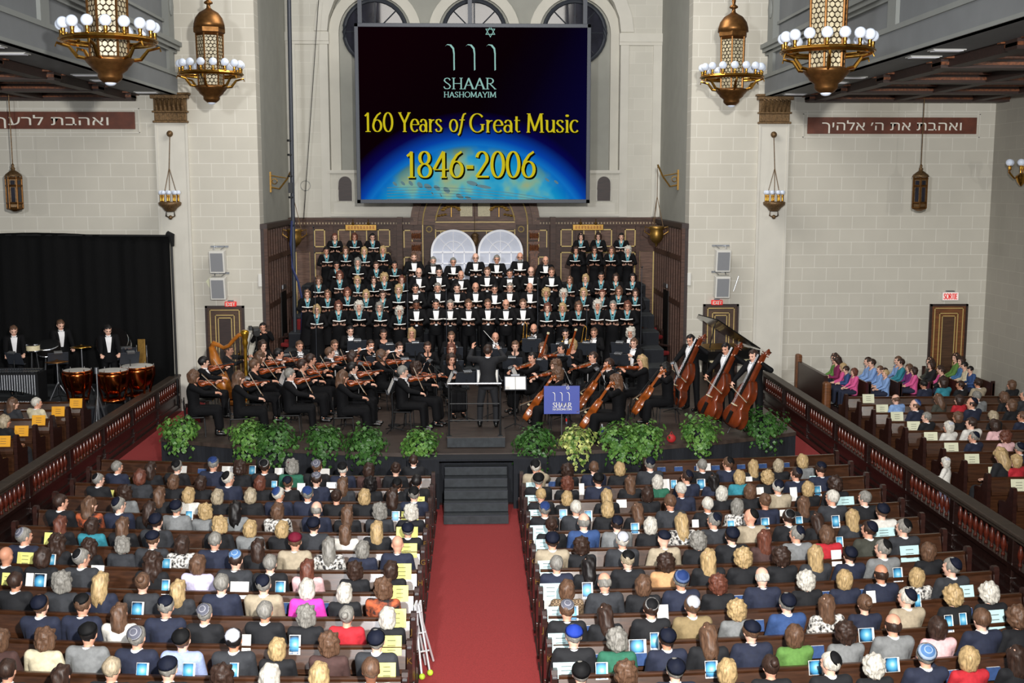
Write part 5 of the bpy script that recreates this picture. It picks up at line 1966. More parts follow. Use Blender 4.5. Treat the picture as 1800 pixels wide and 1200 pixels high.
def basis(b, s_, front):
    """Matrix with y from b to s_, z as near front as possible."""
    b, s_, front = V(b), V(s_), V(front)
    y = (s_ - b).normalized()
    z = (front - y * front.dot(y)).normalized()
    x = y.cross(z)
    M = Matrix((x, y, z)).transposed().to_4x4()
    M.translation = b
    return M


# chairs, stands
def make_chair():
    t = thing('orchestra_chair', 'black stacking chair prototype under a player', 'chair', (0, 0, 0), 0, 'orchestra chairs')
    MB().box((0, .0, .425), (.42, .42, .03), None, .012).obj('seat', 'black_silk', t)
    MB().box((0, -.215, .72), (.4, .025, .2), Matrix.Rotation(.12, 4, 'X') if False else None, .01).obj('backrest', 'black_silk', t)
    for sx in (-1, 1):
        MB().tube([(sx * .2, .2, .41), (sx * .21, .22, 0)], .011, 6).obj('leg', 'black_metal', t)
        MB().tube([(sx * .2, -.19, .41), (sx * .21, -.24, 0)], .011, 6).obj('leg', 'black_metal', t)
        MB().tube([(sx * .19, -.19, .4), (sx * .19, -.225, .8)], .011, 6).obj('back_post', 'black_metal', t)
    MB().cyl((-.2, .2, .4), (.2, .2, .4), .01, n=6).cyl((-.2, -.19, .4), (.2, -.19, .4), .01, n=6).obj('seat_rail', 'steel', t)
    return t


chair_proto = make_chair()
chair_first = [True]


def chair(x, y, z, rz, label):
    if chair_first[0]:
        chair_first[0] = False
        LABELS.pop(chair_proto['label'], None)
        chair_proto.location = (x, y, z)
        chair_proto.rotation_euler = (0, 0, rz)
        return tag(chair_proto, label, 'chair', 'orchestra chairs')
    return dup(chair_proto, (x, y, z), rz, None, label)


def make_stand():
    t = thing('music_stand', 'black music stand prototype', 'music stand', (0, 0, 0), 0, 'music stands')
    # the desk faces -y (towards the player), tilted back
    M = Matrix.Translation((0, 0, 1.06)) @ Matrix.Rotation(math.radians(-22), 4, 'X')
    MB().box((0, 0, .0), (.5, .012, .34), M, .004).obj('desk', 'dark_grey_metal', t)
    MB().box((0, -.03, -.17), (.5, .06, .01), M).obj('ledge', 'dark_grey_metal', t)
    MB().cyl((0, .02, .05), (0, .02, 1.02), .013).cyl((0, .02, .05), (0, .02, .62), .018).obj('pole', 'black_metal', t)
    for k in range(3):
        a = math.radians(90 + 120 * k)
        MB().tube([(0, .02, .1), (.28 * math.cos(a), .02 + .28 * math.sin(a), .012)], .01, 6).obj('leg', 'black_metal', t)
    MB().box((0, .03, .19), (.2, .1, .05), M, .006).obj('clip_lamp', 'steel', t)
    s_ = MB().box((-.115, -.012, .0), (.22, .004, .3), M).box((.115, -.012, .0), (.22, .004, .3), M).obj('sheet', 'paper', t)
    return t


stand_proto = make_stand()
stand_first = [True]


def stand(x, y, z, rz, label, k=1.0):
    if stand_first[0]:
        stand_first[0] = False
        LABELS.pop(stand_proto['label'], None)
        stand_proto.location = (x, y, z)
        stand_proto.rotation_euler = (0, 0, rz)
        stand_proto.scale = (1, 1, k)
        return tag(stand_proto, label, 'music stand', 'music stands')
    o = dup(stand_proto, (x, y, z), rz, None, label)
    o.scale = (1, 1, k)
    return o


# ---------------------------------------------------------------- orchestra
# crop, x, y | figure | hair | dress (T tailcoat, D dress) | facing in degrees clockwise from the choir (90 = towards the double basses) | key phrase
ORCH = [
    ('U', 350, 460, 'violin', 'Mk', 'T', 62, 'black-haired tailcoated man beside the harp', 'violin'),
    ('U', 245, 610, 'violin', 'Bb', 'D', 62, 'brown-bobbed woman at the harp-side stage corner', 'violin'),
    ('U', 725, 620, 'violin2', 'Lb', 'D', 70, 'long-haired woman in the outer front desk', 'violin'),
    ('U', 885, 490, 'violin', 'Mb', 'D', 66, 'short-haired brown woman behind the outer front desk', 'violin'),
    ('U', 950, 400, 'violin', 'Lb', 'D', 62, 'long-haired woman beside the cameraman', 'violin'),
    ('U', 1140, 370, 'violin', 'Mk', 'T', 66, 'black-haired young man of the inner back desk', 'violin'),
    ('U', 970, 285, 'wind', 'Bd', 'D', 40, 'dark-haired woman below the cameraman', ''),
    ('U', 1360, 290, 'wind', 'Mb', 'T', 30, 'brown-haired man with the french horn', 'horn'),
    ('U', 1260, 590, 'violin2', 'Mg', 'T', 78, 'stout grey-haired man at the stage front', 'violin'),
    ('U', 1390, 490, 'violin', 'Ud', 'D', 72, 'dark-haired woman behind the stout grey man', 'violin'),
    ('U', 610, 330, 'harp', 'Ub', 'D', 55, 'woman behind the golden harp', ''),
    ('V', 575, 130, 'wind', 'Mk', 'T', 15, 'dark-haired man raised above the flutes', ''),
    ('V', 925, 165, 'wind', 'Ud', 'D', 12, 'dark woman in v-neck above the flutes', ''),
    ('V', 1220, 150, 'wind', 'Ly', 'D', 8, 'long blond woman in the back wind row', ''),
    ('V', 1640, 190, 'wind', 'Ub', 'D', 4, 'brown-haired woman in the back row behind the conductor', 'clarinet'),
    ('V', 410, 280, 'wind', 'Mb', 'T', 30, 'bespectacled man left of the flutes', 'horn'),
    ('V', 790, 280, 'flute', 'Ud', 'D', 12, 'dark-haired woman with the longer flute', 'flute'),
    ('V', 1095, 305, 'flute', 'Ud', 'D', 10, 'dark-haired woman with the second flute', 'flute'),
    ('V', 1390, 300, 'wind', 'Ud', 'D', 5, 'bare-necked dark woman behind the wide stand', 'clarinet'),
    ('V', 1640, 320, 'wind', 'Ba', 'D', 4, 'auburn woman behind the wide stand', 'clarinet'),
    ('V', 360, 360, 'violin', 'Mb', 'T', 64, 'brown-haired man in open jacket mid harp side', 'violin'),
    ('V', 160, 430, 'violin', 'Ud', 'D', 66, 'dark woman in bare-necked dress mid harp side', 'violin'),
    ('V', 600, 400, 'violin', 'Bd', 'D', 62, 'dark-bobbed woman in the third desk', 'violin'),
    ('V', 905, 390, 'violin', 'Bb', 'D', 60, 'brown-bobbed woman with lowered bow', 'violin2'),
    ('V', 600, 520, 'violin', 'Mk', 'T', 72, 'dark-haired man behind the long-haired front woman', 'violin'),
    ('V', 500, 610, 'violin2', 'Lb', 'D', 76, 'long-haired brown woman in the middle front desk', 'violin'),
    ('V', 1275, 520, 'violin', 'Cd', 'D', 78, 'curly dark woman beside the front grey man', 'violin'),
    ('V', 1130, 560, 'violin2', 'Mg', 'T', 82, 'long-maned grey man nearest the podium', 'violin'),
    ('V', 1640, 430, 'wind', 'Bd', 'D', 20, 'dark-bobbed woman just before the podium', 'clarinet'),
    ('W', 65, 200, 'wind', 'Ob', 'T', 2, 'bald man behind the conductor', 'clarinet'),
    ('W', 275, 290, 'wind', 'Ub', 'D', -6, 'fair woman beside the bald wind player', 'flute2'),
    ('W', 470, 110, 'wind', 'Ok', 'T', -6, 'bearded balding man with the upright trombone', 'trombone'),
    ('W', 565, 310, 'wind', 'Bb', 'D', -10, 'brown-bobbed woman below the trombone', 'bassoon'),
    ('W', 455, 415, 'violin', 'Mk', 'D', -55, 'short-haired dark woman of the first viola desk', 'violin'),
    ('W', 805, 160, 'wind', 'Mk', 'T', -12, 'bespectacled man with the trumpet', 'trumpet'),
    ('W', 760, 320, 'violin', 'Mk', 'T', -50, 'dark-haired man of the inner viola desk', 'violin'),
    ('W', 880, 270, 'wind', 'By', 'D', -20, 'blond woman with the tall bassoon', 'bassoon'),
    ('W', 1105, 150, 'wind', 'Mb', 'T', -16, 'brown-haired man with the second trombone', 'trombone'),
    ('W', 1490, 150, 'wind', 'Cw', 'T', -22, 'white-maned man before the last singers', ''),
    ('W', 1525, 260, 'wind', 'Mb', 'T', -28, 'brown-haired man below the white-maned man', ''),
    ('W', 1095, 410, 'violin', 'Md', 'T', -58, 'dark-haired man of the second viola desk', 'violin'),
    ('W', 1260, 480, 'cello', 'Md', 'T', -62, 'dark-haired man in the second cello desk', 'cello'),
    ('W', 700, 500, 'violin', 'Cb', 'D', -60, 'curly fair woman behind the front cellist', 'violin'),
    ('W', 715, 590, 'cello', 'Cb', 'D', -66, 'fair woman behind the blue sign', 'cello'),
    ('W', 1330, 660, 'cello', 'Zb', 'D', -84, 'long-curled brown woman at the stage front', 'cello'),
    ('T', 1010, 215, 'violin', 'Ly', 'D', -70, 'long blond woman among the cellos', 'violin'),
    ('T', 1130, 255, 'cello', 'Bk', 'D', -78, 'black-bobbed woman nearest the double basses', 'cello'),
    ('T', 1260, 110, 'bass', 'Mk', 'T', -128, 'bespectacled man at the innermost double bass', 'bass'),
    ('T', 1440, 155, 'bass', 'Mk', 'T', -128, 'dark man at the middle double bass', 'bass'),
    ('T', 1580, 190, 'bass', 'Md', 'T', -122, 'balding man at the outermost double bass', 'bass'),
]
used_stand = []
for i, (c_, x, y, fig, h, dr, deg, key, inst) in enumerate(ORCH):
    u, v = full(c_, x, y)
    F = FIG[fig]
    HZ = 1.235 if fig not in ('bass',) else 1.6
    HZ = F['J']['head'].z
    HZ *= 1.05
    p = at_z(u, v, ST + HZ)
    if u > 600 and v < 600 and fig != 'bass' or p.y > 30.25:      # back players share the strip before the risers
        p = at_y(u, v, min(p.y, 30.2))
    lift = p.z - HZ - ST
    if inst in ('violin', 'violin2', 'cello') or fig == 'harp':
        deg = .55 * math.degrees(math.atan2(.1 - p.x, 24.3 - p.y)) + .45 * deg
    rz = -math.radians(deg)
    h0 = F['J']['head'] * 1.05
    ox, oy = h0.x * math.cos(rz) - h0.y * math.sin(rz), h0.x * math.sin(rz) + h0.y * math.cos(rz)
    loc = V((p.x - ox, p.y - oy, ST + .004 + max(0, lift)))
    cl = list(TAILS if dr == 'T' else DRESS)
    # local left is -x, so a player facing +y
    front = deg < 60 or deg > -60
    facing_cam = abs(deg) < 45
    if facing_cam:
        rz = PI + math.radians(deg)
        loc = V((p.x + h0.y * math.sin(rz), p.y - h0.y * math.cos(rz), loc.z))
    o = person('orchestra_player', fig, loc, rz, 1.05, h[0], h[1], cl, '', rnd.choice(['skin', 'skin_light', 'skin']), True, 'k' if 'bearded' in key else None, 'bespectacled' in key)
    tag(o, key, 'person', 'orchestra')
    W = Matrix.Translation(loc) @ Matrix.Rotation(rz, 4, 'Z') @ Matrix.Scale(1.05, 4)
    D = W.to_3x3()
    wl_, wr_ = W @ F['wl'], W @ F['wr']
    if max(0, lift) > .06:
        q = tag(MB().bb(-.45, .45, -.4, .5, 0, lift - .002).obj('player_riser', 'step_black', loc=(loc.x, loc.y, ST + .002)), 'small black platform under the ' + key, 'riser', 'player platforms')
        q.rotation_euler = (0, 0, rz)
    if fig != 'bass':
        chair(*loc, rz, 'black chair under the ' + key)
    if inst in ('violin', 'violin2'):
        b, s_ = W @ V((-.05, .1, 1.075)), W @ V((-.27 + rnd.uniform(-.08, .08), .6, 1.1 + rnd.uniform(-.1, .05)))
        k_ = 1.12 if 'viola' in key else 1.0
        M = basis(b, s_, D @ V((.45, .1, .9)))
        fiddle('violin', 'violin', .37 * k_, .62 * k_, .045, 'violin_wood', 'violin of the ' + key, M, 'violins and violas')
        ct = b + (s_ - b) * .38 + V((0, 0, .055))
        hand = wr_ + (ct - wr_).normalized() * .06 + D @ V((-.02, .06, .02))
        tip = hand + (ct - hand).normalized() * .72
        bow('violin bow of the ' + key, hand, tip, 'bows')
    elif inst == 'cello':
        b, s_ = W @ V((.06, .74, .26)), W @ V((-.14, .07, 1.3))
        M = basis(b, s_, D @ V((.1, 1, .35)))
        fiddle('cello', 'cello', .76, 1.24, .12, 'cello_wood', 'cello of the ' + key, M, 'cellos')
        ct = b + (s_ - b) * .38 + D @ V((0, .15, 0))
        hand = wr_ + D @ V((-.03, .08, -.02))
        bow('cello bow of the ' + key, hand, hand + (ct - hand).normalized() * .7, 'bows')
    elif inst == 'bass':
        b, s_ = W @ V((.12, .56, .16)), W @ V((-.38, .0, 1.9))
        M = basis(b, s_, D @ V((.1, 1, .25)))
        fiddle('double_bass', 'bass', 1.12, 1.84, .2, 'bass_wood', 'double bass of the ' + key, M, 'double basses')
        ct = b + (s_ - b) * .4 + D @ V((0, .2, 0))
        hand = wr_ + D @ V((-.02, .09, -.03))
        bow('bass bow of the ' + key, hand, hand + (ct - hand).normalized() * .68, 'bows', 1.3)
    elif inst == 'flute':
        a, b = W @ V((-.04, .125, 1.18)), W @ V((.62, .12, 1.1))
        f = MB().cyl(a, b, .011).cyl(a.lerp(b, .1), a.lerp(b, .14), .016).obj('flute', 'chrome')
        k_ = MB()
        for q in range(9):
            k_.ball(a.lerp(b, .35 + .06 * q) + V((0, 0, .012)), .009, 6)
        k_.obj('keys', 'chrome', f)
        tag(f, 'silver flute of the ' + key, 'flute', 'wind instruments')
    elif inst in ('clarinet', 'flute2'):
        a, b = W @ V((0, .13, 1.17)), W @ V((.01, .5, .7))
        f = MB().tube([a, a.lerp(b, .1), a.lerp(b, .85), b], [.008, .014, .017, .035], 8).obj('clarinet', 'ebony')
        k_ = MB()
        for q in range(8):
            k_.ball(a.lerp(b, .2 + .08 * q) + D @ V((0, .012, .012)), .011, 6)
        k_.obj('keys', 'chrome', f)
        tag(f, 'black clarinet of the ' + key, 'clarinet', 'wind instruments')
    elif inst == 'bassoon':
        a, b = W @ V((.2, .2, .45)), W @ V((-.16, .34, 1.62))
        f = MB().tube([a, a.lerp(b, .5), a.lerp(b, .97), b], [.04, .03, .024, .03], 10).cyl(a.lerp(b, .05) + D @ V((.05, 0, 0)), a.lerp(b, .6) + D @ V((.05, 0, 0)), .022).obj('bassoon', 'violin_wood')
        MB().cyl(b, b + (b - a).normalized() * .04, .034).obj('bell_ring', 'ivory', f)
        MB().tube([a.lerp(b, .6) + D @ V((.05, 0, 0)), a.lerp(b, .7) + D @ V((.06, -.03, 0)), W @ V((0, .13, 1.17))], .006, 6).obj('crook', 'chrome', f)
        tag(f, 'red-brown bassoon of the ' + key, 'bassoon', 'wind instruments')
    elif inst == 'trombone':
        f = MB()
        a = W @ V((.05, .14, 1.17))
        for dx in (-.04, .04):
            f.cyl(a + D @ V((dx, 0, 0)), a + D @ V((dx, .5, -.42)), .008, n=8)
        f.tube([a + D @ V((-.04, .5, -.42)), a + D @ V((0, .54, -.45)), a + D @ V((.04, .5, -.42))], .008, 8)
        g0 = a + D @ V((.2, .1, .12))
        f.tube([a + D @ V((.12, .25, -.2)), a + D @ V((.12, -.02, .18)), a + D @ V((.16, -.05, .24)), a + D @ V((.2, -.02, .2)), a + D @ V((.2, .2, -.05)), a + D @ V((.2, .32, -.18)), a + D @ V((.2, .37, -.23))], [.008, .008, .01, .01, .014, .045, .1], 10)
        f.cyl(a + D @ V((-.04, .1, -.085)), a + D @ V((.2, .1, -.085)), .006, n=6)
        tag(f.obj('trombone', 'brass', None, True), 'brass trombone of the ' + key, 'trombone', 'wind instruments')
    elif inst == 'trumpet':
        a = W @ V((0, .13, 1.18))
        f = MB()
        f.tube([a, a + D @ V((0, .3, -.06)), a + D @ V((0, .42, -.08)), a + D @ V((0, .5, -.1))], [.007, .008, .02, .06], 10)
        f.tube([a + D @ V((0, .1, -.02)), a + D @ V((0, .32, -.08)), a + D @ V((0, .34, -.11)), a + D @ V((0, .12, -.09)), a + D @ V((0, .09, -.05))], .008, 8)
        for q in range(3):
            f.cyl(a + D @ V((0, .17 + .03 * q, .02)), a + D @ V((0, .17 + .03 * q, -.1)), .012, n=8)
        tag(f.obj('trumpet', 'brass', None, True), 'brass trumpet of the ' + key, 'trumpet', 'wind instruments')
    elif inst == 'horn':
        a = W @ V((0, .12, 1.18))
        f = MB()
        c0_ = W @ V((.12, .3, .92))
        f.tube([a] + [c0_ + D @ V((.14 * math.cos(t_ * PI / 8), .03, .14 * math.sin(t_ * PI / 8))) for t_ in range(8, -9, -1)] + [c0_ + D @ V((-.1, -.02, -.02)), c0_ + D @ V((.02, -.1, -.1)), c0_ + D @ V((.1, -.17, -.16))], [.006] + [.012] * 17 + [.02, .05, .14], 10)
        f.tube([c0_ + D @ V((.09 * math.cos(t_ * PI / 6), .01, .09 * math.sin(t_ * PI / 6))) for t_ in range(12)], .011, 8, True)
        tag(f.obj('french_horn', 'steel', None, True), 'silver french horn of the ' + key, 'horn', 'wind instruments')
    # a stand for every second string player and for each wind player
    sp_ = W @ V((-.25 if inst.startswith('violin') else 0, 1.0, 0))
    if (not inst.startswith('violin') or i % 2) and fig not in ('bass', 'harp') and abs(sp_.x - .02) + 0 > (.95 if sp_.y < 25.2 else 0) and all((sp_ - q).length > .62 for q in used_stand) and sp_.y < 30.6 and sp_.y > yst(sp_.x) + .25:
        used_stand.append(sp_)
        stand(sp_.x, sp_.y, ST + .002, rz, 'black music stand before the ' + key, .96 + max(0, loc.z - ST - .01) * .9)

# conductor
p = at_z(858, 750, ST + .215)
CX, CY = p.x, p.y
o = person('conductor', 'conductor', (CX, CY, ST + .219), -.12, 1.02, 'M', 'd', [('jacket', 'cloth_k'), ('trousers', 'cloth_k')] + TAILS[3:], '', 'skin', False)
tag(o, 'conductor in black suit with raised arms on the podium, seen from behind', 'person')
W = Matrix.Translation((CX, CY, ST + .219)) @ Matrix.Rotation(-.12, 4, 'Z') @ Matrix.Scale(1.02, 4)
a = W @ (FIG['conductor']['wr'] + V((-.02, .06, .05)))
bt = MB().tube([a, a + V((-.16, .1, .16)), a + V((-.32, .2, .33))], [.007, .005, .003], 6).obj('baton', 'paper')
tag(bt, 'thin white baton in the raised right hand of the conductor', 'baton')
for dx, key in ((-.62, 'harp'), (.72, 'bass')):
    stand(CX + dx * .0 + (.0 if dx < 0 else .62), CY + (.75 if dx < 0 else .9), ST + .002, 0, 'black music stand %s the conductor' % ('right before' if dx < 0 else 'at the bass side of'), 1.1 if dx < 0 else .95)
# the first-desk stands seen edge-on at the stage front
for u, v, deg, key in ((712, 752, 78, 'second stand from the podium, harp side'), (606, 752, 70, 'third stand from the podium, harp side'), (792, 745, 85, 'stand touching the podium, harp side'), (500, 742, 70, 'fourth stand from the podium, harp side'), (905, 735, -80, 'stand touching the podium, bass side'), (1188, 725, -75, 'stand with white shoes at foot, among the basses')):
    p = at_z(u, v, ST)
    stand(p.x, p.y, ST, -math.radians(deg), 'black music stand at the stage edge, ' + key, .98)
# microphones
for u, v, top, key in ((693, 748, 640, 'before the front grey man'), (990, 790, 690, 'holding the blue sign'), (768, 745, 660, 'by the podium')):
    if 'sign' in key:
        continue
    p = at_z(u, v, ST)
    t = thing('microphone_stand', 'thin boom microphone stand ' + key, 'microphone', (p.x, p.y, ST + .002))
    MB().lathe([(.14, 0), (.14, .02), (.02, .03)], n=16).obj('base', 'black_metal', t)
    MB().cyl((0, 0, .02), (0, 0, 1.25), .011).cyl((-.3, .25, 1.5), (.15, -.12, 1.13), .008).obj('pole', 'black_metal', t)
    MB().cyl((-.3, .25, 1.5), (-.36, .3, 1.55), .022).obj('capsule', 'dark_grey_metal', t)
for u, v, vt, key in ((556, 590, 400, 'among the harp-side women'), (717, 590, 485, 'beside the men on the harp side'), (785, 600, 510, 'among the men'), (945, 600, 490, 'beside the men on the bass side'), (1031, 600, 540, 'before the bass-side women'), (1126, 600, 470, 'at the outer bass-side women')):
    a, b = at_y(u, v, 30.75), at_y(u, vt, 30.75)
    t = thing('microphone_stand', 'tall thin choir microphone stand ' + key, 'microphone', (a.x, 30.72, ST + .002))
    MB().lathe([(.12, 0), (.12, .02), (.02, .03)], n=16).obj('base', 'black_metal', t)
    MB().cyl((0, 0, .02), (0, 0, b.z - ST), .009).obj('pole', 'dark_grey_metal', t)
    MB().cyl((0, 0, b.z - ST), (0, -.12, b.z - ST + .03), .02).obj('capsule', 'black_metal', t)

# ================================================================ hanging lights
gl_mat = bpy.data.materials.new('honeycomb_glass')
MATS['honeycomb_glass'] = gl_mat
gl_mat.use_nodes = True
t_ = gl_mat.node_tree
b_ = t_.nodes['Principled BSDF']
b_.inputs['Roughness'].default_value = .4
tc_ = node(t_, 'ShaderNodeTexCoord')
vo = node(t_, 'ShaderNodeTexVoronoi', feature='DISTANCE_TO_EDGE')
vo.inputs['Scale'].default_value = 8.5
vo.inputs['Randomness'].default_value = .35
t_.links.new(tc_.outputs['Object'], vo.inputs['Vector'])
rp_ = node(t_, 'ShaderNodeValToRGB')
rp_.color_ramp.elements[0].position, rp_.color_ramp.elements[1].position = .06, .1
rp_.color_ramp.elements[0].color, rp_.color_ramp.elements[1].color = hexc('#3a2c1c'), hexc('#b5ab8f')
t_.links.new(vo.outputs['Distance'], rp_.inputs[0])
t_.links.new(rp_.outputs[0], b_.inputs['Base Color'])


def chandelier(x, y, z, label, top):
    """z: height of the ring of globes."""
    t = thing('chandelier', label, 'chandelier', (x, y, z), rnd.uniform(0, .5), 'nave chandeliers')
    MB().lathe([(.02, -.79), (.11, -.78), (.17, -.73), (.19, -.7), (.19, -.64), (.27, -.58), (.29, -.54), (.33, -.5), (.37, -.45), (.38, -.41), (.34, -.4), (.3, -.39)], n=24).obj('bowl', 'bronze', t, True)
    MB().ball((0, 0, -.78), (.09, .09, .05), 12).obj('bottom_glass', 'globe', t, True)
    MB().lathe([(.275, -.41), (.285, .78)], n=6).obj('lantern_glass', 'lantern_cream', t)
    put('lattice', LATT, t)
    f = MB()
    for k in range(6):
        a = PI * k / 3
        f.cyl((.285 * math.cos(a), .285 * math.sin(a), -.42), (.305 * math.cos(a), .305 * math.sin(a), .8), .022, n=6)
    for zz in (-.4, .76):
        f.lathe([(.3, zz - .02), (.33, zz), (.3, zz + .02)], n=6)
    f.lathe([(.31, .78), (.36, .82), (.36, .92), (.31, .95)], n=6)
    f.obj('lantern_frame', 'bronze', t)
    MB().lathe([(.36, .92), (.35, 1.02), (.31, 1.15), (.22, 1.27), (.1, 1.34), (.05, 1.38), (.04, 1.45), (.1, 1.48), (.1, 1.51), (.035, 1.56), (.05, 1.64), (.03, 1.72), (.05, 1.78), (.02, 1.86)], n=24).obj('dome', 'bronze', t, True)
    r = MB()
    N = 36
    for rr, zz, th in ((.7, -.16, .025), (.7, -.1, .018), (.74, -.13, .02)):
        r.tube([(rr * math.cos(2 * PI * k / N), rr * math.sin(2 * PI * k / N), zz) for k in range(N)], th, 6, True)
    r.obj('ring', 'brass', t)
    for k in range(6):
        a = PI * k / 3 + .2
        ca, sa = math.cos(a), math.sin(a)
        MB().tube([(.36 * ca, .36 * sa, -.42), (.48 * ca, .48 * sa, -.4), (.6 * ca, .6 * sa, -.25), (.78 * ca, .78 * sa, -.2), (.8 * ca, .8 * sa, -.26)], [.03, .035, .028, .022, .012], 6).obj('arm', 'brass', t)
    for k in range(16):
        a = 2 * PI * k / 16
        ca, sa = math.cos(a), math.sin(a)
        c = put('candle_socket', CSOCK, t, loc=(.7 * ca, .7 * sa, -.1))
        put('globe', CGLOBE, c, loc=(0, 0, .195))
    MB().cyl((0, 0, 1.84), (0, 0, top - z), .014, n=6).obj('chain', 'old_bronze', t)
    return t


mat('lantern_cream', '#b8ad90', .45, var=.2, scale=14)
q = MB()
for k in range(6):
    a = PI * k / 3 + PI / 6
    R_ = Matrix.Rotation(a, 4, 'Z') @ Matrix.Translation((.25, 0, 0))
    for r_ in range(15):
        z = -.36 + r_ * .0785
        n_ = 3 if r_ % 2 else 2
        for c_ in range(n_):
            y = (c_ - (n_ - 1) / 2) * .092
            q.tube([(0.004, y + .046 * math.cos(j * PI / 3 + PI / 6), z + .05 * math.sin(j * PI / 3 + PI / 6)) for j in range(6)], .0075, 4, True, R_)
LATT = q.mesh('lattice')
LATT.materials.append(MATS['lattice'])
CSOCK = MB().lathe([(.03, 0), (.035, .02), (.028, .04), (.034, .1), (.04, .12)], n=10).mesh('candle_socket', True)
CSOCK.materials.append(MATS['brass'])
CGLOBE = MB().ball((0, 0, 0), .092, 16).mesh('globe', True)
CGLOBE.materials.append(MATS['globe'])
for (u, v, y, lab) in ((370, 116, 27.5, 'brass lantern chandelier before the stone wall on the harp side'), (1287, 122, 27.5, 'brass lantern chandelier before the stone wall on the bass side'), (190, 50, 18.7, 'larger-looking brass chandelier cut by the picture top, harp side'), (1455, 70, 18.7, 'larger-looking brass chandelier cut by the picture top, bass side')):
    p = at_y(u, v, y)
    chandelier(p.x, y, p.z - .06, lab, 14)

# small lanterns hung under the galleries
for u, y, lab, zt in ((25, 31, 'small brass lantern on a chain before the wall beside the harp-side plaque', 8.92), (1617, 31, 'small brass lantern on a chain below the bass-side plaque', 8.92)):
    p = at_y(u, 337, y)
    t = thing('hanging_lantern', lab, 'lantern', (p.x, y, p.z), .2, 'aisle lanterns')
    MB().lathe([(.17, -.42), (.19, -.4), (.19, .33), (.17, .36)], n=6).obj('body', 'old_bronze', t)
    g_ = MB()
    for k in range(6):
        a = PI * k / 3 + PI / 6
        g_.box((0, 0, 0), (.01, .1, .4), Matrix.Rotation(a, 4, 'Z') @ Matrix.Translation((.166, 0, -.08))).box((0, 0, 0), (.012, .11, .12), Matrix.Rotation(a, 4, 'Z') @ Matrix.Translation((.163, 0, .24)))
    g_.obj('lattice_panels', 'glass_dark', t)
    f = MB()
    for k in range(6):
        a = PI * k / 3
        f.cyl((.2 * math.cos(a), .2 * math.sin(a), -.44), (.2 * math.cos(a), .2 * math.sin(a), .42), .022, n=6)
        a += PI / 6
        f.box((.175 * math.cos(a), .175 * math.sin(a), .2), (.03, .14, .16), Matrix.Identity(4)) if False else None
    for zz, rr in ((-.44, .2), (-.3, .205), (.16, .205), (.36, .21)):
        f.lathe([(rr, zz - .03), (rr + .02, zz), (rr, zz + .03)], n=6)
    f.lathe([(.06, -.52), (.2, -.46), (.2, -.44)], n=6)
    f.obj('frame', 'bronze', t)
    MB().lathe([(.23, .4), (.2, .46), (.1, .54), (.05, .57), (.06, .62), (.03, .66), (.04, .7), (.02, .74)], n=12).obj('cap', 'old_bronze', t, True)
    MB().cyl((0, 0, .72), (0, 0, zt - p.z), .014, n=6).obj('chain', 'old_bronze', t)

# wall lamps hung from a knob, with a dish of globes
for xk, lab in ((-8.43, 'hanging wall lamp with small globes on the pilaster, harp side'), (8.46, 'hanging wall lamp with small globes on the pilaster, bass side')):
    t = thing('wall_lamp', lab, 'wall lamp', (xk, YW - .07, 6.0), 0, 'pilaster lamps')
    MB().ball((0, -.09, 1.84), .09, 12).cyl((0, 0, 1.84), (0, -.08, 1.84), .05).obj('knob', 'old_bronze', t, True)
    c = MB().cyl((0, -.1, 1.78), (0, -.3, .9), .012, n=6)
    for s in (-1, 0, 1):
        c.cyl((0, -.3, .9), (s * .18, -.36 + .1 * abs(s), .15), .01, n=6)
    c.obj('chains', 'old_bronze', t)
    d = MB().lathe([(.1, -.3), (.14, -.28), (.2, -.2), (.3, -.12), (.31, -.05), (.28, -.03)], (0, -.36, 0), 20)
    d.tube([(-.1, -.36, -.2), (-.12, -.36, -.42), (0, -.36, -.48), (.12, -.36, -.42), (.1, -.36, -.2)], .02, 6)
    d.ball((0, -.36, -.46), .06, 10)
    d.obj('dish', 'old_bronze', t, True)
    for k in range(9):
        a = 2 * PI * k / 9
        s_ = put('candle_socket', CSOCK, t, None, Matrix.Translation((.24 * math.cos(a), -.36 + .24 * math.sin(a), -.03)) @ Matrix.Diagonal((.8, .8, 1.6, 1)))
        put('globe', CGLOBE, s_, None, Matrix.Translation((0, 0, .16)) @ Matrix.Diagonal((.85, .85, .42, 1)))
# lamp on the far side wall, cut by the picture edge
for u, v, lab in ((1796, 300, 'brass branched lamp with globes on the side wall at picture edge'),):
    p = at_x(u, v, 14.45)
    t = thing('wall_lamp', lab, 'wall lamp', (14.85, p.y, p.z))
    b = MB().cyl((0, 0, -.3), (0, 0, .3), .05)
    b.lathe([(.02, -.35), (.1, -.25), (.16, -.1), (.05, -.02)], (-.4, 0, -.05), 14)
    b.cyl((0, 0, -.1), (-.4, 0, -.15), .025)
    b.obj('bracket', 'brass', t)
    for k in range(6):
        a = 2 * PI * k / 6
        MB().tube([(-.4, 0, -.15), (-.4 + .2 * math.cos(a), .2 * math.sin(a), -.2), (-.4 + .34 * math.cos(a), .34 * math.sin(a), -.05), (-.4 + .34 * math.cos(a), .34 * math.sin(a), .05)], .018, 6).obj('arm', 'brass', t)
        s_ = put('candle_socket', CSOCK, t, loc=(-.4 + .34 * math.cos(a), .34 * math.sin(a), .02))
        put('globe', CGLOBE, s_, loc=(0, 0, .195))
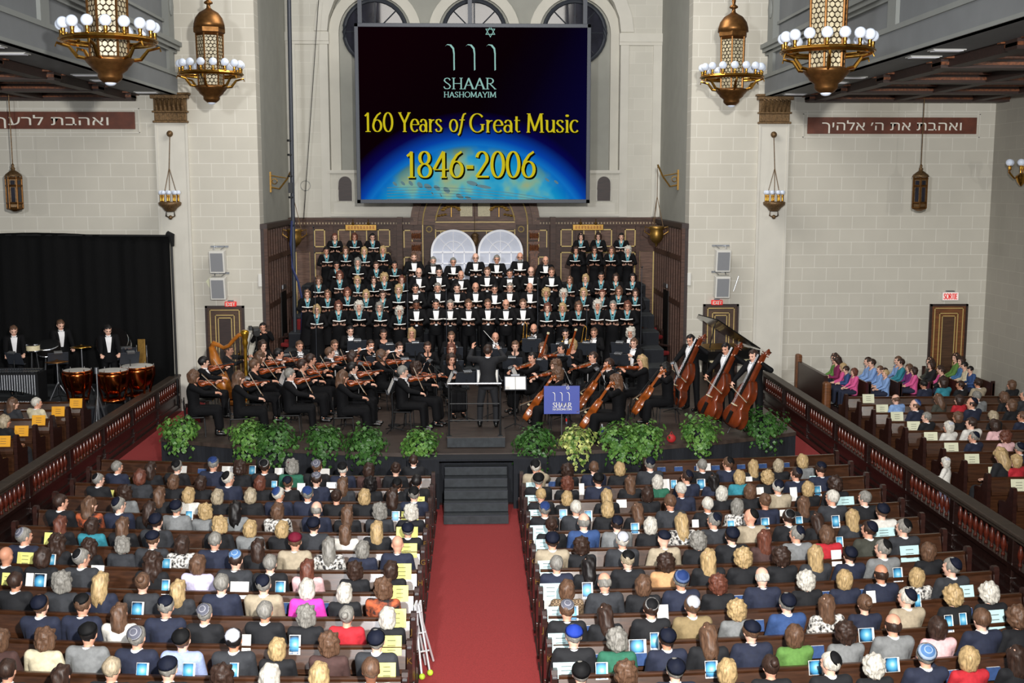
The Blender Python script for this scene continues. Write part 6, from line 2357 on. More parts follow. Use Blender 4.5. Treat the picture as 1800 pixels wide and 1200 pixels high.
# gilt hanging vessels in the alcove with their wall arms
for u, v, xw, s, lab in ((518, 415, XL, 1, 'harp side'), (1154, 410, XR, -1, 'bass side')):
    p = at_y(u, v, 34.3)
    t = thing('hanging_oil_lamp', 'gilt oil lamp on a wall arm in the alcove, ' + lab, 'oil lamp', (p.x, 34.3, p.z), 0, 'alcove oil lamps')
    MB().lathe([(.01, -.42), (.03, -.36), (.05, -.3), (.13, -.25), (.2, -.14), (.21, 0), (.19, .08), (.22, .14), (.23, .2), (.2, .22)], n=18).obj('bowl', 'gold', t, True)
    h = MB()
    for q in (-1, 1):
        h.tube([(q * .2, 0, .15), (q * .34, 0, .2), (q * .36, 0, .05), (q * .21, 0, -.05)], .02, 6)
    h.obj('handles', 'gold', t)
    c = MB()
    for k in range(3):
        a = 2 * PI * k / 3
        c.cyl((.2 * math.cos(a), .2 * math.sin(a), .2), (0, 0, 1.1), .01, n=5)
    c.cyl((0, 0, 1.1), (0, 0, 2.0), .01, n=5)
    c.obj('chains', 'old_bronze', t)
    w_ = xw - p.x
    MB().box((w_ - s * -.02, 0, 1.6), (.05, .12, .6)).tube([(w_, 0, 1.45), (w_ * .6, 0, 1.4), (w_ * .25, 0, 1.7), (0, 0, 2.05)], .03, 6).tube([(w_, 0, 1.8), (w_ * .6, 0, 1.75), (w_ * .3, 0, 1.72)], .02, 6).tube([(w_ * .8 + .08 * math.cos(a_ * PI / 4), 0, 1.62 + .08 * math.sin(a_ * PI / 4)) for a_ in range(8)], .015, 5, True).obj('wall_arm', 'gold', t)
p = at_y(835, 420, 36.6)
t = thing('eternal_light', 'small dark lamp on a chain before the ark, between white arches', 'lamp', (p.x, 36.6, p.z))
MB().lathe([(.03, -.22), (.08, -.18), (.12, -.05), (.1, .1), (.13, .13), (.04, .2)], n=12).obj('bowl', 'old_bronze', t, True)
MB().cyl((0, 0, .18), (0, 0, 5.5), .008, n=5).obj('chain', 'old_bronze', t)
# gilt name boards above the panels
for x, lab in ((at_y(634, 401, 37.4).x, 'harp'), (at_y(1034, 401, 37.4).x, 'bass')):
    z = at_y(634, 400, 37.4).z
    t = thing('gilt_board', 'gilt lettered board with two lamps on the alcove panelling, %s side' % lab, 'sign', (x, YP - .02, z), 0, 'gilt boards')
    MB().box((0, -.05, 0), (1.02, .06, .2), None, .015).obj('board', 'gold', t)
    q = MB()
    for k in range(9):
        q.bb(-.42 + .1 * k, -.36 + .1 * k, -.088, -.08, -.05, .05)
    q.obj('carving', 'bronze', t)
    for s in (-1, 1):
        MB().tube([(s * .25, 0, .3), (s * .25, -.12, .26), (s * .25, -.1, .1)], .02, 6).ball((s * .25, -.1, .13), .05, 8).obj('picture_lamp', 'gold', t)

# white window-shaped screens behind the men
for u0, u1, lab in ((759, 835, 'harp'), (841.5, 917.5, 'bass')):
    a, b, tp = at_y(u0, 445, 36.3), at_y(u1, 445, 36.3), at_y(u0, 405, 36.3)
    t = thing('arched_screen', 'white arched window screen behind the men, towards the %s side' % lab, 'screen', ((a.x + b.x) / 2, 36.3, 0), 0, 'white arched screens')
    r = (b.x - a.x) / 2
    zc = tp.z - r
    an = [math.radians(180 * k / 24) for k in range(25)]
    MB().prism([(r, 2.6), (r, zc)] + [(r * math.cos(q), zc + r * math.sin(q)) for q in an[1:-1]] + [(-r, zc), (-r, 2.6)], .0, .03).obj('pane', 'window_film', t)
    f = MB().band([((r - .04) * math.cos(q), zc + (r - .04) * math.sin(q)) for q in an], [((r + .03) * math.cos(q), zc + (r + .03) * math.sin(q)) for q in an], -.05, .06)
    f.bb(-r - .03, -r + .04, -.05, .06, 1.2, zc).bb(r - .04, r + .03, -.05, .06, 1.2, zc)
    f.obj('frame', 'white_paint_glow', t)
    f = MB().bb(-r, r, -.035, 0, zc - .03, zc + .03)
    f.tube([(r * .5 * math.cos(q), -.02, zc + r * .5 * math.sin(q)) for q in an], .02, 6)
    for q in (45, 90, 135):
        f.cyl((0, -.02, zc), (r * math.cos(math.radians(q)), -.02, zc + r * math.sin(math.radians(q))), .018, n=6)
    for x in (-r * .5, 0, r * .5):
        f.bb(x - .018, x + .018, -.035, 0, 2.6, zc)
    for z in (zc - .36, zc - .72, zc - 1.1):
        f.bb(-r, r, -.035, 0, z - .018, z + .018)
    f.obj('muntins', 'white_paint_glow', t)

# lighting mast, ropes and cables on the harp side of the alcove
p0, p1 = at_y(509, 0, 33.0), at_y(513, 390, 33.0)
t = thing('lighting_mast', 'tall dark blue-black pole standing at the harp-side alcove corner', 'pole', (p1.x, 33.0, ST + .004))
MB().cyl((0, 0, 0), (p0.x - p1.x, 0, 12.5), .06).bb(-.25, .25, -.25, .25, 0, .03).obj('pole', 'dark_grey_metal', t)
q = MB()
for z in (4.2, 5.0, 5.6, 6.2, 6.6):
    q.lathe([(.08, z), (.085, z + .03), (.08, z + .06)], n=10)
q.box((0, -.08, 5.3), (.12, .12, .3))
q.obj('clamps', 'black_metal', t)
pts = [at_y(u, v, 32.8) for u, v in ((513, 388), (511, 430), (514, 470), (524, 495), (530, 520), (531, 560), (530, 600))]
tag(MB().tube(pts, .035, 6).obj('cable', 'cable_blue'), 'blue cable bundle hanging down from the dark mast', 'cable')
for a, b, lab in (((560, 0), (534, 385), 'slanting from the arch to the panelling, harp side'),):
    tag(MB().cyl(at_y(a[0], a[1], 36.0), at_y(b[0], b[1], 36.6), .012, n=5).obj('rope', 'black_metal'), 'thin dark rope ' + lab, 'rope')
p = at_y(537, 326, YB - .02)
tag(MB().tube([(p.x + .16 * math.cos(q * PI / 10), YB - .02, p.z + .16 * math.sin(q * PI / 10)) for q in range(20)], .012, 6, True).obj('dust_orb_ring', 'grey_moulding'), 'pale ring standing in for a flash-lit dust orb beside the mast', 'ring')  # solid ring in place of a dust orb lit by flash, no real fitting

# ================================================================ harp, piano, percussion
p = at_z(415, 735, ST)
hp = at_z(402, 720, ST)
HX, HY = at_y(405, 600, 27.9).x, 27.9
t = thing('harp', 'golden concert harp with carved column on the harp side of the stage', 'harp', (HX, HY, ST + .005), math.radians(-22))
# local x: from the player's shoulder (negative) to the column (positive)
MB().bb(-.22, .5, -.18, .18, 0, .12, .03).obj('base', 'harp_wood', t)
MB().tube([(-.1, 0, .1), (-.28, 0, .6), (-.46, 0, 1.1), (-.55, 0, 1.42)], [.22, .18, .13, .08], 10).obj('soundbox', 'harp_wood', t, True)
MB().lathe([(.05, .12), (.07, .14), (.05, .2), (.048, .3), (.042, 1.4), (.05, 1.48), (.075, 1.55), (.06, 1.62), (.08, 1.7), (.1, 1.78), (.1, 1.84), (.05, 1.87)], (.42, 0, 0), 14).obj('column', 'gold_bright', t, True)
MB().tube([(-.55, 0, 1.42), (-.48, 0, 1.5), (-.34, 0, 1.46), (-.2, 0, 1.4), (-.05, 0, 1.46), (.1, 0, 1.62), (.25, 0, 1.74), (.42, 0, 1.78)], [.06, .07, .055, .045, .045, .05, .05, .06], 8).obj('neck', 'harp_wood', t, True)
q = MB()
for k in range(22):
    f_ = k / 21
    x = -.5 + .85 * f_
    zt = 1.46 - .06 * math.sin(f_ * 5) + .3 * f_ ** 3
    q.cyl((x, 0, zt), (max(-.46 + .38 * f_, -.5), 0, 1.2 - 1.05 * f_), .0035, n=4)
q.obj('strings', 'steel', t)
px_ = at_y(1258, 640, 30.6)
t = thing('grand_piano', 'black grand piano with raised lid behind the double basses', 'piano', (px_.x + .2, 30.6, ST + .005), math.radians(12))
out = [(-.75, -.7), (.75, -.7), (.75, -.1), (.6, .5), (.2, .85), (-.2, 1.0), (-.6, .95), (-.75, .6)]
q = MB()
q.prism(out, .68, .98, Matrix(((1, 0, 0, 0), (0, 0, 1, 0), (0, 1, 0, 0), (0, 0, 0, 1))))
q.obj('case', 'piano_black', t)
LM = Matrix.Translation((.75, 0, 1.0)) @ Matrix.Rotation(math.radians(33), 4, 'Y') @ Matrix.Translation((-.75, 0, 0))
q = MB()
q.prism(out, 0, .03, LM @ Matrix(((1, 0, 0, 0), (0, 0, 1, 0), (0, 1, 0, 0), (0, 0, 0, 1))))
q.obj('lid', 'piano_black', t)
MB().bb(-.6, .6, -.3, .7, .985, .99).obj('plate', 'gold', t)
MB().bb(-.7, .7, -.82, -.68, .7, .74).obj('keyboard', 'ivory', t)
for x, y in ((-.6, -.5), (.6, -.5), (-.2, .75)):
    MB().cyl((x, y, 0), (x, y, .7), .05, .08).obj('leg', 'piano_black', t)
MB().cyl((-.45, -.1, .98), (-.3, -.1, 1.66), .015).obj('lid_prop', 'piano_black', t)

PZ = .25 + .702


def timpani(u, v, y, d, lab):
    p = at_y(u, v, y)
    h = .84
    t = thing('timpani', lab, 'kettledrum', (p.x, y, PZ), 0, 'copper timpani')
    r = d / 2
    MB().lathe([(.04, .22), (r * .5, .26), (r * .8, .38), (r * .95, .55), (r, .72), (r, h - .03)], n=28).obj('kettle', 'copper', t, True)
    MB().lathe([(r * 1.04, h - .05), (r * 1.07, h - .02), (r * 1.04, h), (r * 1.0, h + .005)], n=28).obj('hoop', 'copper', t, True)
    MB().lathe([(r * .99, h - .01), (r * .98, h + .012)], n=28).obj('head', 'drum_head', t)
    for k in range(6):
        a = 2 * PI * k / 6 + .3
        ca, sa = math.cos(a), math.sin(a)
        MB().tube([(r * 1.06 * ca, r * 1.06 * sa, h - .04), (r * 1.05 * ca, r * 1.05 * sa, .6), (r * .75 * ca, r * .75 * sa, .2), (r * .7 * ca, r * .7 * sa, .1)], [.022, .025, .03, .03], 6).obj('strut', 'copper', t)
        MB().cyl((r * 1.03 * ca, r * 1.03 * sa, h), (r * 1.03 * ca, r * 1.03 * sa, h + .05), .012, n=6).obj('tuning_screw', 'chrome', t)
    MB().lathe([(r * .78, .06), (r * .8, .1), (r * .6, .14), (r * .2, .16)], n=24).obj('base_ring', 'copper', t, True)
    for k in range(3):
        a = 2 * PI * k / 3
        MB().cyl((r * .75 * math.cos(a), r * .75 * math.sin(a), .0), (r * .75 * math.cos(a), r * .75 * math.sin(a), .07), .03, n=8).obj('caster', 'black_metal', t)


timpani(137, 680, 28.75, .66, 'smallest copper timpani nearest the vibraphone')
timpani(199, 680, 28.7, .74, 'middle copper timpani of the three, before the timpanist')
timpani(242, 665, 29.4, .8, 'largest copper timpani nearest the black curtain edge')
for u, v, fig, h, y, key in ((16, 583, 'perc', 'Mb', 29.7, 'percussionist in tailcoat behind the vibraphone, looking down'), (98, 566, 'perc', 'Mb', 30.6, 'tall percussionist in tailcoat before the black curtain, behind the drum'), (183, 582, 'perc', 'Mk', 29.6, 'dark-haired timpanist in tailcoat leaning over the copper timpani')):
    p = at_y(u, v, y)
    hz = FIG[fig]['J']['head']
    sc = (p.z - PZ) / hz.z
    sc = max(.95, min(1.08, sc))
    o = person('orchestra_player', fig, (p.x, y + .3, PZ + .003), PI + (.5 if '98' == str(u) else .35), sc, h[0], h[1], TAILS, '', 'skin_light', True)
    tag(o, key, 'person', 'orchestra')
# vibraphone
p = at_y(30, 640, 28.75)
t = thing('vibraphone', 'long vibraphone with silver resonator tubes at the picture edge', 'vibraphone', (p.x - .35, 28.75, PZ))
fr = MB().bb(-.95, .95, -.32, -.28, .78, .82).bb(-.9, .9, .28, .32, .78, .82)
for x in (-.93, .93):
    fr.bb(x - .03, x + .03, -.3, .3, .06, .8).bb(x - .04, x + .04, -.4, .4, .04, .1)
fr.bb(-.93, .93, -.03, .03, .12, .16)
fr.obj('frame', 'black_metal', t)
q = MB()
for k in range(30):
    x = -.9 + 1.8 * k / 29
    L = .22 - .08 * k / 29
    q.box((x, -.12, .84), (.045, L * 1.6, .014)).box((x, .16, .86), (.04, L * 1.2, .014))
q.obj('bars', 'steel', t)
q = MB()
for k in range(30):
    x = -.9 + 1.8 * k / 29
    z = .28 + (.22 * max(0, (k - 16)) / 13 if False else 0) + (.0 if k < 18 else -.0)
    zz = .38 - (.16 * (abs(k - 14) / 15) ** 2)
    q.cyl((x, -.2, .78), (x, -.2, zz), .025, n=8)
q.obj('resonators', 'steel', t)
q = MB()
for k in range(30):
    q.ball((-.9 + 1.8 * k / 29, -.34, .1), .022, 6)
q.obj('rail_studs', 'chrome', t)
# drums, cymbals, stands before the curtain


def drum(u, v, y, r, d, m, lab, tilt=0, stand_=True):
    p = at_y(u, v, y)
    t = thing('drum', lab, 'drum', (p.x, y, p.z))
    M = Matrix.Rotation(tilt, 4, 'X')
    MB().lathe([(r, -d / 2), (r, d / 2)], n=24, M=M).obj('shell', m, t, False)
    MB().lathe([(r * .99, d / 2), (r * .99, d / 2 + .012)], n=24, M=M).obj('drum_head', 'drum_head', t)
    q = MB()
    for z in (-d / 2, d / 2):
        q.lathe([(r + .005, z - .02), (r + .018, z), (r + .005, z + .02)], n=24, M=M)
    q.obj('hoops', 'chrome', t)
    h = p.z - PZ
    if stand_:
        q = MB()
        for k in range(3):
            a = 2 * PI * k / 3 + .4
            q.cyl((r * .4 * math.cos(a), r * .4 * math.sin(a), -d / 2), (r * 1.1 * math.cos(a), r * 1.1 * math.sin(a), -h + .005), .013, n=6)
        q.obj('leg', 'steel', t)


drum(58, 611, 29.9, .17, .17, 'ivory', 'small pale-shelled snare drum left of the tall percussionist')
drum(85, 612, 30.3, .3, .2, 'ebony', 'wide grey-headed drum before the tall percussionist', math.radians(20))
drum(200, 605, 30.7, .42, .3, 'ebony', 'big grey bass drum head behind the timpanist', math.radians(55))
for u, v, y, lab in ((143, 609, 30.4, 'golden cymbal on a silver stand between percussionist and timpanist'), (100, 635, 29.3, 'dark tilted cymbal over the middle of the percussion')):
    p = at_y(u, v, y)
    t = thing('cymbal', lab, 'cymbal', (p.x, y, p.z))
    MB().lathe([(.29, -.01), (.15, .015), (.05, .03), (.03, .05), (.008, .06)], n=24).obj('plate', 'brass' if 'golden' in lab else 'bronze', t, True)
    q = MB().cyl((0, 0, .06), (0, 0, -(p.z - PZ) * .6), .013, n=8)
    for k in range(3):
        a = 2 * PI * k / 3
        q.cyl((0, 0, -(p.z - PZ) * .55), (.28 * math.cos(a), .28 * math.sin(a), -(p.z - PZ) + .005), .012, n=6)
    q.obj('stand', 'steel', t)
p = at_y(249, 612, 30.4)
t = thing('chime_rack', 'golden flat chime board standing behind the largest timpani', 'chimes', (p.x, 30.4, PZ))
MB().bb(-.1, .1, -.02, .02, .62, p.z - PZ + .25, .01).obj('board', 'gold', t)
MB().bb(-.22, .22, -.1, .1, 0, .05).cyl((-.13, 0, .05), (-.13, 0, 1.25), .014).cyl((.13, 0, .05), (.13, 0, 1.25), .014).obj('stand', 'chrome', t)
for u, v, deg, key in ((26, 640, 160, 'before the vibraphone player'), (101, 610, 205, 'before the tall percussionist'), (222, 600, 215, 'nearer the curtain above the timpani'), (228, 628, 215, 'right over the largest timpani'), (215, 590, 150, 'behind the timpanist')):
    p = at_y(u, v, 29.3 if v > 605 else 30.1)
    o = stand(p.x, p.y, PZ + .002, math.radians(deg), 'black music stand ' + key, 1.0)
# loudspeaker tripod beside the balustrade
p = at_z(178, 738, .6)
t = thing('tripod_stand', 'grey tripod stand rising beside the harp-side balustrade', 'stand', (-9.05, 27.2, .255))
MB().cyl((0, 0, .5), (0, 0, 1.75), .02).cyl((0, 0, 1.7), (0, 0, 1.85), .05).obj('pole', 'steel', t)
for k in range(3):
    a = 2 * PI * k / 3 + .5
    MB().cyl((0, 0, 1.2), (.3 * math.cos(a), .3 * math.sin(a), .0), .016, n=6).obj('leg', 'steel', t)

# cameraman and his camera, red chairs
p = at_y(462, 575, 31.6)
o = person('person', 'camera', (p.x, 31.6, p.z - 1.62), PI + .15, 1.0, 'M', 'k', [('jacket', 'black_dress'), ('trousers', 'black_dress'), ('shoes', 'shoe_black')], '', 'skin', True)
tag(o, 'cameraman in black standing at the alcove corner behind his video camera', 'person')
tag(MB().bb(-.5, .5, -.4, .4, 0, max(.02, p.z - 1.62 - ST - .006)).obj('camera_riser', 'step_black', loc=(p.x, 31.6, ST + .002)), 'black platform under the cameraman', 'riser')
c = at_y(450, 583, 31.2)
t = thing('video_camera', 'black broadcast video camera on a tripod at the alcove corner', 'camera', (p.x - .1, 31.15, ST + .004), .25)
zc = c.z - ST
MB().bb(-.09, .09, -.15, .3, zc - .1, zc + .12, .02).obj('camera_body', 'black_metal', t)
MB().cyl((0, -.15, zc), (0, -.38, zc), .075, .085).obj('lens', 'piano_black', t)
MB().bb(-.2, -.1, -.05, .15, zc + .05, zc + .16, .01).obj('viewfinder', 'black_metal', t)
q = MB().cyl((0, 0, zc - .1), (0, 0, zc - .4), .03)
for k in range(3):
    a = 2 * PI * k / 3 + .5
    q.cyl((0, 0, zc - .35), (.35 * math.cos(a), .35 * math.sin(a), 0.005), .02, n=6)
q.obj('tripod', 'black_metal', t)
tag(MB().tube([(p.x - .2, 31.1, c.z), (p.x - .32, 31.0, c.z - .5), (p.x - .25, 31.0, c.z - 1.1), (p.x - .1, 30.9, ST + .02)], .012, 6).obj('camera_cable', 'black_metal'), 'black cable looping down from the video camera', 'cable')
for u, v, y, rz, lab, zf in ((487, 580, 33.3, 2.6, 'red upholstered armchair beside the video camera', None), (506, 575, 33.9, 2.4, 'red upholstered armchair under the dark mast', None), (1182, 595, 33.4, -2.5, 'red upholstered armchair at the bass-side alcove wall', None), (1163, 568, 34.6, -2.4, 'farther red upholstered armchair at the bass-side alcove wall', None), (328, 690, 26.6, 2.3, 'red upholstered armchair behind the harp-side corner violinist', .0), (318, 712, 25.8, 2.3, 'nearer red armchair beside the harp-side balustrade', .0)):
    p = at_y(u, v, y)
    if y > 33:
        p.x = max(-5.3, min(5.4, p.x)) if p.z < 9 else p.x
    zf = max(ST, p.z - .85) if zf is None else zf
    t = thing('red_armchair', lab, 'armchair', (p.x, y, zf + .004), rz, 'red armchairs', 1.15 if zf == 0 else 1)
    MB().bb(-.3, .3, -.28, .28, .36, .48, .04).obj('seat', 'red_fabric', t)
    MB().bb(-.28, .28, -.32, -.22, .45, 1.15, .06).obj('backrest', 'red_fabric', t)
    for x in (-.3, .3):
        MB().bb(x - .03, x + .03, -.3, .26, .6, .66, .015).bb(x - .025, x + .025, .2, .26, .0, .62).bb(x - .025, x + .025, -.32, -.26, .0, 1.2).obj('side_frame', 'side_wood', t)
    if zf > ST + .05:
        tag(MB().bb(-.45, .45, -.45, .45, 0, zf - ST - .002).obj('chair_riser', 'drape', loc=(p.x, y, ST + .002)), 'dark platform under the ' + lab, 'riser')

# ================================================================ ivy, sign, walker, bottles
leafm = []
for i_, (c1_, c2_) in enumerate((('#274c1d', '#40692b'), ('#386325', '#628a3c'), ('#5f8038', '#c4c877'))):
    leafm.append(mat('ivy_%d' % i_, c1_, .5, color2=c2_, scale=7))
IVY = [(318, 765, 33, 1), (435, 768, 35, 1), (484, 795, 38, 0), (569, 790, 34, 0), (642, 795, 36, 0), (740, 790, 33, 1), (940, 795, 38, 0), (1015, 787, 32, 2), (1090, 790, 38, 1), (1135, 768, 34, 1), (1232, 768, 36, 1), (1345, 768, 38, 0)]
for i, (u, v, rpx, mi) in enumerate(IVY):
    X0 = at_z(u, v, ST).x
    y = yst(X0) - .02 if True else 0
    p = at_y(u, v, y)
    R_ = rpx / px_m(p) * 1.0
    onfloor = p.z < ST + .05 and False
    t = thing('potted_ivy', 'bushy potted ivy, %s along the stage edge from the harp side' % ORD[i + 1], 'plant', (p.x, yst(p.x) + .1, ST + .004), rnd.uniform(0, 6), 'ivy pots along the stage edge')
    MB().lathe([(.1, 0), (.15, .2), (.16, .22), (.14, .22)], n=16).obj('pot', 'drape', t, True)
    q = MB()
    rr = random.Random(i)
    for k in range(620):
        a = rr.uniform(0, 2 * PI)
        el = math.asin(rr.uniform(-.75, 1))
        d = R_ * rr.uniform(.5, 1.05) * (1 + .55 * noise.noise(V((math.cos(a) * 1.3 + i * 3, math.sin(a) * 1.3, el * 1.2))))
        c = V((d * math.cos(el) * math.cos(a), d * math.cos(el) * math.sin(a), .2 + d * math.sin(el) * .75))
        wv = t.matrix_world
        # trailing shoots hang over the edge of the stage
        ang = t.rotation_euler.z
        wy = c.x * math.sin(ang) + c.y * math.cos(ang)
        if wy < -.11:
            c.z -= rr.uniform(0, .42) * min(1, (-wy - .11) / .15)
        elif c.z < .03:
            c.z = rr.uniform(.03, .15)
        s_ = rr.uniform(.032, .06)
        n_ = V((math.cos(a) * math.cos(el), math.sin(a) * math.cos(el), math.sin(el) + .3)).normalized()
        n_ = (n_ + V((rr.uniform(-.6, .6), rr.uniform(-.6, .6), rr.uniform(-.6, .6)))).normalized()
        x_ = n_.cross(V((0, 0, 1)))
        x_ = x_.normalized() if x_.length > .01 else V((1, 0, 0))
        y_ = n_.cross(x_)
        pts = [c + y_ * s_, c + x_ * s_ * .8 + n_ * s_ * .2, c - y_ * s_ * .6 + x_ * s_ * .5, c - y_ * s_ * .9, c - y_ * s_ * .6 - x_ * s_ * .5, c - x_ * s_ * .8 + n_ * s_ * .2]
        q.b.faces.new([q.b.verts.new(e_) for e_ in pts])
    q.obj('foliage', leafm[mi], t)
    st_ = MB()
    for k in range(14):
        a = rr.uniform(0, 2 * PI)
        st_.tube([(0, 0, .2), (R_ * .5 * math.cos(a), R_ * .5 * math.sin(a), .3), (R_ * .85 * math.cos(a), R_ * .85 * math.sin(a), .16)], .006, 4)
    st_.obj('stems', leafm[0], t)
p = at_y(987.5, 703, 23.35)
t = thing('sign_board', 'blue sign with white emblem and letters on a thin stand at the stage edge', 'sign', (p.x, 23.35, ST + .004))
zc = p.z - ST
k_ = 1 / px_m(p)
w_, h_ = 63 * k_, 50 * k_
MB().bb(-w_ / 2, w_ / 2, -.012, .012, zc - h_ / 2, zc + h_ / 2, .004).obj('board', 'sign_blue', t)
q = MB()
letters(q, 'SHAAR', -.19, zc - .155, .1, -.015, .14, .06, .4)
letters(q, 'HASHOMAYIM', -.19, zc - .215, .04, -.015, .16, .09, .4)
emblem(q, -.15, zc - .02, .0042, -.015)
q.obj('lettering', 'letter_white', t)
MB().cyl((0, 0, .02), (0, 0, zc), .012).lathe([(.17, 0), (.17, .015), (.02, .025)], n=16).obj('stand', 'steel', t)
# folded walker leaning on a pew in the aisle
pa, pb = at_z(742, 1192, .03), at_z(729, 1062, .92)
t = thing('walker', 'folded aluminium walker with lime ball feet leaning on the aisle pew end', 'walker', (pa.x, pa.y, .013))
d = pb - pa
for s in (0, 1):
    off = V((.1 * s, .02 + .3 * s * .0, .0))
    b0, b1 = V((0, -.02 + .12 * s, .03)) + off, d + V((.05 * s - .0, 0, 0))
    MB().tube([b0, b0.lerp(b1, .5), b1, b1 + V((.02, .1, .03)), b1.lerp(b0, .3) + V((.0, .16, 0)), b0 + V((.03, .4, .0))], .015, 8).obj('side_frame', 'aluminium', t)
    MB().ball(b0 + V((0, 0, .012)), .042, 12).obj('ball_foot', 'lime', t, True)
MB().cyl(d * .35 + V((0, .05, 0)), d * .35 + V((.12, .1, 0)), .012).cyl(d * .6 + V((0, .05, 0)), d * .6 + V((.1, .1, 0)), .012).cyl(d * .9, d * .9 + V((.08, .06, 0)), .012).obj('cross_bars', 'aluminium', t)
for u, v, m, lab in ((997, 745, 'speaker_cloth', 'clear water bottle with red label under the blue sign'), (1058, 765, 'sign_blue', 'blue-labelled water bottle beside the front cellist chair'), (1180, 778, 'bag_red', 'small red bag on the stage edge by the ivy')):
    p = at_z(u, v, ST)
    t = thing('water_bottle' if 'bottle' in lab else 'small_bag', lab, 'bottle' if 'bottle' in lab else 'bag', (p.x, max(p.y, yst(p.x) + .12), ST + .004))
    if 'bottle' in lab:
        MB().lathe([(.033, 0), (.035, .02), (.035, .15), (.03, .18), (.014, .21), (.014, .235)], n=14).obj('bottle', 'window_film', t, True)
        MB().lathe([(.036, .06), (.036, .13)], n=14).obj('bottle_label', 'red_plastic' if 'red' in lab else 'sign_blue', t)
        MB().cyl((0, 0, .232), (0, 0, .25), .016).obj('cap', 'paper', t)
    else:
        MB().ball((0, 0, .09), (.1, .06, .09), 12).obj('bag_body', m, t, True)
        MB().tube([(-.04, 0, .16), (0, 0, .24), (.04, 0, .16)], .008, 6).obj('handle', m, t)

# ================================================================ papers and programs
PT = dict(Y='paper_yellow', C='paper_cyan', W='paper', E='paper_cream', A='paper_orange')
gm_ = bpy.data.materials.new('program_cover')
MATS['program_cover'] = gm_
gm_.use_nodes = True
nt = gm_.node_tree
bs = nt.nodes['Principled BSDF']
bs.inputs['Roughness'].default_value = .4
tc = node(nt, 'ShaderNodeTexCoord')
sp = node(nt, 'ShaderNodeSeparateXYZ')
nt.links.new(tc.outputs['Object'], sp.inputs[0])
dd_ = mth('POWER', mth('ADD', mth('MULTIPLY', sp.outputs['X'], sp.outputs['X']), mth('MULTIPLY', mth('SUBTRACT', sp.outputs['Z'], .005), mth('SUBTRACT', sp.outputs['Z'], .005))), .5)
cov = ramp(mth('MULTIPLY', dd_, 6.0), [(0, '#b9dcea'), (.22, '#5aa9cc'), (.45, '#2a6f9c'), (.58, '#101f30')])
nz = node(nt, 'ShaderNodeTexNoise')
nz.inputs['Scale'].default_value = 26
nt.links.new(tc.outputs['Object'], nz.inputs['Vector'])
low = mth('MULTIPLY', mth('SUBTRACT', -.075, sp.outputs['Z']), 60, True)
cov = mixc(mth('MULTIPLY', low, .9), cov, ramp(nz.outputs['Fac'], [(.42, '#dfe4ec'), (.55, '#5b6f8e')]))
nt.links.new(cov, bs.inputs['Base Color'])
PAP = {
    'Y': '739,886,14,22 720,910,30,17 715,940,38,22 715,971,35,25 706,1008,33,28 702,1047,30,28 695,1091,36,32 687,1140,36,34 678,1189,32,30 221,845,15,12 190,867,22,13 129,921,14,20 87,953,30,28 39,985,30,25 4,1025,14,28',
    'C': '925,856,17,10 936,882,29,18 933,908,26,18 944,939,33,26 944,965,26,25 955,1001,30,22 963,1044,38,29 961,1085,30,26 976,1136,44,34 990,1187,47,28 1489,886,34,21 1527,909,24,14 1558,940,42,18 1603,976,36,28 1706,1048,26,30 1756,1094,36,34 1431,843,12,10',
    'W': '322,827,13,17 400,827,20,16 491,828,16,12 570,830,19,14 528,861,14,20 583,859,21,18 418,1042,33,30 430,1138,16,34 46,1027,14,30 169,1001,24,10 1172,854,13,20 1093,886,18,14 1023,861,9,20 1167,1083,20,32 1239,826,26,18 1319,845,12,10 1397,870,13,24 1339,868,13,18 1382,902,22,11 1225,926,12,18 1474,984,19,28 1537,1058,17,28',
    'G': '444,827,12,18 480,855,10,14 331,908,13,16 289,994,16,18 287,1037,14,26 237,1079,22,30 490,1040,18,26 245,1187,22,28 327,1188,22,28 407,1188,16,28 695,910,14,17 516,1139,20,34 86,987,14,22 120,987,16,18 65,1028,22,30 991,907,14,18 1035,909,14,19 1118,932,15,19 1034,1042,19,29 1008,1084,20,27 1122,1139,31,24 1153,1132,16,30 1060,1187,22,30 1186,853,11,15 1234,853,15,19 1348,923,15,20 1408,920,13,19 1288,925,14,14 1254,1183,23,30 1438,1178,27,25 1440,865,13,18 1472,919,15,22 1478,954,13,18 1583,1014,18,25 1617,1059,13,23 1526,1119,29,24 1674,1101,16,30 1700,1094,14,24 1572,1172,27,25',
}
CNM = dict(Y='yellow seat notice', C='pale cyan seat notice', W='white program sheet', G='program with blue globe cover')
npap = 0
memo = {}
for kd, txt in PAP.items():
    for tok in txt.split():
        u, v, wpx, hpx = map(float, tok.split(','))
        best = None
        for k in range(-1, LAST + 1):
            x_ = at_z(u, v, .78).x
            y = ykr(k, x_) - .125
            p = at_y(u, v, y)
            if best is None or abs(p.z - .85) < abs(best[1].z - .85):
                best = (k, p)
        k, p = best
        side = 'harp' if p.x < 0 else 'bass'
        xm = max(-8.0, min(p.x, -.96)) if p.x < 0 else min(8.0, max(p.x, 1.02))
        memo.setdefault((side, k), []).append([xm, p.y, p.z, wpx / px_m(p), hpx / px_m(p), kd])
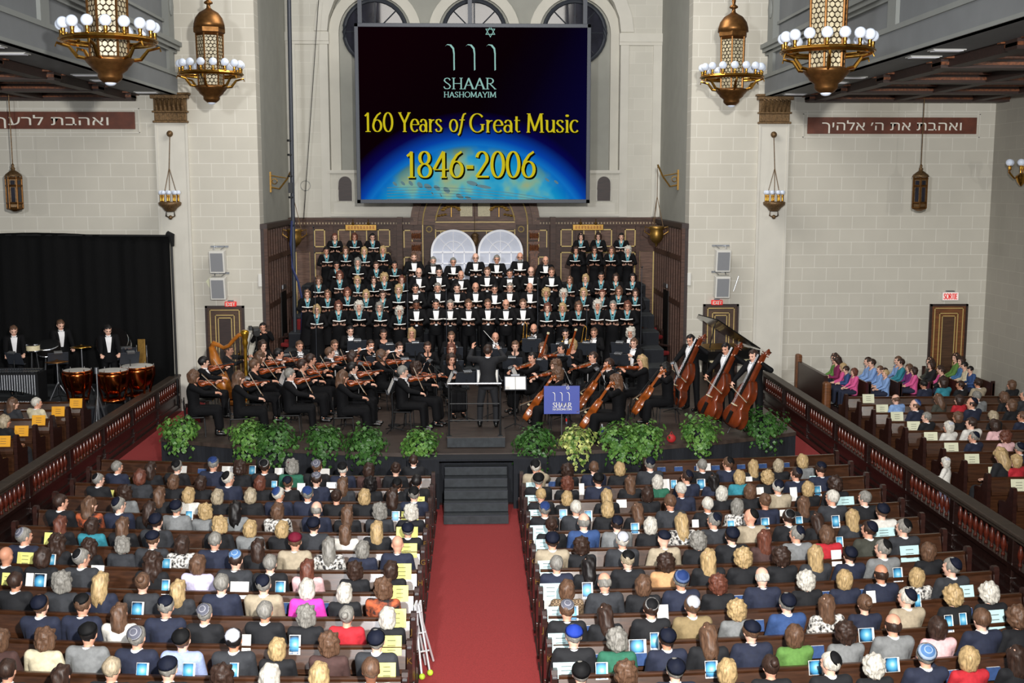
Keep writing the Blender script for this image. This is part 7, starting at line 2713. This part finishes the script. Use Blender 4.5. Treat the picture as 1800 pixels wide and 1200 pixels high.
for (side, k), row in sorted(memo.items()):
    row.sort(key=lambda q: abs(q[0]))
    for i, (x, y, z, w_, h_, kd) in enumerate(row):
        nm = {'Y': 'seat_notice', 'C': 'seat_notice', 'W': 'program_sheet', 'G': 'program_booklet'}[kd]
        lab = '%s, %s paper from aisle, on %s %s-side pew back' % (CNM[kd], ORD[i + 1], ORD[k + 1] if k >= 0 else 'front', side)
        z = max(.76, min(.98, z))
        y = ykr(k, x) - (.118 if z < .8 else .03 + (.9 - z) * .88) - .018
        M = Matrix.Translation((x, y, z)) @ Matrix.Rotation(.012 * 2 * x, 4, 'Z') @ Matrix.Rotation(math.radians(-16), 4, 'X')
        if kd == 'G':
            o = MB().box((0, 0, 0), (w_, .008, h_)).obj(nm, 'paper')
            q = MB().box((-w_ * .06, -.0065, 0), (w_ * .82, .004, h_ * .95)).obj('front_cover', 'program_cover', o)
        else:
            o = MB().box((0, 0, 0), (w_, .005, h_)).obj(nm, PT[kd])
            if kd in 'YC':
                q = MB()
                for zz in (.25, 0, -.25):
                    q.box((0, -.004, zz * h_), (w_ * .4, .002, .008))
                q.obj('printed_lines', 'ink', o)
        o.matrix_world = M
        tag(o, lab, 'paper' if kd != 'G' else 'booklet', 'papers on the pew backs')
        npap += 1
# notices on the side pew ends
for kd, lst, base, yf, side in (('E', ((1525, 696), (1549, 718), (1575, 731), (1604, 748), (1634, 767), (1670, 786), (1706, 806), (1748, 829), (1788, 851)), 10.05, SY, 'bass'), ('A', ((135, 702), (104, 721), (70, 737), (40, 756), (8, 774)), -10.1, (lambda j: 27.75 - 1.02 * j), 'harp')):
    for i, (u, v) in enumerate(lst):
        j = min(range(12), key=lambda j_: abs(at_y(u, v, yf(j_) - .05).z - (.95 if kd == 'E' else 1.08)))
        p = at_y(u, v, yf(j) - .06)
        z = max(.85, min(1.0, p.z)) if kd == 'E' else max(.98, min(1.16, p.z))
        o = MB().box((0, 0, 0), (.3, .005, .23)).obj('seat_notice', PT[kd])
        MB().box((0, -.004, .05), (.12, .002, .008)).box((0, -.004, 0), (.12, .002, .008)).box((0, -.004, -.05), (.12, .002, .008)).obj('printed_lines', 'ink', o)
        o.matrix_world = Matrix.Translation((p.x, yf(j) - .13, z)) @ Matrix.Rotation(math.radians(-14), 4, 'X')
        tag(o, '%s notice, %s from the front, on the %s-side side pew ends' % ({'E': 'cream', 'A': 'orange'}[kd], ORD[i + 1], side), 'paper', 'notices on the side pews')
BK = ((1163, 803), (1193, 802), (1228, 802), (1258, 822), (1303, 820), (1341, 818), (1381, 816), (355, 823), (317, 956), (572, 1073), (506, 1072), (972, 854), (1032, 1109), (1054, 1159), (1125, 1158), (1437, 1143), (1299, 1052), (1332, 1096), (1450, 1047), (1699, 1075), (1747, 1179), (1675, 1183), (1517, 1038), (390, 1155))
brow = {}
for u, v in BK:
    k = min(range(-1, LAST + 1), key=lambda k_: abs(at_y(u, v, ykr(k_, at_z(u, v, .75).x) - .14).z - .8))
    p = at_y(u, v, ykr(k, at_z(u, v, .75).x) - .14)
    brow.setdefault((k, 'harp' if p.x < 0 else 'bass'), []).append(p.x)
for (k, side), xs_ in brow.items():
    for i, x in enumerate(sorted(xs_, key=abs)):
        o = MB().box((0, 0, 0), (.17, .032, .15), None, .004).obj('prayer_book', 'cloth_b')
        MB().box((0, 0, .07), (.16, .024, .014)).obj('page_block', 'paper', o)
        o.location = (x, ykr(k, x) - .135, .745)
        o.rotation_euler = (math.radians(-14), 0, .022 * x)
        tag(o, 'blue book with white page edge, %s from aisle in the %s %s-side pew rack' % (ORD[i + 1], ORD[k + 1] if k >= 0 else 'short front', side), 'book', 'books in the pew racks')
print('papers', npap)
